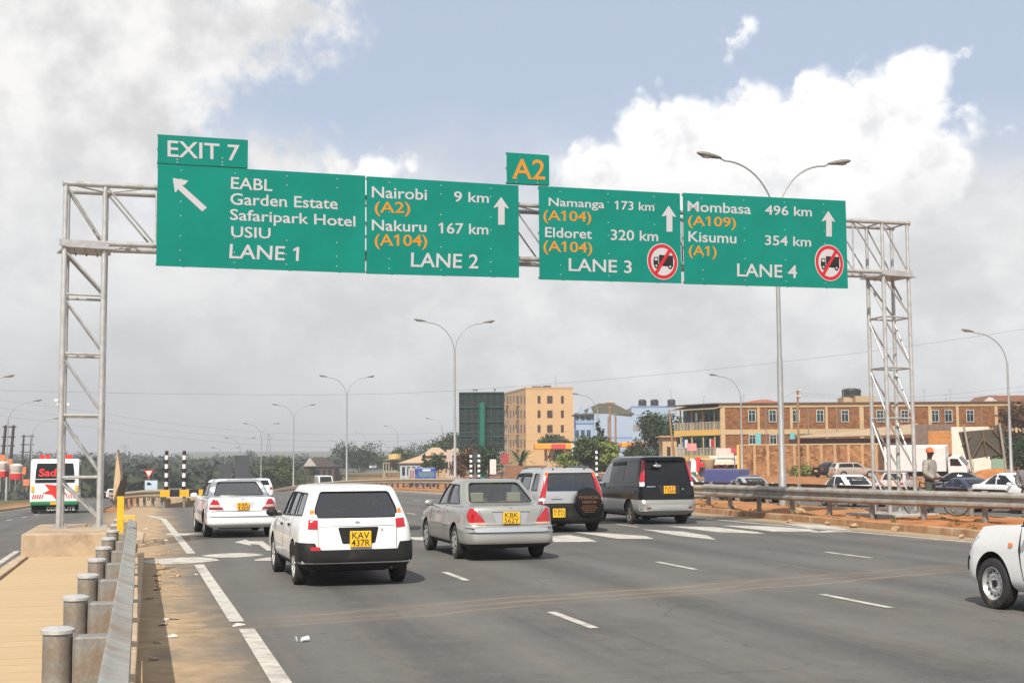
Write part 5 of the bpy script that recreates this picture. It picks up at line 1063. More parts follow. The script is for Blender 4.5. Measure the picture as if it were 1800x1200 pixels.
spec = dict(rings=pro, bands=[0]*11, paints=[whitep], hard=(6,), axles=(-1.22, 1.33), track=1.5, rad=0.30, tyre=0.18, arch=0.365, wheels='steel', rim=steelw, cabin=cabin_of(pro, 7, 10, 0.5), mirror=(0.45, 1.04, 0.80, darkpl),
    windows=[dict(view='left', poly=[(-1.9, 1.05), (-1.05, 1.03), (-1.05, 1.38), (-1.78, 1.37)], mat=W_TINT), dict(view='left', poly=[(-1.0, 1.03), (-0.2, 1.02), (-0.24, 1.39), (-1.0, 1.38)], mat=W_TINT), dict(view='left', poly=[(-0.14, 1.02), (0.8, 1.0), (0.3, 1.37), (-0.18, 1.39)], mat=W_TINT), dict(name='windscreen', view='front', poly=[(-0.6, 1.03), (0.6, 1.03), (0.5, 1.37), (-0.5, 1.37)], mat=W_TINT), dict(name='rear_window', view='rear', poly=[(-0.6, 1.03), (0.6, 1.03), (0.52, 1.38), (-0.52, 1.38)], mat=W_DARK)],
    extras=[dict(name='headlight', view='front', poly=[[(-0.78, 0.85), (-0.78, 0.67), (-0.50, 0.66), (-0.50, 0.80)], [(0.78, 0.85), (0.79, 0.66), (0.50, 0.66), (0.50, 0.80)]], mat=mat('headlamp_grey', (0.25, 0.25, 0.23), 0.2, coat=1, var=0.2, scale=20), off=0.012, r=0.02, deep=0.015), dict(name='front_bumper_pad', view='front', poly=[[(-0.80, 0.60), (-0.60, 0.60), (-0.60, 0.42), (-0.79, 0.42)], [(0.80, 0.60), (0.60, 0.60), (0.60, 0.42), (0.79, 0.42)]], mat=darkpl, off=0.02, deep=0.02, r=0.03),
            dict(name='headlight_side', view='left', poly=[(1.80, 0.69), (2.04, 0.68), (1.99, 0.87), (1.86, 0.88)], mat=mat('headlamp_grey', (0.25, 0.25, 0.23), 0.2), off=0.012, r=0.02), dict(name='side_indicator', view='left', poly=[(0.905, 0.755), (0.975, 0.755), (0.98, 0.80), (0.90, 0.80)], mat=orl, off=0.016, r=0.02), dict(name='door_gap', view='left', poly=[[(0.70, 0.32), (0.71, 0.32), (0.80, 0.72), (0.76, 0.98), (0.75, 0.98), (0.79, 0.72)]], mat=gap, off=0.002, r=0, deep=0.01)])
make_car('estate_car', 'white estate car cut off by the right edge with a bare steel front wheel', 'car', (10.55, 13.12, 0), R(0.5), spec)
# ------------------------------------------------------------------ lamps, poles, wires
lampm = mat('lamp_pole_grey', (0.34, 0.34, 0.34), 0.5, 0.4, 0.1, 3); headm = mat('lamp_head_grey', (0.20, 0.195, 0.175), 0.5, 0.1, 0.1); lens_m = mat('lamp_lens', (0.45, 0.46, 0.46), 0.2, coat=0.5)
def lamp_head(parent, p, d):
    # a flattened teardrop pointing along d
    M = V(d).to_track_quat('X', 'Z').to_matrix(); hb = MB(); prof = [(0.0, 0.05), (0.06, 0.075), (0.25, 0.12), (0.5, 0.15), (0.72, 0.13), (0.86, 0.07), (0.9, 0.01)]
    n = 12; vs = []
    for x, r in prof: vs += [V(p) + M @ V((x, r*cos(2*pi*i/n), r*0.62*sin(2*pi*i/n) + 0.02)) for i in range(n)]
    fs = [(k*n+i, k*n+(i+1) % n, (k+1)*n+(i+1) % n, (k+1)*n+i) for k in range(len(prof)-1) for i in range(n)] + [tuple(range(n)), tuple(range(len(vs)-n, len(vs)))]
    hb.add(vs, fs); ho = obj('lamp_head', hb, headm, parent, 50)
    lb_ = MB(); c = V(p) + M @ V((0.5, 0, -0.055)); lb_.ball(c, (0.22, 0.10, 0.04), 12, 6); obj('lens', lb_, lens_m, ho, 50)
def lamp(label, loc, H, rz, arms, reach, group, rise=2.3, thick=1.0):
    t = thing('street_lamp', label, 'street lamp', loc, rz, group); z0 = H-rise
    pb_ = MB(); pb_.lathe([(0, -0.3), (0.13*thick, -0.3), (0.13*thick, 1.1), (0.105*thick, 1.15), (0.095*thick, 0.42*H), (0.078*thick, 0.43*H), (0.065*thick, z0), (0.06*thick, z0+0.25), (0, z0+0.25)], 14); obj('pole', pb_, lampm, t, 40)
    for sd in arms:
        ar = MB(); pts = []
        for i in range(13):
            a = pi/2*i/12; pts.append((sd*(0.03+reach*(1-cos(a))*0.92), 0, z0+rise*0.93*sin(a)))
        pts.append((sd*(reach+0.02), 0, z0+rise*0.96)); ar.path(pts, 0.034, 8); obj('arm', ar, lampm, t, 60)
        lamp_head(t, (sd*reach, 0, z0+rise*0.96), (sd, 0, 0.16))
    return t
lamp('twin arm lamp standing behind the lane 4 sign on the median', (20.6, 42.4, gz(20.7, 42)+0.15), 11.9, 0, (-1, 1), 2.0, 'twin arm lamps down the median')
L0 = lamp('tall twin arm lamp rising behind the silver saloon car', (20.95, 95.4, gz(20.6, 95)+0.1), 12.0, 0, (-1, 1), 2.1, 'twin arm lamps down the median')
for lab, x, y in (('twin arm lamp directly above the roof of the white estate car with the yellow plate', 20.1, 145), ('twin arm lamp, third from the left of the median row', 18.9, 189), ('twin arm lamp just right of the tall dark sign back', 17.6, 229), ('twin arm lamp above the tall dark sign back', 16.5, 266.5), ('faint farthest twin arm lamp above the small dark sign back', 15.3, 298)):
    o_ = dup(L0, (x, y, D(900, 600, 10).z*0 + gz(x, y)), 0, lab)
S0 = lamp('single arm lamp at the right in front of the dark tree', (53.6, 77.2, 0), 9.9, 0, (-1,), 2.4, 'single arm lamps along the right service road', 2.2)
for lab, x, y in (('single arm lamp in front of the left end of the brick flats', 52.9, 122.5), ('single arm lamp between the yellow flats and the blue house', 51.3, 161.8), ('single arm lamp in front of the right part of the billboard back', 50.4, 203), ('single arm lamp left of the tall lamp pole and billboard', 52.2, 260), ('single arm lamp above the tan roofed shed', 53.1, 315), ('small single arm lamp above the dark brown roof', 57.3, 391), ('faint farthest single arm lamp over the trees', 67, 527)):
    dup(S0, (x+2.4, y, gz(x+2.4, y)), 0, lab)
for lab, px, py, Z in (('single arm lamp cut off by the left edge above the orange stalls', 6, 664, 112), ('single arm lamp on the left behind the nearer twin power poles', 58, 706, 142), ('single arm lamp above the far twin power poles and bus', 92, 737, 173), ('faint single arm lamp seen through the gantry tower', 128, 770, 216)):
    p = D(px, py, Z); dup(S0, (p.x-2.4, p.y, gz(p.x-2.4, p.y)), pi, lab, scale=(1, 1, (p.z-gz(p.x-2.4, p.y))/9.75))['group'] = 'single arm lamps along the left road'
# lamp with floodlights behind the left tower
fl = thing('floodlight_mast', 'thin mast with a cluster of white floodlights behind the gantry tower', 'mast', tuple(D(106, 830, 120)))
p = D(106, 830, 120); fm = MB(); fm.tube((0, 0, -1.5), (0, 0, 6.2), 0.05, n=8); obj('pole', fm, lampm, fl)
for dx, dz in ((-0.5, 6.35), (-0.25, 6.0), (0.1, 5.9), (0.45, 6.0), (-0.1, 6.4)):
    q = MB(); q.box((dx, 0, dz), (0.32, 0.16, 0.2), 0.2); obj('floodlight', q, mat('flood_white', (0.8, 0.8, 0.8), 0.4), fl)
# timber poles
wood = mat('pole_timber', (0.30, 0.185, 0.095), 0.9, var=0.3, scale=3, bump=0.3); darkwood = mat('dark_timber', (0.06, 0.05, 0.045), 0.9, var=0.3)
def timber(label, px, ptop, pbot, Z, dx=0.0, arms=(), m=wood, r=0.13):
    b_, t_ = D(px, pbot, Z), D(px+dx, ptop, Z); t = thing('power_pole', label, 'power pole', b_); q = MB(); q.tube((0, 0, -0.5), t_-b_, r, r*0.75, 10); obj('pole', q, m, t, 40)
    for k, wd in arms:
        c = (t_-b_)*k; q = MB(); q.bar(c + V((-wd/2, -0.15, 0)), c + V((wd/2, -0.15, 0)), 0.09, 0.11); obj('crossarm', q, m, t)
        for s_ in (-0.45, 0, 0.45): iq = MB(); iq.lathe([(0.0, 0), (0.05, 0.0), (0.07, 0.1), (0.03, 0.16), (0, 0.17)], 8, tuple(c+V((s_*wd, -0.15, 0.05)))); obj('insulator', iq, mat('ceramic_white', (0.6, 0.6, 0.58), 0.3), t, 50)
    return t
timber('tall timber pole in front of the brick flats beside the wall', 1405, 683, 836, 138, -3, ((0.97, 0.5), (0.9, 0.5)))
timber('timber pole with insulators rising from the bushy tree', 1073, 706, 800, 150, -1, ((0.98, 1.2),))
timber('short timber pole right of the insulator pole by the bushy tree', 1082, 730, 800, 150, 0)
timber('thin timber pole in front of the plain pale blue gable wall', 1069, 732, 802, 152, 0, (), wood, 0.09)
timber('leaning timber pole left of the balcony flats', 1185, 720, 806, 155, -9)
def hpole(label, x0, x1, top, bot, Z, lean):
    a = D(x0, bot, Z); t = thing('twin_power_pole', label, 'power pole', a)
    tops = []
    for i, x in enumerate((x0, x1)):
        b_, e = D(x, bot, Z)-a, D(x+lean, top, Z)-a; q = MB(); q.tube(b_-V((0, 0, 1)), e, 0.2, 0.15, 8); obj('pole', q, darkwood, t, 40); tops.append((b_, e))
    for k in (0.97, 0.8, 0.65):
        p, q_ = tops[0][0].lerp(tops[0][1], k), tops[1][0].lerp(tops[1][1], k); d = (q_-p)*0.35; q = MB(); q.bar(p-d, q_+d, 0.12, 0.14); obj('crossarm', q, darkwood, t)
hpole('nearer dark twin pole power structure leaning right on the far left', 0, 14, 747, 850, 150, 10)
hpole('farther dark twin pole power structure left of the bus', 36, 50, 764, 850, 205, 6)
wirem = mat('wire_dark', (0.16, 0.16, 0.165), 0.7)
def wire(label, pts, Z, r=0.016):
    P_ = [D(x, y, z_) for (x, y), z_ in zip(pts, Z if isinstance(Z, (list, tuple)) else [Z]*len(pts))]; out = []
    for i in range(len(P_)-1):
        p0, p1, p2, p3 = P_[max(0, i-1)], P_[i], P_[i+1], P_[min(len(P_)-1, i+2)]
        for k in range(8):
            t = k/8; out.append(0.5*((2*p1)+(p2-p0)*t+(2*p0-5*p1+4*p2-p3)*t*t+(3*p1-p0-3*p2+p3)*t**3))
    out.append(P_[-1]); q = MB(); q.path(out, r, 5); tag(obj('power_line', q, wirem), label, 'power line')
wire('long thin cable sagging across the whole sky below the signs', [(-300, 676), (0, 686), (400, 693), (700, 691), (1000, 672), (1300, 644), (1600, 608), (2000, 548)], 90, 0.0095)
for i, (y0, y1, y2) in enumerate(((703, 744, 762), (716, 757, 774), (730, 768, 785))):
    wire(('top', 'middle', 'lowest')[i]+' of the three thin cables running down from the left edge behind the tower', [(-200, y0-24), (140, y0+18), (300, y1), (520, y2), (800, y2-2), (1000, y2-16)], 160, 0.010)
for i in range(3): wire(('top', 'middle', 'lowest')[i]+' of three thin cables at the right end above the brick flats', [(1402, 690+3*i), (1560, 698+4*i), (1700, 690+8*i), (2000, 655+10*i)], 140, 0.011)
wire('thin cable between the timber pole and the roof of the brick flats', [(1402, 686), (1372, 702), (1340, 716)], 140, 0.010)
# lattice pylons far off
for lab, px, t_, bt, Z in (('faint lattice pylon on the horizon beyond the twin arm lamps', 472, 761, 800, 900), ('faint lattice pylon on the horizon left of the striped posts', 219, 781, 805, 900)):
    a = D(px, bt, Z); t = thing('pylon', lab, 'pylon', a); hh = D(px, t_, Z).z-a.z; q = MB()
    for sx_ in (-1, 1):
        for sy_ in (-1, 1): q.tube((sx_*1.6, sy_*1.6, 0), (sx_*0.3, sy_*0.3, hh), 0.12, n=5)
    for k in range(5):
        z0, z1 = hh*k/5, hh*(k+1)/5; w0, w1 = 1.6-1.3*k/5, 1.6-1.3*(k+1)/5; q.tube((-w0, -w0, z0), (w1, -w1, z1), 0.09, n=4); q.tube((w0, -w0, z0), (-w1, -w1, z1), 0.09, n=4)
    for k in (0.72, 0.84, 0.95): q.bar((-3, 0, hh*k), (3, 0, hh*k), 0.2, 0.2)
    obj('lattice', q, galv2, t)
# striped marker posts
def striped(label, px, top, bot, Z, r=0.075, n=10, group=None):
    a = D(px, bot, Z); hh = D(px, top, Z).z-a.z; q = MB()
    for k in range(n): q.tube((0, 0, hh*k/n), (0, 0, hh*(k+1)/n), r, n=12, m=k % 2, cap=(k in (0, n-1)))
    q.tube((0, 0, -1.0), (0, 0, 0), r, n=12, m=1)
    o_ = obj('marker_post', q, [mat('marker_white', (0.72, 0.72, 0.7), 0.6), blackm], None, 40, a); tag(o_, label, 'marker post', group)
striped('left of the two black and white posts behind the striped barrier nose', 292, 792, 870, 66, 0.085)
striped('right of the two black and white posts behind the striped barrier nose', 323, 792, 870, 66, 0.085)
striped('left black and white post holding the small dark sign back', 828, 795, 838, 118, 0.13)
striped('right black and white post holding the small dark sign back', 842, 794, 838, 118, 0.13)
striped('black and white post beside the bushy tree', 1049, 787, 836, 105, 0.1)
def board(name, label, cat, px0, px1, py0, py1, Z, m, legs=2, leg_to=None, th=0.08, mleg=None):
    a, b_ = D(px0, py0, Z), D(px1, py1, Z); g0 = D(px0, leg_to or py1+20, Z).z; wd = (D(px1, py0, Z)-a).length; hh = a.z-b_.z
    t = thing(name, label, cat, (a.x, a.y, g0), -YAW); q = MB(); q.box((wd/2, 0, b_.z-g0+hh/2), (wd, th, hh)); obj('panel', q, m, t)
    for i in range(legs): q = MB(); q.tube((wd*(i+0.5)/legs, th, -0.3), (wd*(i+0.5)/legs, th, b_.z-g0+hh*0.9), 0.06, n=8); obj('leg', q, mleg or galv2, t)
    return t, wd, hh, b_.z-g0
darkboard = mat('sign_back_dark', (0.045, 0.048, 0.055), 0.7, var=0.15)
board('road_sign', 'small dark sign back held between two striped posts', 'road sign', 829, 841, 793, 812, 118.4, darkboard, 1)
board('road_sign', 'tall dark sign back above the white saloon car', 'road sign', 413, 438, 800, 843, 150, darkboard)
board('road_sign', 'smaller dark sign back left of the tall one', 'road sign', 386, 408, 815, 843, 165, darkboard)
# give way sign and the small blue sign below
t, wd, hh, zb = board('give_way_sign', 'red bordered triangle give way sign above a small blue sign', 'road sign', 260, 264, 838, 841, 74, galv2, 1, 868)
q = MB(); s_ = 0.31
for k, (sc_, m_, off) in enumerate(((1.0, 0, 0.05), (0.66, 1, 0.058))): q.slab([(0.06+s_*sc_*cos(a), -off, zb+0.32+s_*sc_*sin(a)) for a in (R(270), R(30), R(150))], (0, 0.015 if k == 0 else 0.004, 0), m_)
obj('triangle', q, [sred, mat('sign_cream', (0.7, 0.62, 0.55), 0.5)], t)
t, wd, hh, zb = board('direction_board', 'small pale blue board with a dark car symbol below the triangle', 'road sign', 255, 277, 844, 860, 73, mat('pale_blue_board', (0.42, 0.52, 0.62), 0.5), 2, 870)
q = MB(); q.box((wd*0.35, -0.05, zb+hh*0.6), (wd*0.35, 0.012, hh*0.18)); q.box((wd*0.3, -0.05, zb+hh*0.72), (wd*0.18, 0.012, hh*0.14)); obj('symbol', q, sblack, t)
# bent hazard marker on the left barrier's end
t = thing('hazard_marker', 'yellow post with a bent dirty board seen edge on at the barrier end', 'road marker', (-0.45, 22.6, 0.05))
b0 = V(t.location); q = MB(); q.box((0, 0, 0.62), (0.10, 0.06, 1.2)); obj('post', q, mat('marker_yellow', (0.70, 0.40, 0.015), 0.5, var=0.12), t)
q = MB(); q.box((0.02, 0, 1.33), (0.11, 0.05, 0.26), 0, 0, Matrix.Rotation(R(10), 3, 'Y')); q.box((0.05, 0.02, 1.47), (0.06, 0.04, 0.16), 0, 0, Matrix.Rotation(R(16), 3, 'Y')); obj('broken_stub', q, mat('charred_black', (0.03, 0.025, 0.02), 0.9), t)
pts = [SY(x, y, 22.6)-b0 for x, y in ((206, 790), (212, 838), (211, 848), (205, 862), (199, 880), (199, 862), (202, 830))]
q = MB(); q.slab([p+V((0, 0.02, 0)) for p in pts], (0.03, 0.16, 0)); obj('board', q, mat('weathered_board', (0.50, 0.36, 0.23), 0.8, var=0.2, scale=5), t)
# ------------------------------------------------------------------ vehicles farther off
def far_spec(kind, paint, lower=None, deck=None, rear=True):
    if kind == 'saloon': r = sedan_rings(4.45, 0.85, 1.45, 0.95, 0.86, 0.98, 0.98, -1.55, 0.10, -0.85, 0.18); hard = (6, 7); z = (0.99, 1.37, 0.68, 0.05, -0.36, -0.42, -1.15, -0.82)
    elif kind == 'hatch': r = [[(x, y, zz_) for x, y, zz_ in k] for k in wag]; hard = (6,); z = (0.99, 1.34, 0.66, 0.22, -0.28, -0.36, -1.7, -1.6)
    elif kind == 'coupe': r = sedan_rings(4.35, 0.86, 1.33, 0.90, 0.82, 0.93, 0.80, -1.75, -0.05, -0.75, 0.17); hard = (6, 7); z = (0.93, 1.25, 0.55, -0.1, -0.5, -0.55, -1.2, -0.8)
    else: r = suv; hard = (4, 6); z = (1.06, 1.47, 0.74, 0.26, -0.24, -0.32, -1.8, -1.7)
    b_, t_, f0, f1, m0, m1, r0_, r1_ = z
    wn = [dict(view='left', poly=[(m0+0.06, b_), (f0, b_-0.02), (f1, t_-0.02), (m0+0.02, t_)], mat=blackglass), dict(view='left', poly=[(r0_, b_), (m0-0.02, b_), (m0-0.06, t_), (r1_, t_-0.02)], mat=blackglass),
          dict(name='windscreen', view='front', poly=[(-0.6, b_), (0.6, b_), (0.47, t_), (-0.47, t_)], mat=blackglass), dict(name='rear_window', view='rear', poly=[(-0.58, b_+0.02), (0.58, b_+0.02), (0.47, t_), (-0.47, t_)], mat=blackglass)]
    ex = [dict(name='tail_light', view='rear', poly=[[(-0.78, 0.72), (-0.55, 0.72), (-0.58, 0.88), (-0.75, 0.88)], [(0.78, 0.72), (0.55, 0.72), (0.58, 0.88), (0.75, 0.88)]], mat=redl, off=0.012),
          dict(name='headlight', view='front', poly=[[(-0.76, 0.60), (-0.42, 0.58), (-0.45, 0.70), (-0.74, 0.74)], [(0.76, 0.60), (0.42, 0.58), (0.45, 0.70), (0.74, 0.74)]], mat=clr, off=0.012), dict(name='grille', view='front', poly=[(-0.38, 0.58), (0.38, 0.58), (0.36, 0.68), (-0.36, 0.68)], mat=darkpl, off=0.008),
          dict(name='door_gap', view='left', poly=[[(m0-0.005, 0.34), (m0+0.008, 0.34), (m0+0.008, b_-0.03), (m0-0.005, b_-0.03)]], mat=gap, off=0.002, r=0, deep=0.01)]
    return dict(rings=r, bands=[0]*11, paints=[paint], hard=hard, sub=2, axles=(-1.28, 1.28), track=1.47, rad=0.30, tyre=0.19, wheels='hub', rim=alloy, windows=wn, extras=ex, mirror=(f0-0.05, b_+0.02, 0.80, paint), plate=('rear', 0, 0.62, 0.34, 0.15, '', ''))
def far_car(label, kind, paint, px, py, Z=None, rz=0.0, at=None, name=None, s_=None, drop=0.0):
    if at is None: p = D(px, py, Z); at = (p.x, p.y)
    x, y = at; z = gz(x, y) if -8 < x < 34.5 else gz(x, y)-0.06
    t, _ = make_car(name or {'saloon': 'saloon_car', 'hatch': 'hatchback_car', 'coupe': 'fastback_car', 'suv': 'offroad_car'}[kind], label, 'car', (x, y, z-drop), rz, s_ or far_spec(kind, paint)); return t
greym = carpaint('dark_grey_paint', (0.10, 0.105, 0.115), 0.3); navy = carpaint('navy_paint', (0.02, 0.03, 0.07))
far_car('small white hatchback driving away beyond the white saloon car', 'hatch', whitep, 0, 0, at=(7.0, 94), rz=R(2))
far_car('tiny white car far down the left road beyond the tower', 'hatch', whitep, 0, 0, at=(-5.3, 205), rz=R(3))
far_car('white saloon on the far carriageway behind the near barrier', 'saloon', whitep, 0, 0, at=(31.2, 57.0), rz=R(180))
far_car('silver low car on the far carriageway in front of the blue pickup', 'coupe', silver2, 0, 0, at=(30.6, 66.5), rz=R(180))
far_car('white fastback car behind the barrier at the right edge', 'coupe', whitep, 0, 0, at=(28.4, 40.2), rz=R(178))
far_car('white car mostly hidden behind the black people carrier', 'saloon', whitep, 0, 0, at=(28.3, 70.5), rz=R(180))
far_car('black saloon parked nose right against the stone wall', 'saloon', blackp, 1464, 842, 132, R(-72))
far_car('silver hatchback parked next to the black saloon by the wall', 'hatch', champ, 1500, 842, 126, R(-95))
far_car('pale pink saloon seen through the gantry tower legs', 'saloon', carpaint('pinkish_paint', (0.55, 0.42, 0.38)), 0, 0, at=(42.0, 71.5), rz=R(-40))
far_car('dark saloon behind the man in the orange cap', 'saloon', blackp, 0, 0, at=(43.0, 66), rz=R(-120))
far_car('dark blue low car in front of the white lorry', 'coupe', navy, 0, 0, at=(35.2, 53.5), rz=R(180))
far_car('white double cab vehicle at the right edge above the fastback', 'suv', whitep, 0, 0, at=(54.5, 68), rz=R(-92))
far_car('small white pickup on the upper road left of the striped posts', 'suv', whitep, 0, 0, at=(45.5, 205), rz=R(160))
far_car('tiny silver car, left of two on the upper road far off', 'saloon', silver2, 0, 0, at=(45.5, 288), rz=R(170))
far_car('tiny white car, right of two on the upper road far off', 'hatch', whitep, 0, 0, at=(47.6, 282), rz=R(170))
# boxes on wheels ---------------------------------------------------------------
def vehicle_base(t, axles, track, rad, w_=0.24, dual=True):
    for y in axles:
        for sd in (-1, 1): wheel(t, sd*track/2, y, rad, w_, sd, 'steel', steelw)
def rbox(parent, name, m, x0, x1, y0, y1, z0, z1, bev=0.05):
    q = MB(); q.box(((x0+x1)/2, (y0+y1)/2, (z0+z1)/2), (x1-x0, y1-y0, z1-z0)); return obj(name, q, m, parent, None, None, bev)
def prof_body(parent, name, m, prof, hw, bev=0.06):
    q = MB(); q.slab([(-hw, y, z) for y, z in prof], (2*hw, 0, 0)); return obj(name, q, m, parent, None, None, bev)
# minibus on the left road
bx, by = -4.35, 66.1
bus = thing('minibus', 'white minibus with red star emblem and red roof letters on the left road', 'bus', (bx, by+3.4, gz(bx, by+2)), R(2.0))
bz = gz(bx, by+2)
prof_body(bus, 'body', whitep, [(-3.4, 0.45), (-3.42, 1.3), (-3.32, 2.05), (-3.2, 2.42), (-2.9, 2.52), (2.6, 2.52), (2.9, 2.4), (3.3, 1.5), (3.45, 1.1), (3.45, 0.42)], 1.06, 0.09)
q = MB(); q.slab([(-0.86, -3.41, 1.45), (0.86, -3.41, 1.45), (0.82, -3.335, 2.05), (-0.82, -3.335, 2.05)], (0, -0.03, 0)); q.slab([(-0.82, -3.335, 2.05), (0.82, -3.335, 2.05), (0.78, -3.245, 2.32), (-0.78, -3.245, 2.32)], (0, -0.03, 0)); rw = obj('rear_window', q, blackglass, bus)
q = MB(); q.bar((-0.88, -3.435, 1.60), (0.88, -3.435, 1.60), 0.05, 0.03); obj('window_bar', q, whitep, rw)
q = MB(); text_to(q, 'Sada', (-0.72, -3.425, 1.72), (0.30, -3.425, 1.72), (-0.68, -3.375, 2.08), 0.03); obj('window_lettering', q, mat('bus_red', (0.62, 0.03, 0.02), 0.4), rw)
q = MB(); cst = V((0.0, 0, 1.02)); sp = [(-0.40, 1.38), (0.05, 1.32), (0.5, 1.42), (0.36, 1.12), (0.60, 0.92), (0.26, 0.92), (0.12, 0.66), (-0.06, 0.90), (-0.46, 0.96), (-0.18, 1.10)]
q.slab([(x-0.05, -3.43, z) for x, z in sp], (0, 0.012, 0)); obj('star_emblem', q, MATS['bus_red'], bus)
q = MB()
for sd in (-1, 1):
    for k in range(5): q.slab([(sd*(0.98-0.10*k), -3.43, 0.72), (sd*(0.94-0.10*k), -3.43, 0.72), (sd*(0.88-0.10*k), -3.43, 0.90), (sd*(0.92-0.10*k), -3.43, 0.90)], (0, 0.012, 0))
obj('red_chevrons', q, MATS['bus_red'], bus)
rbox(bus, 'bumper', mat('bus_green', (0.015, 0.16, 0.06), 0.4), -1.04, 1.04, -3.50, -3.2, 0.40, 0.60); rbox(bus, 'mudflap', under, -1.0, 1.0, -3.3, -3.25, 0.12, 0.42, 0.01)
q = MB(); text_to(q, 'COMMUTE', (-0.35, -3.31, 0.17), (0.9, -3.31, 0.17), (-0.35, -3.31, 0.34), 0.02); obj('mudflap_lettering', q, plate_w, bus)
q = MB(); q.box((0.05, -3.51, 0.50), (0.45, 0.02, 0.12)); obj('number_plate', q, MATS['plate_amber'], bus)
for k, x in enumerate((-0.6, -0.35, -0.1, 0.15, 0.4, 0.62)):
    if k in (2,): continue
    q = MB(); q.box((x, -2.6, 2.62), (0.19, 0.06, 0.19)); obj('roof_letter', q, MATS['bus_red'], bus)
for k in range(4): rbox(bus, 'side_window', blackglass, 1.03, 1.075, -3.0+1.45*k, -1.75+1.45*k, 1.52, 2.28, 0.02); rbox(bus, 'side_window', blackglass, -1.075, -1.03, -3.0+1.45*k, -1.75+1.45*k, 1.52, 2.28, 0.02)
rbox(bus, 'windscreen', blackglass, -0.9, 0.9, 2.9, 3.35, 1.5, 2.25, 0.02)
for sd in (-1, 1): q = MB(); q.box((sd*0.95, -3.43, 1.15), (0.12, 0.03, 0.28)); obj('tail_light', q, mat('bus_lamp', (0.72, 0.45, 0.05), 0.3), bus)
vehicle_base(bus, (-1.9, 2.0), 1.75, 0.37)
# white lorry with a box body, leaning on the verge
lo = thing('box_lorry', 'white box lorry leaning on the verge beneath the tilted billboard', 'lorry', tuple(D(1642, 846, 116)), R(-130)); lo.rotation_euler = (0, R(5), R(-130))
whitel = mat('lorry_white', (0.66, 0.66, 0.65), 0.5, dirt=((0.36, 0.28, 0.2), 0.3, 1.5))
rbox(lo, 'cargo_box', whitel, -1.0, 1.0, -3.9, 1.15, 0.95, 3.05, 0.03)
q = MB()
for k in range(11):
    for sd in (-1, 1): q.box((sd*1.005, -1.38, 1.08+0.18*k), (0.02, 4.9, 0.05))
obj('box_ribs', q, whitel, lo)
prof_body(lo, 'cab', whitel, [(1.3, 0.55), (1.3, 2.05), (1.6, 2.2), (2.15, 2.15), (2.75, 1.42), (2.85, 1.0), (2.85, 0.55)], 0.92, 0.08)
q = MB(); q.slab([(-0.80, 2.22, 2.10), (0.80, 2.22, 2.10), (0.84, 2.76, 1.45), (-0.84, 2.76, 1.45)], (0, 0.03, 0.03)); obj('windscreen', q, blackglass, lo)
for sd in (-1, 1): q = MB(); q.slab([(sd*0.925, 1.5, 1.42), (sd*0.925, 2.45, 1.42), (sd*0.925, 2.12, 2.0), (sd*0.925, 1.5, 2.02)], (sd*0.015, 0, 0)); obj('side_window', q, blackglass, lo)
rbox(lo, 'bumper', darkpl, -0.94, 0.94, 2.8, 2.98, 0.5, 0.78, 0.03); rbox(lo, 'grille', mat('rust_red', (0.22, 0.05, 0.03), 0.6), -0.85, 0.85, 2.83, 2.88, 0.82, 1.02, 0.01); rbox(lo, 'number_plate', plate_w, -0.2, 0.25, 2.98, 3.0, 0.58, 0.72, 0.005); rbox(lo, 'chassis', under, -0.5, 0.5, -3.7, 2.6, 0.5, 0.95, 0.02)
for sd in (-1, 1): rbox(lo, 'headlight', clr, sd*0.62-0.15, sd*0.62+0.15, 2.86, 2.9, 0.84, 1.0, 0.01)
vehicle_base(lo, (-2.5, 1.95), 1.55, 0.40)
# blue pickup with a canopy
bp_ = thing('canopy_pickup', 'blue pickup with a tall blue canopy on the far carriageway', 'pickup', (34.6, 77.0, gz(34, 77)), R(218)); bp_.scale = (0.86,)*3
rbox(bp_, 'canopy', bluep, -0.86, 0.86, -2.4, 0.35, 0.75, 2.0, 0.08); prof_body(bp_, 'cab', bluep, [(0.3, 0.42), (0.3, 1.5), (0.55, 1.58), (1.05, 1.55), (1.55, 1.02), (2.4, 0.92), (2.45, 0.42)], 0.82, 0.07); rbox(bp_, 'chassis', under, -0.7, 0.7, -2.3, 0.4, 0.35, 0.76, 0.02)
q = MB(); q.slab([(-0.68, 1.12, 1.50), (0.68, 1.12, 1.50), (0.74, 1.53, 1.07), (-0.74, 1.53, 1.07)], (0, 0.03, 0.03)); obj('windscreen', q, blackglass, bp_)
for sd in (-1, 1): q = MB(); q.slab([(sd*0.825, 0.42, 1.08), (sd*0.825, 1.35, 1.06), (sd*0.825, 1.0, 1.46), (sd*0.825, 0.42, 1.48)], (sd*0.012, 0, 0)); obj('side_window', q, blackglass, bp_); rbox(bp_, 'mirror', whitep, sd*0.95-0.08, sd*0.95+0.08, 1.3, 1.36, 1.08, 1.26, 0.02)
vehicle_base(bp_, (-1.4, 1.6), 1.4, 0.31, 0.18)
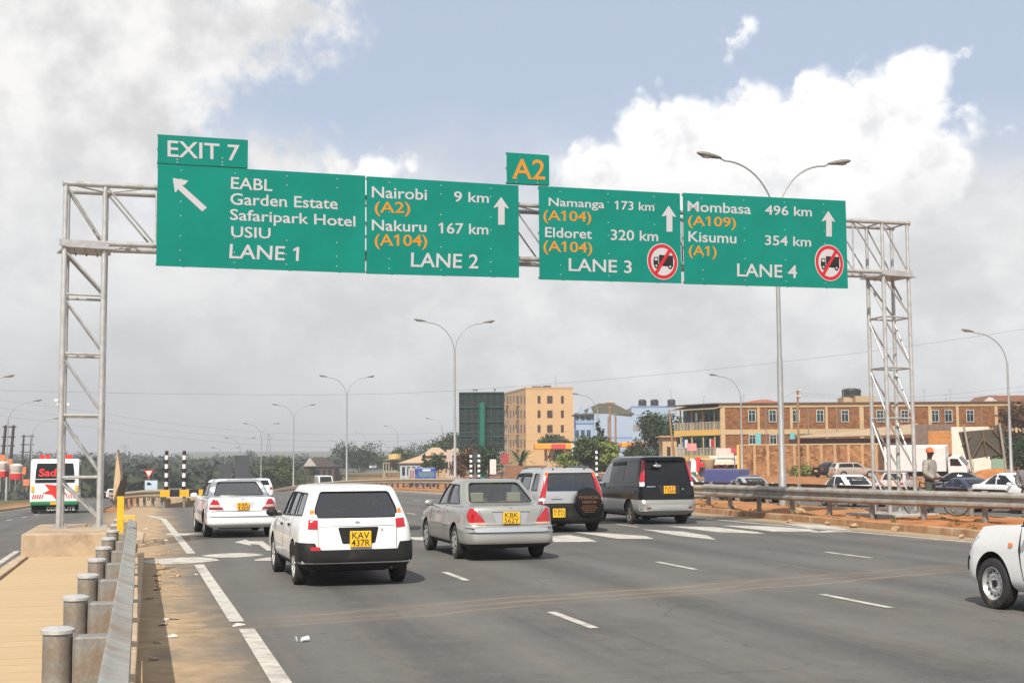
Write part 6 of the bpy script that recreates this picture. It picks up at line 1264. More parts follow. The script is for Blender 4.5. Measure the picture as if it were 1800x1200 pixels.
# blue lorry and white minibus coming up the hill
bl = thing('blue_lorry', 'blue lorry with a white and red side coming uphill behind the barrier', 'lorry', (29.6, 152, gz(29.6, 152)), R(178))
lb_ = carpaint('lorry_blue', (0.02, 0.05, 0.28)); prof_body(bl, 'cab', lb_, [(1.4, 0.5), (1.4, 2.3), (1.7, 2.4), (2.9, 2.3), (3.0, 1.3), (3.0, 0.5)], 1.08, 0.06); rbox(bl, 'cargo_body', whitel, -1.1, 1.1, -3.4, 1.35, 0.9, 2.3, 0.03)
rbox(bl, 'windscreen', mat('pale_screen', (0.12, 0.2, 0.26), 0.1), -0.9, 0.9, 2.86, 3.0, 1.35, 1.95, 0.02); q = MB(); q.box((0, 2.98, 2.12), (0.9, 0.03, 0.2)); obj('header_board', q, plate_w, bl); q = MB()
for k in range(3): q.box((1.105, -1.6+1.2*k, 1.6), (0.01, 0.5, 1.0))
obj('side_panel', q, sred, bl); vehicle_base(bl, (-2.2, 1.9), 1.8, 0.42)
for sd in (-1, 1): rbox(bl, 'headlight', clr, sd*0.75-0.15, sd*0.75+0.15, 2.99, 3.03, 0.75, 0.95, 0.01)
wv = thing('white_van', 'white van coming uphill left of the estate car roof', 'van', (23.9, 196, gz(23.9, 196)), R(180)); prof_body(wv, 'body', whitep, [(-3, 0.4), (-3, 2.3), (-2.8, 2.45), (1.9, 2.4), (2.7, 1.4), (2.9, 1.2), (2.9, 0.4)], 1.0, 0.12)
q = MB(); q.slab([(-0.8, 2.0, 2.28), (0.8, 2.0, 2.28), (0.85, 2.66, 1.45), (-0.85, 2.66, 1.45)], (0, 0.03, 0.03)); obj('windscreen', q, blackglass, wv); vehicle_base(wv, (-1.9, 1.9), 1.6, 0.35)
# ------------------------------------------------------------------ buildings
def flat_z(p): return V((p.x, p.y, 0))
CR = V((cos(YAW), -sin(YAW), 0)); CF = V((sin(YAW), cos(YAW), 0))      # across and along the view, level
class Facade:                   # vertical plane through two ground points; its own frame x along, y inwards
    def __init__(s, a, b_):
        s.a = flat_z(a); s.u = (flat_z(b_)-s.a); s.L = s.u.length; s.u.normalize(); s.rz = atan2(s.u.y, s.u.x); s.n = V((-s.u.y, s.u.x, 0))
    def at(s, px, py):          # where a sight line meets the facade, as (x, z)
        d = ray(px, py); p = CAM + d*((s.a-CAM).dot(s.n)/d.dot(s.n)); return ((p-s.a).dot(s.u), p.z)
    def w(s, x, y, z): return s.a + s.u*x + s.n*y + V((0, 0, z))
brickm, h, b, o = material_nodes('rough_brick')
sp = h.n('ShaderNodeSeparateXYZ'); h.nt.links.new(o, sp.inputs[0])
bt = h.n('ShaderNodeTexBrick'); h.nt.links.new(h.comb(h.m('ADD', sp.outputs[0], sp.outputs[1]), sp.outputs[2]), bt.inputs['Vector']); bt.inputs['Scale'].default_value = 1.0; bt.inputs['Brick Width'].default_value = 0.42; bt.inputs['Row Height'].default_value = 0.21; bt.inputs['Mortar Size'].default_value = 0.018
bt.inputs['Color1'].default_value = (0.30, 0.12, 0.045, 1); bt.inputs['Color2'].default_value = (0.12, 0.046, 0.018, 1); bt.inputs['Mortar'].default_value = (0.22, 0.115, 0.06, 1)
cc = h.mix(h.ss(h.noise(o, 1.3, 5, 0.7), 0.35, 0.7, 0, 0.6), bt.outputs[0], (0.23, 0.115, 0.052)); h.nt.links.new(cc, b.inputs['Base Color']); b.inputs['Roughness'].default_value = 0.95; b.inputs['Specular IOR Level'].default_value = 0.1
cream = mat('cream_render', (0.45, 0.325, 0.18), 0.85, var=0.12, scale=0.6, dirt=((0.33, 0.22, 0.12), 0.35, 0.4))
peach = mat('peach_render', (0.52, 0.335, 0.165), 0.85, var=0.06, scale=0.3, dirt=((0.48, 0.28, 0.13), 0.3, 0.25)); paleblue = mat('pale_blue_render', (0.30, 0.385, 0.50), 0.8, var=0.06, scale=0.3, dirt=((0.34, 0.38, 0.42), 0.3, 0.3))
midblue = mat('mid_blue_band', (0.16, 0.27, 0.46), 0.8); roofdark = mat('mossy_roof_tiles', (0.075, 0.068, 0.042), 0.9, var=0.25, scale=1.2); roofbrown = mat('brown_roof_tiles', (0.20, 0.085, 0.045), 0.9, var=0.2, scale=1.5); roofred = mat('red_iron_roof', (0.34, 0.09, 0.045), 0.7, var=0.15)
winpane = mat('window_dark', (0.02, 0.02, 0.022), 0.08, var=0.3, scale=0.7, spec=0.6); winframe = mat('window_frame_pale', (0.42, 0.52, 0.50), 0.6); woodpane = mat('brown_window', (0.05, 0.025, 0.014), 0.3); turq = mat('turquoise_render', (0.055, 0.30, 0.25), 0.8, var=0.12); turq2 = mat('turquoise_shutter', (0.12, 0.42, 0.44), 0.7)
bandy = mat('ochre_band', (0.64, 0.40, 0.10), 0.8, var=0.1); ironm = mat('pale_iron', (0.42, 0.36, 0.28), 0.7); blacktank = mat('black_tank', (0.022, 0.022, 0.024), 0.5); whitew = mat('white_wall', (0.62, 0.58, 0.50), 0.85, var=0.1, scale=0.8, dirt=((0.4, 0.3, 0.2), 0.4, 0.6))
tanroof = mat('tan_iron_roof', (0.40, 0.29, 0.18), 0.75, var=0.12, scale=1.2); rust = mat('rusty_sheet', (0.17, 0.12, 0.09), 0.8, var=0.3, scale=2); shedm = mat('dark_shed', (0.10, 0.05, 0.03), 0.9, var=0.3, scale=2)
_wc = {}
def window(parent, F, x, z, w_, h_, frame, pane, depth=0.06, mull=1, reveal=0.12):
    k = (round(w_, 2), round(h_, 2), frame.name, pane.name, mull)
    if k not in _wc:
        q = MB(); t_ = 0.07
        q.box((-w_/2+t_/2, -depth/2, 0), (t_, depth, h_)); q.box((w_/2-t_/2, -depth/2, 0), (t_, depth, h_)); q.box((0, -depth/2, h_/2-t_/2), (w_-2*t_, depth, t_)); q.box((0, -depth/2-0.02, -h_/2+t_/2), (w_-2*t_, depth+0.04, t_))
        for i in range(mull): q.box((-w_/2+w_*(i+1)/(mull+1), -depth*0.35, 0), (0.04, depth*0.5, h_-2*t_))
        if mull: q.box((0, -depth*0.3, h_*0.18), (w_-2*t_, depth*0.4, 0.04))
        p = MB(); p.box((0, -0.012, 0), (w_-2*t_, 0.01, h_-2*t_)); _wc[k] = (make_mesh('window', q, frame), make_mesh('pane', p, pane))
    wo = obj('window', _wc[k][0], None, parent, None, (x, 0, z)); obj('pane', _wc[k][1], None, wo); return wo
def holder(parent, F, base):    # parts given in a facade's own frame hang on the building whose frame it is
    return parent
def bld(name, label, F, cat='building'): return thing(name, label, cat, F.a, F.rz)
def lbox(parent, name, m, x0, x1, y0, y1, z0, z1, bev=0.0): return rbox(parent, name, m, x0, x1, y0, y1, z0, z1, bev)
def tank(label, F, x, y, z, r=0.75, hh=1.5):
    q = MB(); q.lathe([(0, 0), (r, 0), (r, hh*0.25), (r*0.97, hh*0.27), (r*0.97, hh*0.48), (r, hh*0.5), (r, hh*0.74), (r*0.97, hh*0.76), (r*0.93, hh*0.88), (r*0.4, hh), (0, hh)], 18); tag(obj('water_tank', q, blacktank, None, 40, F.w(x, y, z)), label, 'water tank')
# --- yellow flats: two faces seen
Zc = 262; c0 = D(925, 800, Zc); fr = Facade(c0, c0 + CR*9.1); lf = Facade(D(885, 800, 285), c0); H_ = 15.4
yb = thing('apartment_block', 'peach coloured block of flats with dark windows behind the billboard', 'building', fr.a, fr.rz)
inv = Matrix.Rotation(-fr.rz, 3, 'Z')
def loc(F, p): return Matrix.Rotation(-F.rz, 3, 'Z') @ (V(p)-F.a)
k0 = loc(fr, lf.a); back = V((k0.x, k0.y)); fx = fr.L
q = MB(); q.prism([(0, 0), (fx, 0), (fx+back.x, back.y), (back.x, back.y)], -1, H_); obj('wall', q, peach, yb)
q = MB(); q.prism([(-0.06, -0.06), (fx+0.06, -0.06), (fx+back.x, back.y+0.1), (back.x-0.1, back.y)], H_, H_+0.3); obj('parapet', q, mat('peach_coping', (0.46, 0.28, 0.14), 0.85), yb)
rows = (702, 727.5, 753, 778.5); ang = lf.rz-fr.rz
for py in rows:
    for px, w_ in ((947.5, 0.55), (966.5, 1.05), (988.5, 0.55)):
        x, z = fr.at(px, py)
        if z > 1.5: window(yb, fr, x, z, w_, 1.4, woodpane, woodpane, 0.05, 0)
    for px, w_ in ((887.3, 0.7), (892.3, 1.7), (897.8, 0.8), (903, 0.8), (910.3, 2.2), (916.3, 0.8), (922.3, 0.8)):
        x, z = lf.at(px, py); p = loc(fr, lf.w(x, 0, z))
        for o_ in [window(yb, fr, 0, 0, w_, 1.5, woodpane, woodpane, 0.05, 0)]: o_.location = p; o_.rotation_euler = (0, 0, ang)
    for px in (892.3, 910.3):
        x, z = lf.at(px, py); p = loc(fr, lf.w(x, -0.35, z-1.1)); q = MB(); q.box((0, 0, 0.0), (2.6, 0.7, 0.12)); q.box((0, -0.33, 0.3), (2.6, 0.05, 0.5)); o_ = obj('balcony', q, peach, yb, None, p); o_.rotation_euler = (0, 0, ang)
q = MB(); q.box((2.2, 4, H_+0.45), (2.0, 2.0, 0.4)); q.box((4.2, 4, H_+0.5), (1.6, 2, 0.5)); obj('roof_clutter', q, blacktank, yb); q = MB(); q.tube((5.9, 3, H_), (5.9, 3, H_+2.7), 0.05, n=6); obj('aerial', q, lampm, yb)
# --- billboard back on its monopole, in front
Zb = 176; a = D(807, 690, Zb); e = D(886, 792, Zb); F = Facade(a, a + CR*5); wd = (D(886, 700, Zb)-D(807, 700, Zb)).length; z0, z1 = e.z, a.z
bb = thing('billboard', 'green framed back of a large billboard on a green monopole', 'billboard', F.a, F.rz); gframe = mat('green_steel', (0.006, 0.055, 0.042), 0.5, var=0.15); gpole = mat('green_pole', (0.006, 0.12, 0.08), 0.45); bpanel = mat('billboard_back', (0.009, 0.013, 0.012), 0.8, var=0.25, scale=0.7)
lbox(bb, 'panel', bpanel, 0, wd, 0.25, 0.33, z0, z1); q = MB(); mx = loc(F, D(848, 700, Zb)).x; q.tube((mx, -0.25, -0.5), (mx, -0.25, z0+(z1-z0)*0.82), 0.42, n=16); q.tube((mx, -0.25, z0+(z1-z0)*0.82), (mx, -0.25, z0+(z1-z0)*0.83), 0.42, 0.2, n=16); obj('monopole', q, gpole, bb, 40)
q = MB()
for k in range(8): x = wd*(k+0.02)/7.04; q.box((x, 0.18, (z0+z1)/2), (0.10, 0.12, z1-z0))
for k in range(5): z = z0+(z1-z0)*k/4; q.box((wd/2, 0.10, z), (wd, 0.12, 0.14))
for k in (0.12, 0.37, 0.62, 0.87): q.box((wd/2, 0.21, z0+(z1-z0)*k), (wd, 0.05, 0.05))
q.bar((0.4, 0.05, z0+0.2), (2.2, 0.05, z0+2.0), 0.1, 0.1); q.bar((wd-0.4, 0.05, z0+1.2), (wd-1.9, 0.05, z0+2.6), 0.1, 0.1); obj('frame', q, gframe, bb)
q = MB()
for x in (1.9, 2.25, 4.6): q.tube((x, 0.3, z1), (x, 0.6, z1+0.35), 0.03, n=5); q.box((x, 0.6, z1+0.4), (0.28, 0.18, 0.14))
obj('floodlight', q, sblack, bb)
# --- blue gabled house and blue block
Zh = 232; a = D(1009, 790, Zh+10); c1 = D(1045, 790, Zh); F = Facade(c1, c1 + CR*10); hr = (D(1112, 790, Zh)-c1).length; zt = D(1045, 727, Zh).z
bh = bld('blue_house', 'pale blue three storey house with dark mossy tiled roofs', F); lbox(bh, 'wall', paleblue, 0, hr, 0, 9, -1, zt)
ka = loc(F, a); lw = -ka.x; lbox(bh, 'wing', paleblue, -lw, -0.0, 1.2, 9, -1, zt-0.2)
zr = D(1075, 706, Zh).z; q = MB(); q.add([(-lw-0.5, 0.6, zt-0.1), (hr+0.5, -0.5, zt-0.1), (hr+0.5, 9.5, zt-0.1), (-lw-0.5, 9.5, zt-0.1), (1.2, 4.5, zr), (hr*0.58, 4.5, zr-0.1)], [(0, 1, 5, 4), (1, 2, 5), (2, 3, 4, 5), (3, 0, 4), (0, 3, 2, 1)]); obj('roof', q, roofdark, bh)
for x0, w_ in ((-lw+0.2, 1.6), (-1.3, 1.4)):
    q = MB(); q.slab([(x0, 0.9, zt-0.3), (x0+w_, 0.9, zt-0.3), (x0+w_/2, 0.9, zt+1.5)], (0, 3, 0)); obj('gable', q, paleblue, bh)
for k in range(3):
    lbox(bh, 'band', midblue, -lw-0.1, -0.0, 1.08, 1.18, 1.9+3.0*k, 2.15+3.0*k)
    for x in (-2.9, -1.9, -0.9): window(bh, F, x, 3.3+2.9*k, 0.75, 1.3, midblue, winpane, 0.05, 1).location.y = 1.19
lbox(bh, 'band', midblue, 0.0, hr, -0.05, -0.005, 5.3, 5.6); lbox(bh, 'band', midblue, 0.0, hr, -0.05, -0.005, 1.6, 1.9)
Zk = 262; a = D(1111, 800, Zk); F = Facade(a, a + CR*5); wd = (D(1191, 800, Zk)-a).length; zt = D(1150, 715, Zk).z
bk_ = bld('blue_block', 'flat roofed pale blue block with grey panels under the three water tanks', F); lbox(bk_, 'wall', paleblue, 0, wd, 0, 10, -1, zt); lbox(bk_, 'parapet', midblue, -0.1, wd+0.1, -0.1, 0.2, zt, zt+0.25); greyp = mat('grey_panel', (0.25, 0.25, 0.23), 0.85)
for k in range(3): lbox(bk_, 'panel', greyp, 2.6, 5.9, -0.06, -0.005, 1.6+2.9*k, 3.1+2.9*k); lbox(bk_, 'panel', greyp, 0.3, 1.7, -0.06, -0.005, 1.4+2.9*k, 2.7+2.9*k)
for lab, px in (('leftmost of the three black water tanks on the blue block', 1131), ('middle of the three black water tanks on the blue block', 1152.5), ('rightmost of the three black water tanks on the blue block', 1182.5)): x, z = F.at(px, 715); tank(lab, F, x, 2.0, zt+0.25, 0.78, 1.35)
q = MB(); q.tube(F.w(8.2, 2, zt), F.w(7.8, 2, zt+3.6), 0.04, n=5); tag(obj('aerial', q, lampm), 'thin leaning aerial on the blue block roof', 'aerial')
# --- brick flats: long front and the balcony wing round its corner
Zf = 160; c0 = D(1266, 800, Zf); F = Facade(c0, c0+CR*10); Lf = (D(1830, 800, Zf)-c0).length; zt = D(1266, 711, Zf).z; zf = D(1266, 757.5, Zf).z
bf = bld('brick_flats', 'long brick flats with cream bands, pale windows and turquoise balconies', F)
wing = V((-1.15-0.0, 15.5)); k0 = loc(F, D(1186, 800, 167.5)); wing = V((k0.x, k0.y))
q = MB(); q.prism([(0, 0), (Lf, 0), (Lf, 9), (wing.x+8, wing.y), (wing.x+1.6, wing.y), (1.6, 0.6)], -1, zt-0.25); obj('wall', q, brickm, bf)
for z, hh in ((zt-0.25, 0.45), (zf-0.28, 0.58)): lbox(bf, 'band', cream, -0.05, Lf, -0.10, -0.005, z-hh*0.2, z+hh*0.8)
q = MB(); q.prism([(-0.3, -0.35), (Lf, -0.35), (Lf, 9.2), (wing.x+8, wing.y+0.2), (wing.x-0.9, wing.y), (-0.9, 0.0)], zt+0.11, zt+0.22); obj('roof', q, mat('roof_edge_dark', (0.13, 0.085, 0.06), 0.9), bf)
for px, w_ in ((1270, 0.55), (1333, 0.28), (1390.5, 0.3), (1452.5, 0.28), (1514, 0.5), (1634, 0.35), (1682.5, 0.3), (1750.5, 0.32)): x, z = F.at(px, 730); lbox(bf, 'pilaster', cream, x-w_/2, x+w_/2, -0.14, -0.005, -0.5, zt-0.36)
for px in (1321.5, 1358, 1399, 1441.5, 1485, 1547, 1590, 1643.5, 1667, 1705, 1768): x, z = F.at(px, 731); window(bf, F, x, z, 0.9, 1.42, winframe, winpane, 0.09, 1)
for px in (1322.5, 1359, 1397): x, z = F.at(px, 772); window(bf, F, x, z, 0.85, 1.15, winframe, winpane, 0.09, 1); 
for px in (1333, 1392): x, z = F.at(px, 771); lbox(bf, 'shutter', turq2, x-0.26, x+0.26, -0.19, -0.145, z-0.75, z+0.68)
q = MB(); rx0, rz0 = F.at(1298, 711); rx1, _ = F.at(1372, 711); q.add([(rx0, 2, zt+0.2), (rx1+1, 2, zt+0.2), (rx1-0.6, 5, zt+0.8), (rx1-1.5, 5, zt+0.8), (rx0, 6, zt+0.2), (rx1+1, 6, zt+0.2)], [(0, 1, 2, 3), (1, 5, 2), (0, 3, 4), (3, 2, 5, 4)]); obj('red_roof', q, roofred, bf)
for px in (1346, 1420, 1470, 1660, 1725): x, z = F.at(px, 730); q = MB(); q.tube((x, -0.12, -0.5), (x, -0.12, zt-0.4), 0.055, n=6); obj('drainpipe', q, mat('drainpipe_grey', (0.22, 0.2, 0.18), 0.7), bf, 40)
# balconies: the wing face runs from the corner away to the left
ZUP = zf
wa = V((0.0, 0.0)); we = wing; wl = (we-wa).length; wdir = (we-wa).normalized(); wn = V((wdir.y, -wdir.x)); wn = wn if wn.x < 0 else -wn; wrz = atan2(-wdir.y, -wdir.x)
def WP(s_, off, z): p = wa + wdir*s_ + wn*off; return V((p.x, p.y, z))
for k, zfl in enumerate((zf+0.1, zf-2.95)):
    q = MB(); q.slab([WP(0, 0.0, zfl), WP(wl, 0.0, zfl), WP(wl, -1.5, zfl), WP(0, -1.5, zfl)], (0, 0, -0.28)); obj('balcony_floor', q, cream, bf)
    q = MB(); q.slab([WP(0, 0.05, zfl-0.55), WP(wl, 0.05, zfl-0.55), WP(wl, 0.05, zfl+0.12), WP(0, 0.05, zfl+0.12)], tuple((-wn*0.12).to_3d())); obj('balcony_fascia', q, bandy, bf)
    q = MB(); q.slab([WP(0.1, -1.4, zfl), WP(wl, -1.4, zfl), WP(wl, -1.4, zfl+2.6), WP(0.1, -1.4, zfl+2.6)], tuple((-wn*0.1).to_3d())); obj('balcony_wall', q, turq, bf)
    ks = wl/15.5
    for i in range(5):
        s0 = (1.0+2.9*i)*ks; q = MB(); q.slab([WP(s0, -1.36, zfl+0.05), WP(s0+0.9*ks, -1.36, zfl+0.05), WP(s0+0.9*ks, -1.36, zfl+2.05), WP(s0, -1.36, zfl+2.05)], tuple((-wn*0.05).to_3d())); obj('door', q, mat('dark_door', (0.012, 0.05, 0.045), 0.7), bf)
        q = MB(); q.slab([WP(s0+1.4*ks, -1.36, zfl+0.9), WP(s0+2.2*ks, -1.36, zfl+0.9), WP(s0+2.2*ks, -1.36, zfl+2.0), WP(s0+1.4*ks, -1.36, zfl+2.0)], tuple((-wn*0.05).to_3d())); obj('window', q, winpane, bf)
    q = MB()
    for i in range(15): s0 = wl*i/14; q.tube(WP(s0, -0.06, zfl), WP(s0, -0.06, zfl+1.0), 0.05, n=5)
    for i in range(90): s0 = wl*i/89; q.tube(WP(s0, -0.06, zfl), WP(s0, -0.06, zfl+0.98), 0.014, n=4)
    q.tube(WP(0, -0.06, zfl+1.0), WP(wl, -0.06, zfl+1.0), 0.05, n=5); obj('railing', q, ironm, bf)
    for i in range(4): q = MB(); s0 = wl*(i+0.5)/4; q.tube(WP(s0, -0.15, zfl), WP(s0, -0.15, zfl+2.7), 0.09, n=8); obj('post', q, cream, bf)
    for i, (s0, cz, w_, c_, lab_) in enumerate(((5.5, 1.7, 0.6, 0, 'red cloth hung on the upper turquoise balcony'), (8, 1.75, 0.5, 1, 'white cloth hung on the upper turquoise balcony'), (10.5, 1.7, 0.6, 2, 'dark blue cloth hung on the upper turquoise balcony')) if k == 0 else ((2.2, 1.6, 1.0, 0, 'broad red cloth hung on the lower turquoise balcony'), (3.3, 1.65, 0.5, 1, 'white cloth right beside the broad red cloth on the lower balcony'), (11.5, 1.6, 0.7, 1, 'white cloth at the far left end of the lower turquoise balcony'), (12.6, 1.7, 0.5, 2, 'dark blue cloth at the far left end of the lower turquoise balcony'))):
        s0 *= ks; w_ *= 0.75; q = MB(); q.slab([WP(s0, -0.3, zfl+cz-0.55), WP(s0+w_, -0.3, zfl+cz-0.5), WP(s0+w_, -0.3, zfl+cz+0.45), WP(s0, -0.3, zfl+cz+0.45)], tuple((wn*0.05).to_3d()))
        tag(obj('hanging_cloth', q, (mat('red_cloth', (0.5, 0.03, 0.03), 0.9), plate_w, mat('blue_cloth', (0.06, 0.10, 0.22), 0.9))[c_], None, None, F.a), lab_, 'cloth').rotation_euler = (0, 0, F.rz)
q = MB(); q.slab([WP(-0.3, 0.9, zt-0.5), WP(wl, 0.9, zt-0.5), WP(wl, -1.6, zt+0.1), WP(-0.3, -1.6, zt+0.1)], (0, 0, 0.06)); obj('awning_roof', q, tanroof, bf)
q = MB(); q.slab([WP(0, -0.01, -1), WP(wl, -0.01, -1), WP(wl, -0.01, zf-3.5), WP(0, -0.01, zf-3.5)], tuple((-wn*0.1).to_3d())); obj('shopfront', q, mat('shop_red', (0.33, 0.10, 0.07), 0.8, var=0.3, scale=0.8), bf)
tank('black water tank on the cream roof room of the brick flats', F, F.at(1508, 700)[0], 3.0, zt+0.9, 1.15, 1.1); lbox(bf, 'roof_room', cream, F.at(1513, 700)[0]-0.4, F.at(1542, 700)[0], 0.9, 5, zt, zt+1.0); lbox(bf, 'roof_room', cream, F.at(1490, 700)[0], F.at(1513, 700)[0]-0.4, 2.0, 5, zt, zt+0.9)
for i, (px, hh) in enumerate(((1241, 1.0), (1312, 1.1), (1490, 2.0), (1505, 1.8), (1634, 1.6), (1680, 1.6), (1672, 1.0))): x, z = F.at(px, 711); q = MB(); q.tube((0, 0, 0), (0.08, 0, hh), 0.025, n=5); q.bar((-0.3, 0, hh*0.85), (0.35, 0, hh*0.9), 0.03, 0.03); tag(obj('aerial', q, lampm, None, None, F.w(x, 2, zt+0.2)), 'small roof aerial on the long brick flats', 'aerial', 'aerials on the brick flats')
# brown roofed house at the right
Zo = 190; a = D(1722, 800, Zo); F2 = Facade(a, a+CR*5); wd = (D(1900, 800, Zo)-a).length; z0, z1 = D(1722, 713, Zo).z, D(1745, 696, Zo).z; gx = (D(1742, 713, Zo)-D(1722, 713, Zo)).length
oh = bld('tiled_house', 'house with a brown tiled roof and white gable above the brick flats', F2); lbox(oh, 'wall', cream, 0, wd, 0, 8, -1, z0); q = MB(); q.slab([(0, -0.3, z0), (2*gx, -0.3, z0), (gx, -0.3, z1)], (0, 0.25, 0)); obj('gable', q, whitew, oh); q = MB(); q.add([(gx, -0.4, z1+0.1), (wd, -0.4, z1+0.1), (wd, -0.8, z0-0.1), (2*gx+0.3, -0.8, z0-0.1), (gx, 6, z1+0.1), (wd, 6, z1+0.1), (-0.4, -0.5, z0-0.1), (-0.4, 6, z0-0.1)], [(0, 1, 2, 3), (4, 5, 1, 0), (0, 6, 7, 4)]); obj('roof', q, roofbrown, oh)
# stone boundary wall
Zw = 145; a = D(1301, 800, Zw); e = D(1545, 800, Zw-4); F = Facade(a, e); zt = D(1301, 783, Zw).z; sw = thing('boundary_wall', 'rough stone boundary wall with piers in front of the brick flats', 'wall', F.a, F.rz); stone_old = mat('orange_stone', (0.28, 0.125, 0.05), 0.95, scale=0.8, bump=0.8, col2=(0.36, 0.20, 0.10), var=0.5, dirt=((0.10, 0.045, 0.022), 0.9, 0.5))
stonem, h, b, o = material_nodes('boundary_stone'); sp = h.n('ShaderNodeSeparateXYZ'); h.nt.links.new(o, sp.inputs[0]); bt = h.n('ShaderNodeTexBrick'); h.nt.links.new(h.comb(h.m('ADD', sp.outputs[0], h.m('MULTIPLY', h.noise(o, 1.5, 3, 0.6), 0.3)), h.m('ADD', sp.outputs[2], h.m('MULTIPLY', h.noise(o, 1.1, 3, 0.6), 0.2))), bt.inputs['Vector']); bt.inputs['Scale'].default_value = 1.0; bt.inputs['Brick Width'].default_value = 0.5; bt.inputs['Row Height'].default_value = 0.26; bt.inputs['Mortar Size'].default_value = 0.03
bt.inputs['Color1'].default_value = (0.42, 0.21, 0.085, 1); bt.inputs['Color2'].default_value = (0.16, 0.065, 0.025, 1); bt.inputs['Mortar'].default_value = (0.27, 0.15, 0.08, 1)
cc = h.mix(h.ss(h.noise(h.comb(h.m('MULTIPLY', sp.outputs[0], 1.3), 0.0, h.m('MULTIPLY', sp.outputs[2], 0.25)), 1.0, 5, 0.7), 0.5, 0.68, 0, 0.75), bt.outputs[0], (0.075, 0.034, 0.016)); cc = h.mix(h.ss(h.noise(o, 0.35, 4, 0.65), 0.5, 0.66, 0, 0.45), cc, (0.38, 0.22, 0.11)); h.nt.links.new(cc, b.inputs['Base Color']); b.inputs['Roughness'].default_value = 0.95; b.inputs['Specular IOR Level'].default_value = 0.1
lbox(sw, 'wall', stonem, 0, F.L, 0, 0.25, -1, zt); lbox(sw, 'coping', cream, -0.05, F.L, -0.06, 0.31, zt, zt+0.14); pier = mat('tan_pier', (0.42, 0.26, 0.13), 0.9, var=0.2, dirt=((0.15, 0.08, 0.04), 0.45, 0.8))
for i in range(11): x = 0.15+F.L*i/10.3; lbox(sw, 'pier', pier, x-0.14, x+0.14, -0.10, -0.005, -1, zt-0.01)
lbox(sw, 'pier', bandy, -0.3, -0.05, -0.3, 0.3, -1, zt+0.1)
# long shed with tan roof behind it
Zs = 152; a = D(1406, 800, Zs); F = Facade(a, a+CR*5); wd = (D(1605, 800, Zs)-a).length; sh = bld('long_shed', 'long dark shed with a sloping tan iron roof behind the stone wall', F); za, zb_ = D(1406, 769, Zs).z, D(1600, 763, Zs).z; zc_, zd_ = D(1420, 765, Zs+5).z, D(1640, 743, Zs+5).z
lbox(sh, 'wall', shedm, 0, wd, 0.5, 6, -1, za-0.1); q = MB(); q.add([(-0.2, -0.3, za), (wd+0.5, -0.3, zb_), (wd+2.6, 6.5, zd_), (1.0, 6.5, zc_)], [(0, 1, 2, 3)]); q.add([(-0.2, -0.3, za-0.08), (wd+0.5, -0.3, zb_-0.08), (wd+2.6, 6.5, zd_-0.08), (1.0, 6.5, zc_-0.08)], [(0, 1, 2, 3)]); obj('roof', q, tanroof, sh)
def yard_wall(name, label, px0, px1, py0, Z, m, cat='wall'):
    a, e = D(px0, 800, Z), D(px1, 800, Z); F = Facade(a, e); q = MB(); q.box((F.L/2, 0.12, D(px0, py0, Z).z/2-0.5), (F.L, 0.22, D(px0, py0, Z).z+1)); o_ = obj(name, q, m, None, None, F.a); o_.rotation_euler = (0, 0, F.rz); return tag(o_, label, cat)
yard_wall('corrugated_fence', 'weathered grey corrugated sheet fence above the orange block wall', 1606, 1674, 746, 146, rust, 'fence'); yard_wall('block_wall', 'orange block wall below the corrugated fence', 1633, 1674, 757, 143, mat('orange_block', (0.46, 0.20, 0.06), 0.9, var=0.2, scale=1.5)); yard_wall('white_wall', 'tall whitewashed wall behind the lorry and leaning billboard', 1674, 1740, 750, 140, whitew); yard_wall('white_wall', 'low white wall under the leaning billboard on the red bank', 1711, 1742, 808, 126, whitew)
yard_wall('green_gate', 'faded green metal gate beneath the dark tree', 1743, 1768, 806, 127, mat('faded_green', (0.20, 0.30, 0.22), 0.8, var=0.2), 'gate')
q = MB(); p0 = D(1752, 846, 114); q.ball(p0+V((0, 0, -0.4)), (3.2, 1.8, 1.5), 24, 12); tag(obj('earth_bank', q, earth, None, 60), kind='structure')
# leaning billboard back
Zl = 98; pts = [D(x, y, Zl) for x, y in ((1685, 759), (1764, 752), (1770, 797), (1699, 808))]; lbk = thing('leaning_billboard', 'tilted dark billboard back on two leaning posts beside the lorry', 'billboard', (pts[3].x, pts[3].y, 0)); o0 = V(lbk.location)
q = MB(); q.slab([p-o0 for p in pts], CF*0.06); obj('panel', q, mat('billboard_dark', (0.075, 0.065, 0.05), 0.8, var=0.25), lbk)
for (xa, ya, xb, yb_) in ((1694, 748, 1713, 848), (1757, 744, 1772, 852)): q = MB(); q.tube(D(xa, ya, Zl-0.5)-o0, D(xb, yb_, Zl-0.5)-o0, 0.085, n=10); obj('post', q, mat('grey_timber', (0.30, 0.28, 0.23), 0.8), lbk, 40)
q = MB(); tb = [((1728, 770), (1708, 806)), ((1728, 770), (1763, 800)), ((1726, 756), (1735, 805)), ((1690, 785), (1705, 765)), ((1745, 755), (1768, 780))]
for (p, e) in tb: q.bar(D(*p, Zl-0.15)-o0, D(*e, Zl-0.15)-o0, 0.09, 0.06)
obj('brace', q, mat('brown_timber', (0.16, 0.10, 0.06), 0.9), lbk)
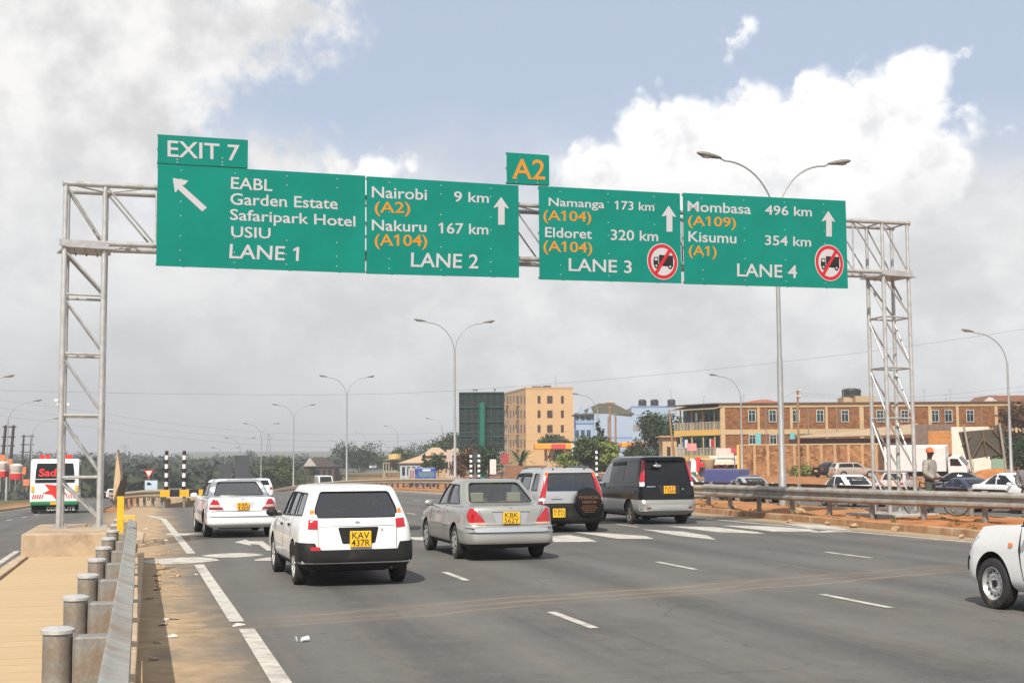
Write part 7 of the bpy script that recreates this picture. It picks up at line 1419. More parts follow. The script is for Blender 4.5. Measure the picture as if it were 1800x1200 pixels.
# shops and stalls
def stall(label, px0, px1, ptop, pbot, Z, wallm, awm, signm=None, depth=2.2, goods=()):
    a, e = D(px0, 800, Z), D(px1, 800, Z); F = Facade(a, e); t = thing('market_stall', label, 'stall', F.a, F.rz); zt = D(px0, ptop, Z).z; w_ = F.L
    lbox(t, 'back_wall', wallm, 0, w_, depth-0.1, depth, -0.1, zt); lbox(t, 'side_wall', wallm, 0, 0.08, 0, depth-0.1, -0.1, zt-0.1); lbox(t, 'side_wall', wallm, w_-0.08, w_, 0, depth-0.1, -0.1, zt-0.1)
    q = MB(); n = 12; vs = []
    for i in range(n+1): x = -0.2+(w_+0.4)*i/n; s_ = 0.10*abs(sin(i*1.9)); vs += [(x, depth, zt+0.15), (x, -0.8, zt-0.45), (x, -0.82, zt-0.75-s_)]
    for i in range(n): q.add([vs[3*i], vs[3*i+3], vs[3*i+4], vs[3*i+1]], [(0, 1, 2, 3)]); q.add([vs[3*i+1], vs[3*i+4], vs[3*i+5], vs[3*i+2]], [(0, 1, 2, 3)])
    obj('awning', q, awm, t); lbox(t, 'counter', wood, 0.15, w_-0.15, 0.0, 0.6, -0.1, 0.85)
    if signm: lbox(t, 'sign_panel', signm, w_*0.1, w_*0.8, -0.1, -0.04, zt+0.05, zt+0.95)
    for k, m_ in enumerate(goods): q = MB(); q.box((0.4+(w_-0.8)*k/max(1, len(goods)-1), 0.25, 1.05), (0.45, 0.4, 0.4)); obj('goods', q, m_, t, None, None, 0.03)
    return t
pinkp = mat('pink_sign', (0.62, 0.22, 0.22), 0.6, var=0.25, scale=2); crm = mat('awning_cream', (0.62, 0.56, 0.46), 0.8); gcl = mat('green_cloth', (0.05, 0.20, 0.05), 0.8); rcl = MATS['red_cloth']
stall('stall with a scalloped cream awning in front of the balcony flats', 1219, 1252, 808, 836, 148, mat('stall_brown', (0.16, 0.09, 0.05), 0.9), crm, None, goods=(rcl, gcl, yel, MATS['blue_cloth'])); stall('stall with pink panel and green side left of the stone wall', 1254, 1298, 803, 836, 147, mat('stall_green', (0.05, 0.14, 0.05), 0.9), crm, mat('pale_pink_sign', (0.68, 0.50, 0.46), 0.6, var=0.2), goods=(rcl, pinkp, gcl))
board('shop_sign', 'pink shop board under the lower turquoise balcony', 'sign', 1207, 1224, 779, 792, 150, pinkp, 2, 830, 0.06); board('shop_sign', 'small red board above the stall beside the stone wall', 'sign', 1285, 1297, 787, 796, 146, mat('small_red_board', (0.5, 0.05, 0.08), 0.6), 1, 830)
q = MB(); q.lathe([(0.12, 0), (0.25, 0.1), (0.72, 1.7), (0.62, 1.82), (0, 1.85)], 14); tag(obj('folded_umbrella', q, mat('canvas_tan', (0.42, 0.32, 0.2), 0.9), None, 50, flat_z(D(1246, 830, 143))), 'tan folded market umbrella standing before the stalls', 'umbrella')
for lab, px, py, m_ in (('red dress hanging at the cream awning stall', 1227, 820, rcl), ('white sack at the cream awning stall', 1221, 825, plate_w)): q = MB(); q.lathe([(0, 0), (0.45, 0.0), (0.35, 1.3), (0.15, 1.5), (0, 1.5)], 10); tag(obj('hanging_cloth', q, m_, None, 50, D(px, py+8, 144)), lab, 'cloth')
hut = Facade(D(1165, 800, 158), D(1190, 800, 158)); ht = bld('small_hut', 'small tan rendered hut left of the balcony flats', hut); lbox(ht, 'wall', cream, 0, hut.L, 0, 4, -1, D(1165, 768, 158).z); lbox(ht, 'roof', tanroof, -0.4, hut.L+0.5, -0.5, 4.3, D(1165, 768, 158).z, D(1165, 768, 158).z+0.15); lbox(ht, 'window', woodpane, hut.L*0.3, hut.L*0.55, -0.04, -0.005, 1.4, 3.2)
# petrol station canopies
for lab, x0, x1, y0, y1, Z in (('orange petrol canopy in front of the peach flats', 940, 1012, 779, 789, 205), ('plain orange petrol canopy right of the bushy tree', 1093, 1139, 777, 785, 200)):
    a, e = D(x0, y0, Z), D(x1, y1, Z); F = Facade(a, e); t = thing('petrol_canopy', lab, 'canopy', F.a, F.rz); lbox(t, 'canopy_roof', mat('canopy_orange', (0.72, 0.30, 0.03), 0.5), 0, F.L, 0, 6, e.z, a.z, 0.1); lbox(t, 'fascia_strip', mat('fascia_red', (0.55, 0.05, 0.04), 0.5), F.L*0.4, F.L*0.75, -0.04, -0.005, e.z+0.1, a.z-0.1)
    for x in (F.L*0.28, F.L*0.42, F.L*0.8): q = MB(); q.tube((x, 2, -1), (x, 2, e.z), 0.22, n=10); obj('column', q, mat('column_tan', (0.42, 0.34, 0.25), 0.7), t, 40)
for lab, x0, x1, y0, y1, Z, m_ in (('square white sign with a dark emblem near the station', 1005, 1023, 780, 800, 160, plate_w), ('red sign board below the billboard', 880, 894, 797, 815, 150, mat('faded_red_board', (0.30, 0.05, 0.045), 0.7, var=0.2)), ('white stacked notice board below the billboard', 861, 872, 807, 833, 140, mat('notice_white', (0.6, 0.57, 0.52), 0.7, var=0.2)), ('pinkish notice hoarding on the tan shed', 785, 795, 790, 811, 165, mat('hoarding_pink', (0.50, 0.38, 0.33), 0.8, var=0.15))): board('sign_board', lab, 'sign', x0, x1, y0, y1, Z, m_, 1, 832)
q = MB(); p0 = D(1014, 793, 159.8); q.ball(p0, (0.32, 0.05, 0.3), 12, 6); tag(obj('sign_emblem', q, sblack, None, 50), 'dark round emblem on the square white sign', 'emblem')
# sheds and roofs left of the billboard
def gabled(label, px0, px1, ptop, peave, pbase, Z, wallm, roofm, ridge=0.5, deep=7, name='gabled_shed'):
    a, e = D(px0, 800, Z), D(px1, 800, Z); F = Facade(a, e); t = bld(name, label, F); zr, ze, zb0 = D(px0, ptop, Z).z, D(px0, peave, Z).z, D(px0, pbase, Z).z-1.5; L_ = F.L
    lbox(t, 'wall', wallm, 0, L_, 0, deep, zb0, ze); q = MB(); q.add([(-0.3, -0.4, ze-0.05), (L_+0.3, -0.4, ze-0.05), (L_+0.3, deep+0.4, ze-0.05), (-0.3, deep+0.4, ze-0.05), (L_*ridge, deep/2-1, zr), (L_*min(1, ridge+0.3), deep/2-1, zr)], [(0, 1, 5, 4), (1, 2, 5), (2, 3, 4, 5), (3, 0, 4), (3, 2, 1, 0)]); obj('roof', q, roofm, t)
    for i in range(5): lbox(t, 'opening', winpane, L_*(0.08+0.18*i), L_*(0.08+0.18*i)+L_*0.1, -0.03, -0.005, ze-1.9, ze-0.6)
    return t
tanb = mat('tan_board', (0.44, 0.31, 0.20), 0.9, var=0.12); gabled('low tan roofed shed with pale blue wall left of the pole', 703, 752, 797, 813, 828, 205, mat('shed_blue', (0.36, 0.42, 0.46), 0.8), tanb, 0.9); gabled('tan gabled hall just left of the lamp pole', 742, 786, 786, 800, 828, 195, tanb, tanb, 0.35); gabled('pinkish gabled shed directly left of the billboard', 783, 808, 787, 799, 828, 190, mat('pink_board', (0.46, 0.36, 0.30), 0.9), tanb, 0.5)
gabled('dark brown roofed house with a pale gable above the estate car', 534, 588, 803, 820, 838, 300, mat('house_red', (0.085, 0.05, 0.042), 0.9), mat('house_roof', (0.05, 0.036, 0.03), 0.9), 0.25, 9, 'house')
HF = Facade(D(533, 800, 298), D(556, 800, 298)); q = MB(); q.slab([HF.w(0, 0, D(533, 819, 298).z)-HF.a, HF.w(HF.L, 0, D(533, 819, 298).z)-HF.a, HF.w(HF.L*0.5, 0, D(533, 804, 298).z)-HF.a], HF.n*0.6); tag(obj('gable_wall', q, mat('pale_gable', (0.42, 0.38, 0.34), 0.9), None, None, HF.a), 'pale pointed gable at the left end of the dark brown roofed house', 'gable'); gabled('small building with a yellow tank on top far right of the dark house', 673, 700, 806, 808, 828, 250, mat('khaki_wall', (0.28, 0.25, 0.16), 0.9), mat('khaki_roof', (0.26, 0.2, 0.12), 0.9), 0.4, 7, 'house')
q = MB(); q.lathe([(0, 0), (1.2, 0), (1.2, 0.8), (0, 0.9)], 14); tag(obj('roof_tank', q, mat('tank_yellow', (0.60, 0.42, 0.15), 0.6), None, 40, D(694, 806, 249)), 'yellow tank on the roof of the small khaki building', 'water tank')
yard_wall('garden_wall', 'low brown wall in front of the palm and peach flats', 888, 960, 818, 150, mat('brown_wall', (0.22, 0.11, 0.06), 0.9, var=0.25))
barrier('guardrail', 'weathered low barrier along the upper road on top of the red bank', [(41.6, s, gz(41.6, s)) for s in steps((112, 330, 14))], 0.6, -1, 4.2, 1.0, MATS['brownish_rail'])
struct_ts = steps((43, 50, 1.0)); strip('upper_road', struct_ts, steps((60, 360, 10)), -0.02, asph)
# stalls on the left with orange boards
orb = mat('orange_board', (0.55, 0.19, 0.075), 0.7, var=0.15)
for i, (px0, px1, y0, y1, Z) in enumerate(((-6, 10, 799, 815, 120), (13, 22, 806, 823, 124), (23, 32, 815, 826, 128), (34, 46, 820, 834, 118), (41, 52, 842, 853, 110))): board('orange_board', ('large orange board at the very left edge', 'orange board left of the taller pole foot', 'small orange board in the middle of the row', 'orange board above the pale drum', 'lowest orange board beside the bus')[i], 'sign', px0, px1, y0, y1, Z, orb, 1, 858)
for i, (px, py, m_) in enumerate(((4, 838, mat('drum_pale', (0.55, 0.48, 0.45), 0.7, var=0.2)), (28, 842, MATS['drum_pale']))): q = MB(); q.lathe([(0, 0), (0.5, 0), (0.5, 0.5), (0.45, 0.6), (0.5, 0.7), (0.55, 1.15), (0.35, 1.3), (0, 1.35)], 14, ms=[1]*2+[0]*5); tag(obj('kiosk_drum', q, [m_, rcl], None, 40, D(px, py, 116)), ('pale drum shaped kiosk with red base at the left edge', 'pale drum shaped kiosk with red base beneath the orange boards')[i], 'kiosk')

# ------------------------------------------------------------------ trees
import numpy as np
def leafmat(name, dark, light):
    m, h, b, o = material_nodes(name); gi = h.n('ShaderNodeNewGeometry'); ri = gi.outputs['Random Per Island']
    cc = h.mix(ri, dark, light); cc = h.mix(h.ss(h.noise(o, 0.5, 4, 0.6), 0.35, 0.65, 0, 0.5), cc, dark); h.nt.links.new(cc, b.inputs['Base Color']); b.inputs['Roughness'].default_value = 0.75; b.inputs['Specular IOR Level'].default_value = 0.2
    return m
lf_dark = leafmat('leaf_dark', (0.014, 0.026, 0.010), (0.055, 0.085, 0.028)); lf_mid = leafmat('leaf_mid', (0.03, 0.05, 0.014), (0.11, 0.14, 0.04)); lf_lime = leafmat('leaf_lime', (0.07, 0.10, 0.02), (0.26, 0.29, 0.07)); lf_brown = leafmat('leaf_brown', (0.05, 0.024, 0.013), (0.17, 0.09, 0.04)); lf_grey = leafmat('leaf_far', (0.028, 0.036, 0.022), (0.062, 0.072, 0.04)); bark = mat('bark', (0.07, 0.05, 0.035), 0.95, var=0.3, scale=4)
def leaf_cloud(rng, blobs_, n, size):
    # leaf-sized faces scattered through a set of lumps (centre, radii)
    vs, fs = [], []; wts = np.array([b_[1][0]*b_[1][1]*b_[1][2] for b_ in blobs_])**0.67; wts /= wts.sum()
    idx = rng.choice(len(blobs_), n, p=wts); d = rng.normal(size=(n, 3)); d /= np.linalg.norm(d, axis=1)[:, None]; r = rng.random(n)**0.35*(0.75+0.35*rng.random(n))
    C_ = np.array([b_[0] for b_ in blobs_])[idx]; R3 = np.array([b_[1] for b_ in blobs_])[idx]; P_ = C_+d*R3*r[:, None]
    nrm = d+rng.normal(size=(n, 3))*0.7; nrm[:, 2] += 0.3; nrm /= np.linalg.norm(nrm, axis=1)[:, None]
    t1 = np.cross(nrm, rng.normal(size=(n, 3))); t1 /= np.linalg.norm(t1, axis=1)[:, None]; t2 = np.cross(nrm, t1); s_ = size*(0.6+0.8*rng.random(n))[:, None]
    q = np.stack([P_-t1*s_, P_-t2*s_*0.6, P_+t1*s_, P_+t2*s_*0.6], 1).reshape(-1, 3)
    mb = MB(); mb.v = [tuple(x) for x in q.tolist()]; mb.f = [(4*i, 4*i+1, 4*i+2, 4*i+3) for i in range(n)]; mb.m = [0]*n; return mb
def tree(label, loc_, H, rad, m, seed, n=2600, leaf=0.16, trunk=0.3, shape='round', group=None, name='tree'):
    rng = np.random.default_rng(seed); t = thing(name, label, 'tree' if name != 'bush' else 'bush', loc_, 0, group); bl = []
    if shape == 'cone':
        for k in range(14):
            f = k/13; r_ = rad*(1-f)**0.8+0.15; 
            for j in range(max(1, int(5*(1-f)))): a_ = rng.random()*6.28; bl.append(((r_*0.55*cos(a_), r_*0.55*sin(a_), H*(0.12+0.86*f)), (r_*0.6, r_*0.6, H*0.06)))
    else:
        z0 = trunk
        for k in range(16):
            a_, e_ = rng.random()*6.28, rng.random(); rr = rad*(0.25+0.55*rng.random()); zz_ = H*(z0+(1-z0)*(0.15+0.72*e_)); sh_ = 1-0.45*abs(e_-0.4)*1.4
            q = rad*(0.28+0.24*rng.random()); bl.append(((rr*cos(a_)*sh_, rr*sin(a_)*sh_, zz_), (q, q, q*(0.55 if shape == 'flat' else 0.8))))
    obj('crown', leaf_cloud(rng, bl, n, leaf), m, t, None, fix=False)
    tk = MB(); tk.path([(0, 0, -0.5), (0.02*H, 0, H*0.25), (0, 0.02*H, H*0.5), (0.01*H, 0, H*0.8)], [0.05*H*0.5, 0.04*H*0.5, 0.03*H*0.5, 0.01*H], 8)
    for k in range(5): b_ = bl[int(rng.integers(len(bl)))]; tk.path([(0, 0, H*0.3), tuple(0.5*x for x in b_[0][:2])+(b_[0][2]*0.75,), b_[0]], [0.014*H, 0.009*H, 0.004*H], 6)
    obj('trunk', tk, bark, t, 60); return t
def gp(px, py, Z): p = D(px, py, Z); return V((p.x, p.y, 0))
tree('dark spire shaped conifer rising from the bushy tree', gp(1053, 800, 158), 6.4, 1.7, lf_dark, 3, 4200, 0.16, shape='cone'); tree('bushy green tree with lime leaves in front of the blue house', gp(1047, 800, 150), 4.1, 2.7, lf_mid, 4, 4600, 0.17); tree('lime green shrub at the foot of the bushy tree', gp(1074, 800, 147), 3.6, 1.5, lf_lime, 5, 1800, 0.17, 0.2); tree('lime green low bush beside the station columns', gp(1003, 800, 165), 2.6, 2.4, lf_lime, 6, 1500, 0.16, 0.05, name='bush')
tree('large loose dark tree before the blue block', gp(1155, 800, 185), 8.0, 4.2, lf_dark, 7, 4600, 0.2); tree('lower dark tree right of the orange canopy', gp(1128, 800, 180), 4.0, 3.0, lf_dark, 8, 2400, 0.18, 0.1); tree('round dark tree in front of the peach flats', gp(968, 800, 235), 6.2, 3.0, lf_dark, 9, 2600, 0.2, 0.2); tree('small round dark tree right of the peach flats door', gp(995, 800, 232), 5.4, 2.4, lf_dark, 10, 1800, 0.2, 0.2)
tree('wide flat topped dark tree on the hill left of the billboard', gp(790, 800, 240), 5.8, 7.5, lf_dark, 11, 5200, 0.28, 0.2, 'flat'); tree('big dark brown tree at the right edge', gp(1792, 800, 150), 7.4, 4.0, lf_brown, 12, 5200, 0.18, 0.15); tree('dark green undergrowth below the brown tree', gp(1796, 800, 146), 3.6, 3.6, lf_dark, 13, 3200, 0.18, 0.02, name='bush'); tree('small palm like tree top right of the tiled house', gp(1790, 800, 215), 11.5, 1.6, lf_dark, 14, 600, 0.25, 0.6)
tree('dark hedge bush between the two striped posts and the red sign', gp(858, 800, 165), 3.0, 3.2, lf_dark, 15, 2200, 0.18, 0.05, name='bush'); tree('dark round bush left of the small dark sign back', gp(815, 800, 160), 3.2, 2.2, lf_brown, 16, 1600, 0.17, 0.05, name='bush'); tree('dark bush in front of the tan hall', gp(770, 800, 190), 3.0, 1.6, lf_dark, 17, 900, 0.18, 0.05, name='bush'); tree('slim dark cypress beside the tan hall', gp(747, 800, 185), 2.9, 0.9, lf_dark, 18, 700, 0.16, shape='cone'); tree('yellow green hedge before the small hut', gp(1110, 800, 165), 1.6, 3.0, lf_lime, 19, 1500, 0.14, 0.02, name='bush'); tree('dry grass clump at the foot of the stone wall', gp(1415, 800, 140), 1.0, 1.8, lf_lime, 20, 1400, 0.12, 0.02, name='bush'); tree('dark tree beyond the tan shed on the horizon', gp(708, 800, 300), 4.5, 4.0, lf_mid, 21, 1800, 0.3, 0.15)
# palm
pp = gp(915, 800, 168); pt = thing('palm', 'spiky green palm below the peach flats', 'palm', pp); q = MB(); q.path([(0, 0, -0.3), (0, 0, 1.4)], [0.3, 0.26], 8); obj('trunk', q, bark, pt, 60); q = MB(); rng = random.Random(3)
for k in range(22):
    a_ = 2*pi*k/22+rng.random()*0.2; up = 0.5+1.4*rng.random(); L_ = 2.0+0.6*rng.random(); prev = None
    for i in range(7):
        f = i/6; c = V((cos(a_)*L_*f, sin(a_)*L_*f, 1.4+up*L_*f*0.75-1.1*f*f*L_*0.6)); s_ = V((-sin(a_), cos(a_), 0))*(0.16*sin(pi*min(1, f*0.85+0.12)))
        if prev: q.add([prev[0], prev[1], c+s_, c-s_], [(0, 1, 2, 3)])
        prev = (c-s_, c+s_)
obj('fronds', q, mat('palm_green', (0.07, 0.11, 0.03), 0.7, var=0.4, scale=3), pt)
# the far woods: one mass
rng = np.random.default_rng(42); bl = []; sp_n = 0
def wood_at(px, Z, top_py, jit=1.0):
    p = D(px, 800, Z); g_ = gz(p.x, p.y); zt = D(px, top_py, Z).z; hh = max(2.0, zt-g_)
    w_ = 3.0+Z*0.010; 
    for k in range(3): a_ = rng.normal(size=2)*w_*0.5; r_ = w_*(0.45+0.4*rng.random()); bl.append(((p.x+a_[0], p.y+a_[1], g_+hh*(0.25+0.3*k)-r_*0.15), (r_, r_, hh*0.24)))
for i in range(150): px = rng.uniform(-120, 800); wood_at(px, rng.uniform(560, 1100), 801+rng.normal()*2.5-(4 if px < 250 else 0))
for i in range(230): px = rng.uniform(-80, 560); wood_at(px, rng.uniform(320, 540), 811+rng.normal()*4)
for i in range(120): px = rng.uniform(120, 470); wood_at(px, rng.uniform(230, 330), 828+rng.normal()*6)
for i in range(150): px = rng.uniform(420, 780); wood_at(px, rng.uniform(330, 600), 812+rng.normal()*4)
wd_ = leaf_cloud(rng, bl, 70000, 1.0)
tag(obj('far_woods', wd_, lf_grey, None, None, fix=False), 'hazy dark wooded hills along the horizon on the left', 'woods', kind='stuff')
for i, (lab, px, py, Z, H2, r2, m_) in enumerate((('green tree right of the tall dark sign back', 480, 845, 230, 6.6, 4.0, lf_mid), ('olive tree left of the dark brown roofed house', 520, 842, 260, 5.2, 5, lf_mid), ('dark tree behind the dark brown roofed house', 610, 835, 320, 6.0, 6, lf_dark), ('dark tree left of the khaki building', 660, 832, 290, 4.8, 6.5, lf_dark), ('tall dark tree poking above the far skyline', 444, 830, 520, 16, 5.5, lf_grey), ('bushy tree on skyline right of the tall lamp', 735, 830, 420, 6.5, 7, lf_grey))):
    p = D(px, py, Z); tree(lab, (p.x, p.y, gz(p.x, p.y)-0.3), H2, r2, m_, 60+i, 1500, 0.045*H2**0.5*2.2, 0.2)

# buckets and basins set out in front of the stalls
for i, (px, py, m_) in enumerate(((1203, 833, 'red_cloth'), (1208, 834, 'plate_white'), (1213, 832, 'traffic_yellow'), (1218, 834, 'turquoise_render'), (1236, 834, 'blue_cloth'), (1241, 833, 'traffic_yellow'), (1256, 833, 'red_cloth'), (1262, 834, 'plate_white'))):
    q = MB(); q.lathe([(0, 0), (0.24, 0), (0.34, 0.5), (0.36, 0.52), (0.33, 0.5), (0.23, 0.05), (0, 0.05)], 14); p_ = gp(px, py, 141); p_.z = gz(p_.x, p_.y)-0.06
    tag(obj('basin', q, MATS[m_], None, 50, p_), ('red basin leftmost in the row before the stalls', 'white basin beside the red one at the left of the row', 'yellow basin left of the cream awning stall', 'turquoise basin in front of the cream awning stall', 'dark blue basin in front of the cream awning stall', 'yellow basin beside the folded umbrella', 'red basin before the pink panelled stall', 'white basin before the pink panelled stall')[i], 'basin', 'basins set out before the stalls')
# dry weeds on the median and at the foot of the rails
rngw = np.random.default_rng(5); bl = []
for i in range(120):
    s = rngw.uniform(24, 75); t_ = rngw.choice([18.25, 18.9, 20.5, 22.0])+rngw.normal()*0.25; r_ = 0.05+0.08*rngw.random(); bl.append(((t_, s, med(min(max(t_, 18.05), 22.4), s)+r_*0.5), (r_, r_, r_*1.1)))
for i in range(46):
    s = rngw.uniform(8, 27); r_ = 0.015+0.03*rngw.random(); bl.append(((-0.42+rngw.normal()*0.08, s, 0.075+r_*0.6), (r_, r_, r_)))
tag(obj('dry_weeds', leaf_cloud(rngw, bl, 5200, 0.022), leafmat('dry_weed', (0.10, 0.085, 0.03), (0.30, 0.24, 0.10)), None, None, fix=False), 'dry weeds scattered over the red earth of the median', 'weeds', kind='stuff')
# ------------------------------------------------------------------ people and small things
skinm = mat('dark_skin', (0.045, 0.022, 0.014), 0.55)
def skin_mesh(name, chains, m, parent, root=0, levels=1):
    # chains: lists of (point, radius); the first point of a later chain may index an earlier one
    vs, es, rs = [], [], []
    for ch in chains:
        prev = None
        for p in ch:
            if isinstance(p, int): prev = p; continue
            vs.append(p[0]); rs.append(p[1]); k = len(vs)-1
            if prev is not None: es.append((prev, k))
            prev = k
    me = bpy.data.meshes.new(name); me.from_pydata([tuple(v) for v in vs], es, []); me.skin_vertices or None
    o_ = bpy.data.objects.new(name, me); COL.objects.link(o_)
    sk = o_.modifiers.new('skin', 'SKIN')
    lay = me.skin_vertices[0].data
    for i, r in enumerate(rs):
        rr = r if isinstance(r, (tuple, list)) else (r, r); lay[i].radius = rr; lay[i].use_root = (i == root)
    sk.use_smooth_shade = True; sb = o_.modifiers.new('sub', 'SUBSURF'); sb.levels = levels; sb.render_levels = levels
    dg = bpy.context.evaluated_depsgraph_get(); m2 = bpy.data.meshes.new_from_object(o_.evaluated_get(dg)); o_.modifiers.clear(); o_.data = m2; m2.materials.clear(); m2.materials.append(m); m2.name = name
    o_.parent = parent; return o_
def person(label, loc_, rz, shirt, trousers, cap=None, arm=0.35, bend=0.0, s_=1.0):
    t = thing('person', label, 'person', loc_, rz); t.scale = (s_,)*3
    hip, knee, ank = 0.92, 0.50, 0.09
    body = [[(V((0, 0, hip)), 0.13), (V((0, 0.01, 1.12)), (0.13, 0.11)), (V((0, 0.0, 1.34)), (0.16, 0.12)), (V((0, 0.0, 1.46)), 0.075), (V((0, 0.01, 1.53)), 0.055), (V((0, 0.03, 1.63)), (0.078, 0.095)), (V((0, 0.025, 1.72)), (0.072, 0.088))],
            [0, (V((-0.10, 0, hip-0.08)), 0.095), (V((-0.11, 0.02, knee)), 0.062), (V((-0.11, -0.02, ank)), 0.042), (V((-0.11, 0.12, 0.04)), 0.035)], [0, (V((0.10, 0, hip-0.08)), 0.095), (V((0.11, 0.02, knee)), 0.062), (V((0.11, -0.02, ank)), 0.042), (V((0.11, 0.12, 0.04)), 0.035)],
            [2, (V((-0.19, 0, 1.40)), 0.062), (V((-0.25, -0.02, 1.13)), 0.045), (V((-0.17, arm*0.6, 0.98)), 0.032), (V((-0.12, arm*0.85, 0.98)), (0.036, 0.02))], [2, (V((0.19, 0, 1.40)), 0.062), (V((0.25, -0.02, 1.13)), 0.045), (V((0.17, arm*0.6, 0.98)), 0.032), (V((0.12, arm*0.85, 0.98)), (0.036, 0.02))]]
    bo = skin_mesh('body', body, skinm, t, 0, 2)
    skin_mesh('shirt', [[(V((0, 0, 0.86)), (0.20, 0.17)), (V((0, 0.01, 1.12)), (0.20, 0.165)), (V((0, 0.0, 1.34)), (0.215, 0.16)), (V((0, 0, 1.46)), 0.11)], [2, (V((-0.20, 0, 1.405)), 0.10), (V((-0.27, -0.02, 1.13)), 0.085), (V((-0.18, arm*0.55, 0.985)), 0.055)], [2, (V((0.20, 0, 1.405)), 0.10), (V((0.27, -0.02, 1.13)), 0.085), (V((0.18, arm*0.55, 0.985)), 0.055)]], shirt, t, 0, 2)
    skin_mesh('trousers', [[(V((0, 0, 0.96)), (0.15, 0.13)), (V((0, 0, 0.88)), 0.14)], [1, (V((-0.105, 0, 0.80)), 0.11), (V((-0.112, 0.02, knee)), 0.085), (V((-0.112, -0.02, 0.12)), 0.07)], [1, (V((0.105, 0, 0.80)), 0.11), (V((0.112, 0.02, knee)), 0.085), (V((0.112, -0.02, 0.12)), 0.07)]], trousers, t, 0, 2)
    fm = MB(); fm.ball((0, 0.125, 1.645), (0.014, 0.022, 0.024), 8, 6)
    for sd in (-1, 1): fm.ball((sd*0.082, 0.02, 1.65), (0.014, 0.025, 0.034), 8, 6); fm.ball((sd*0.032, 0.108, 1.672), (0.014, 0.01, 0.008), 8, 5, 1)
    fm.ball((0, 0.112, 1.595), (0.028, 0.012, 0.009), 8, 5, 2); obj('face', fm, [skinm, plate_w, mat('lip', (0.10, 0.03, 0.03), 0.5)], bo, 60)
    for sd in (-1, 1):          # five curled fingers each side
        for k in range(4): x = sd*(0.105+0.012*k); y0 = arm*0.85+0.02; skin_mesh('finger', [[(V((x, y0, 0.985-0.004*k)), 0.010), (V((x-sd*0.01, y0+0.04, 0.975)), 0.009), (V((x-sd*0.02, y0+0.045, 0.945)), 0.008)]], skinm, bo, 0, 1)
        skin_mesh('thumb', [[(V((sd*0.10, arm*0.83, 0.995)), 0.011), (V((sd*0.075, arm*0.87, 0.985)), 0.010), (V((sd*0.07, arm*0.90, 0.965)), 0.008)]], skinm, bo, 0, 1)
    if cap:
        q = MB(); q.lathe([(0.104, 1.675), (0.106, 1.70), (0.098, 1.75), (0.070, 1.795), (0.03, 1.812), (0.001, 1.815)], 20, (0, 0.02, 0)); n = 10; pts = [(0.092*cos(a_), 0.02+0.075*sin(a_)+0.03, 1.685) for a_ in [pi*i/n for i in range(n+1)]]; out = [(0.095*cos(a_), 0.09+0.12*sin(a_), 1.675) for a_ in [pi*i/n for i in range(n+1)]]
        k = len(q.v); q.v += pts+out; 
        for i in range(n): q.f.append((k+i, k+i+1, k+n+2+i, k+n+1+i)); q.m.append(0)
        obj('cap', q, cap, t, 60)
    else: q = MB(); q.ball((0, 0.01, 1.71), (0.093, 0.105, 0.085), 14, 8); obj('hair', q, mat('hair_black', (0.01, 0.009, 0.008), 0.8), t, 60)
    return t
pz = lambda x, y: gz(x, y)+0.21
person('man in a grey jacket and orange cap by the gantry tower', (20.75, 33.6, pz(20.75, 33.6)), R(215), mat('grey_jacket', (0.30, 0.28, 0.25), 0.9, var=0.2, scale=9, bump=0.3), mat('green_trousers', (0.06, 0.075, 0.06), 0.9), mat('orange_cap', (0.60, 0.13, 0.04), 0.8), 0.38, s_=1.03)
chk, h, b, o = material_nodes('checked_cloth'); ck = h.n('ShaderNodeTexChecker'); ck.inputs['Scale'].default_value = 34; h.nt.links.new(o, ck.inputs['Vector']); ck.inputs['Color1'].default_value = (0.02, 0.02, 0.022, 1); ck.inputs['Color2'].default_value = (0.30, 0.28, 0.28, 1); h.nt.links.new(ck.outputs[0], b.inputs['Base Color']); b.inputs['Roughness'].default_value = 0.9
p = D(1806, 850, 38); person('person in black and white checked clothes cut off by the right edge', (p.x, p.y, pz(p.x, p.y)-0.25), R(150), chk, chk, None, 0.3)
# bicycle held by the man
bi = thing('bicycle', 'black bicycle held by the man in the orange cap', 'bicycle', (20.55, 33.0, pz(20.55, 33.0)), R(60))
for y in (-0.52, 0.52):
    q = MB(); q.lathe([(0.325+0.02*cos(a_), 0.02*sin(a_)) for a_ in [2*pi*i/8 for i in range(9)]], 32, axis='X'); wo = obj('wheel', q, tyrem, bi, 50, (0, y, 0.345)); q = MB()
    for i in range(18): a_ = 2*pi*i/18; q.tube((0, 0, 0), (0, 0.31*cos(a_), 0.31*sin(a_)), 0.003, n=4)
    q.lathe([(0.31, -0.012), (0.30, 0), (0.31, 0.012)], 32, axis='X'); q.tube((-0.04, 0, 0), (0.04, 0, 0), 0.025, n=8); obj('spokes', q, chrome, wo, 50)
q = MB()
for p, e in (((0, 0.52, 0.345), (0, 0.40, 0.95)), ((0, 0.42, 0.82), (0, -0.10, 0.30)), ((0, 0.41, 0.90), (0, -0.20, 0.88)), ((0, -0.10, 0.30), (0, -0.22, 0.95)), ((0, -0.10, 0.30), (0, -0.52, 0.345)), ((0, -0.20, 0.85), (0, -0.52, 0.345))): q.tube(p, e, 0.016, n=8)
obj('frame', q, blackm, bi, 50); q = MB(); q.path([(-0.28, 0.28, 1.0), (-0.2, 0.40, 1.02), (0, 0.40, 1.0), (0.2, 0.40, 1.02), (0.28, 0.28, 1.0)], 0.012, 8); obj('handlebar', q, chrome, bi, 60); q = MB(); q.ball((0, -0.24, 0.98), (0.09, 0.14, 0.04), 12, 7); obj('saddle', q, darkpl, bi, 60)
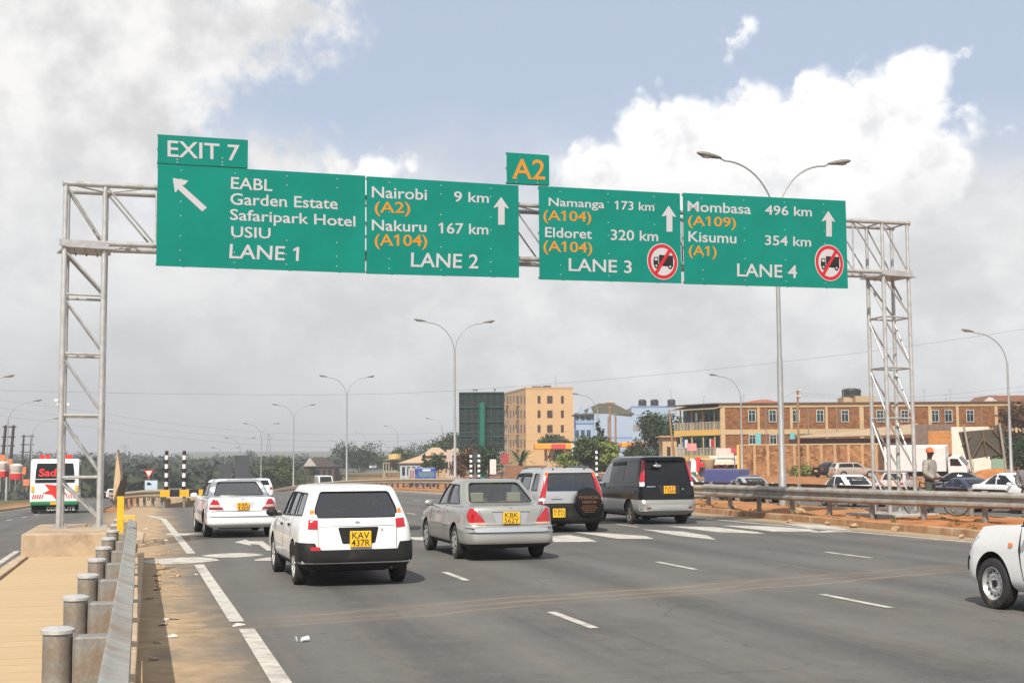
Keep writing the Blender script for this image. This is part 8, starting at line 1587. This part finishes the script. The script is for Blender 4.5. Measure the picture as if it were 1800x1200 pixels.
# people in the background, tiny
for lab, px, py, Z, sh_, tr_, rz in (('person in red standing by the stalls left of the blue pickup', 1233, 836, 142, rcl, darkpl, 170), ('person in pale pink leaning on the upper turquoise balcony', 1230, 0, 0, plate_w, darkpl, 200)):
    if Z: p_ = gp(px, py, Z); p_.z = gz(p_.x, p_.y)-0.06
    else: Fq = Facade(D(1266, 800, 160), D(1266, 800, 160)+CR*10); w2 = WP(wl*0.45, -0.5, ZUP+0.1); p_ = Fq.a + Matrix.Rotation(Fq.rz, 3, 'Z') @ w2
    person(lab, p_, R(rz), sh_ if Z else mat('pink_top', (0.55, 0.33, 0.30), 0.9), tr_)
# stones, litter, cup
rng2 = random.Random(11)
def rock(r, seed):
    rr = random.Random(seed); b_ = bmesh.new(); bmesh.ops.create_icosphere(b_, subdivisions=2, radius=r)
    for v in b_.verts: v.co *= 0.7+0.5*rr.random(); v.co.z *= 0.6
    me = bpy.data.meshes.new('stone'); b_.to_mesh(me); b_.free(); me.materials.append(mat('pale_stone', (0.40, 0.27, 0.16), 0.95, var=0.25)); return me
rms = [rock(0.14, i) for i in range(4)]
spots = [(1402, 897), (1388, 905), (1540, 905), (1500, 912), (1620, 910), (1330, 893), (1290, 890), (1455, 908), (1660, 912), (1720, 915), (1575, 917), (1690, 928), (1400, 899), (1345, 897)]
for i, (px, py) in enumerate(spots):
    p = G(px, py, 0.22); o_ = obj('stone', rms[i % 4], None, None, None, (p.x, p.y, med(p.x, p.y)+0.0 if 18 < p.x < 22.4 else 0.05)); o_.rotation_euler = (0, 0, i); o_.scale = (1.6 if i == 0 else 0.5+0.4*rng2.random(),)*3
    tag(o_, 'large pale stone on the red median in front of the white saloon' if i == 0 else 'small pale stone lying on the red earth of the median', 'stone', 'stones on the median', 'thing')
cu = thing('plastic_cup', 'crumpled clear plastic cup lying on the asphalt in the foreground', 'cup', tuple(G(530, 1128, 0.0))); cu.scale = (0.62,)*3; q = MB(); q.lathe([(0.034, 0), (0.045, 0.12), (0.048, 0.122), (0.043, 0.118), (0.032, 0.004), (0.001, 0.004)], 16); o_ = obj('cup', q, mat('cup_plastic', (0.72, 0.74, 0.76), 0.25, spec=0.6), cu, 50, (0, 0, 0.045)); o_.rotation_euler = (0, R(88), R(25)); q = MB(); q.lathe([(0.001, 0), (0.05, 0), (0.05, 0.008), (0.001, 0.01)], 16); o_ = obj('lid', q, MATS['cup_plastic'], cu, None, (-0.09, -0.02, 0.05)); o_.rotation_euler = (0, R(75), R(10))
lit = mat('litter_paper', (0.62, 0.57, 0.50), 0.8)
lsp = [(238, 985), (275, 1012), (290, 950), (292, 1090), (276, 1130), (306, 1088), (262, 1052), (302, 1120), (275, 1036), (345, 1010), (370, 1022), (255, 930), (262, 940), (248, 958), (270, 1160), (420, 1100), (285, 1098)]
for i, (px, py) in enumerate(lsp):
    p = G(px, py, 0); q = MB(); w_ = 0.04+0.05*rng2.random(); h2 = 0.02+0.03*rng2.random(); q.add([(-w_, -h2, 0.004), (w_, -h2*0.7, 0.012), (w_*0.8, h2, 0.02), (0, h2*1.2, 0.034), (-w_*0.9, h2, 0.008)], [(0, 1, 2, 3, 4)]); q.add([(-w_, -h2, 0.001), (w_, -h2*0.7, 0.006), (w_*0.8, h2, 0.014), (0, h2*1.2, 0.028), (-w_*0.9, h2, 0.002)], [(4, 3, 2, 1, 0)])
    o_ = obj('litter', q, lit, None, None, (p.x, p.y, 0.002)); o_.rotation_euler = (0, 0, rng2.random()*6); tag(o_, 'scrap of pale litter lying on the sandy left shoulder', 'litter', 'litter on the left shoulder', 'thing')
for i in range(26):
    s = 20+rng2.random()*9; q = obj('rubble', rms[i % 4], None, None, None, (0.12+0.35*rng2.random()**2, s, 0.01)); q.scale = (0.12+0.25*rng2.random(),)*3; q.rotation_euler = (0, 0, i); tag(q, 'little lump of sandy rubble against the left kerb', 'rubble', 'rubble along the left kerb', 'thing')
# ------------------------------------------------------------------ air
q = MB(); q.box((250, 1300, 12), (4200, 3000, 60)); hz = obj('haze', q, None); hz.data.materials.clear()
hm = bpy.data.materials.new('haze'); hm.use_nodes = True; t_ = hm.node_tree; t_.nodes.clear(); pv_ = t_.nodes.new('ShaderNodeVolumePrincipled'); pv_.inputs['Color'].default_value = (0.93, 0.95, 1.0, 1); pv_.inputs['Density'].default_value = 0.0006; pv_.inputs['Anisotropy'].default_value = 0.2
om = t_.nodes.new('ShaderNodeOutputMaterial'); t_.links.new(pv_.outputs[0], om.inputs['Volume']); hz.data.materials.append(hm); tag(hz, 'pale dusty haze over the whole valley', 'haze', kind='stuff')
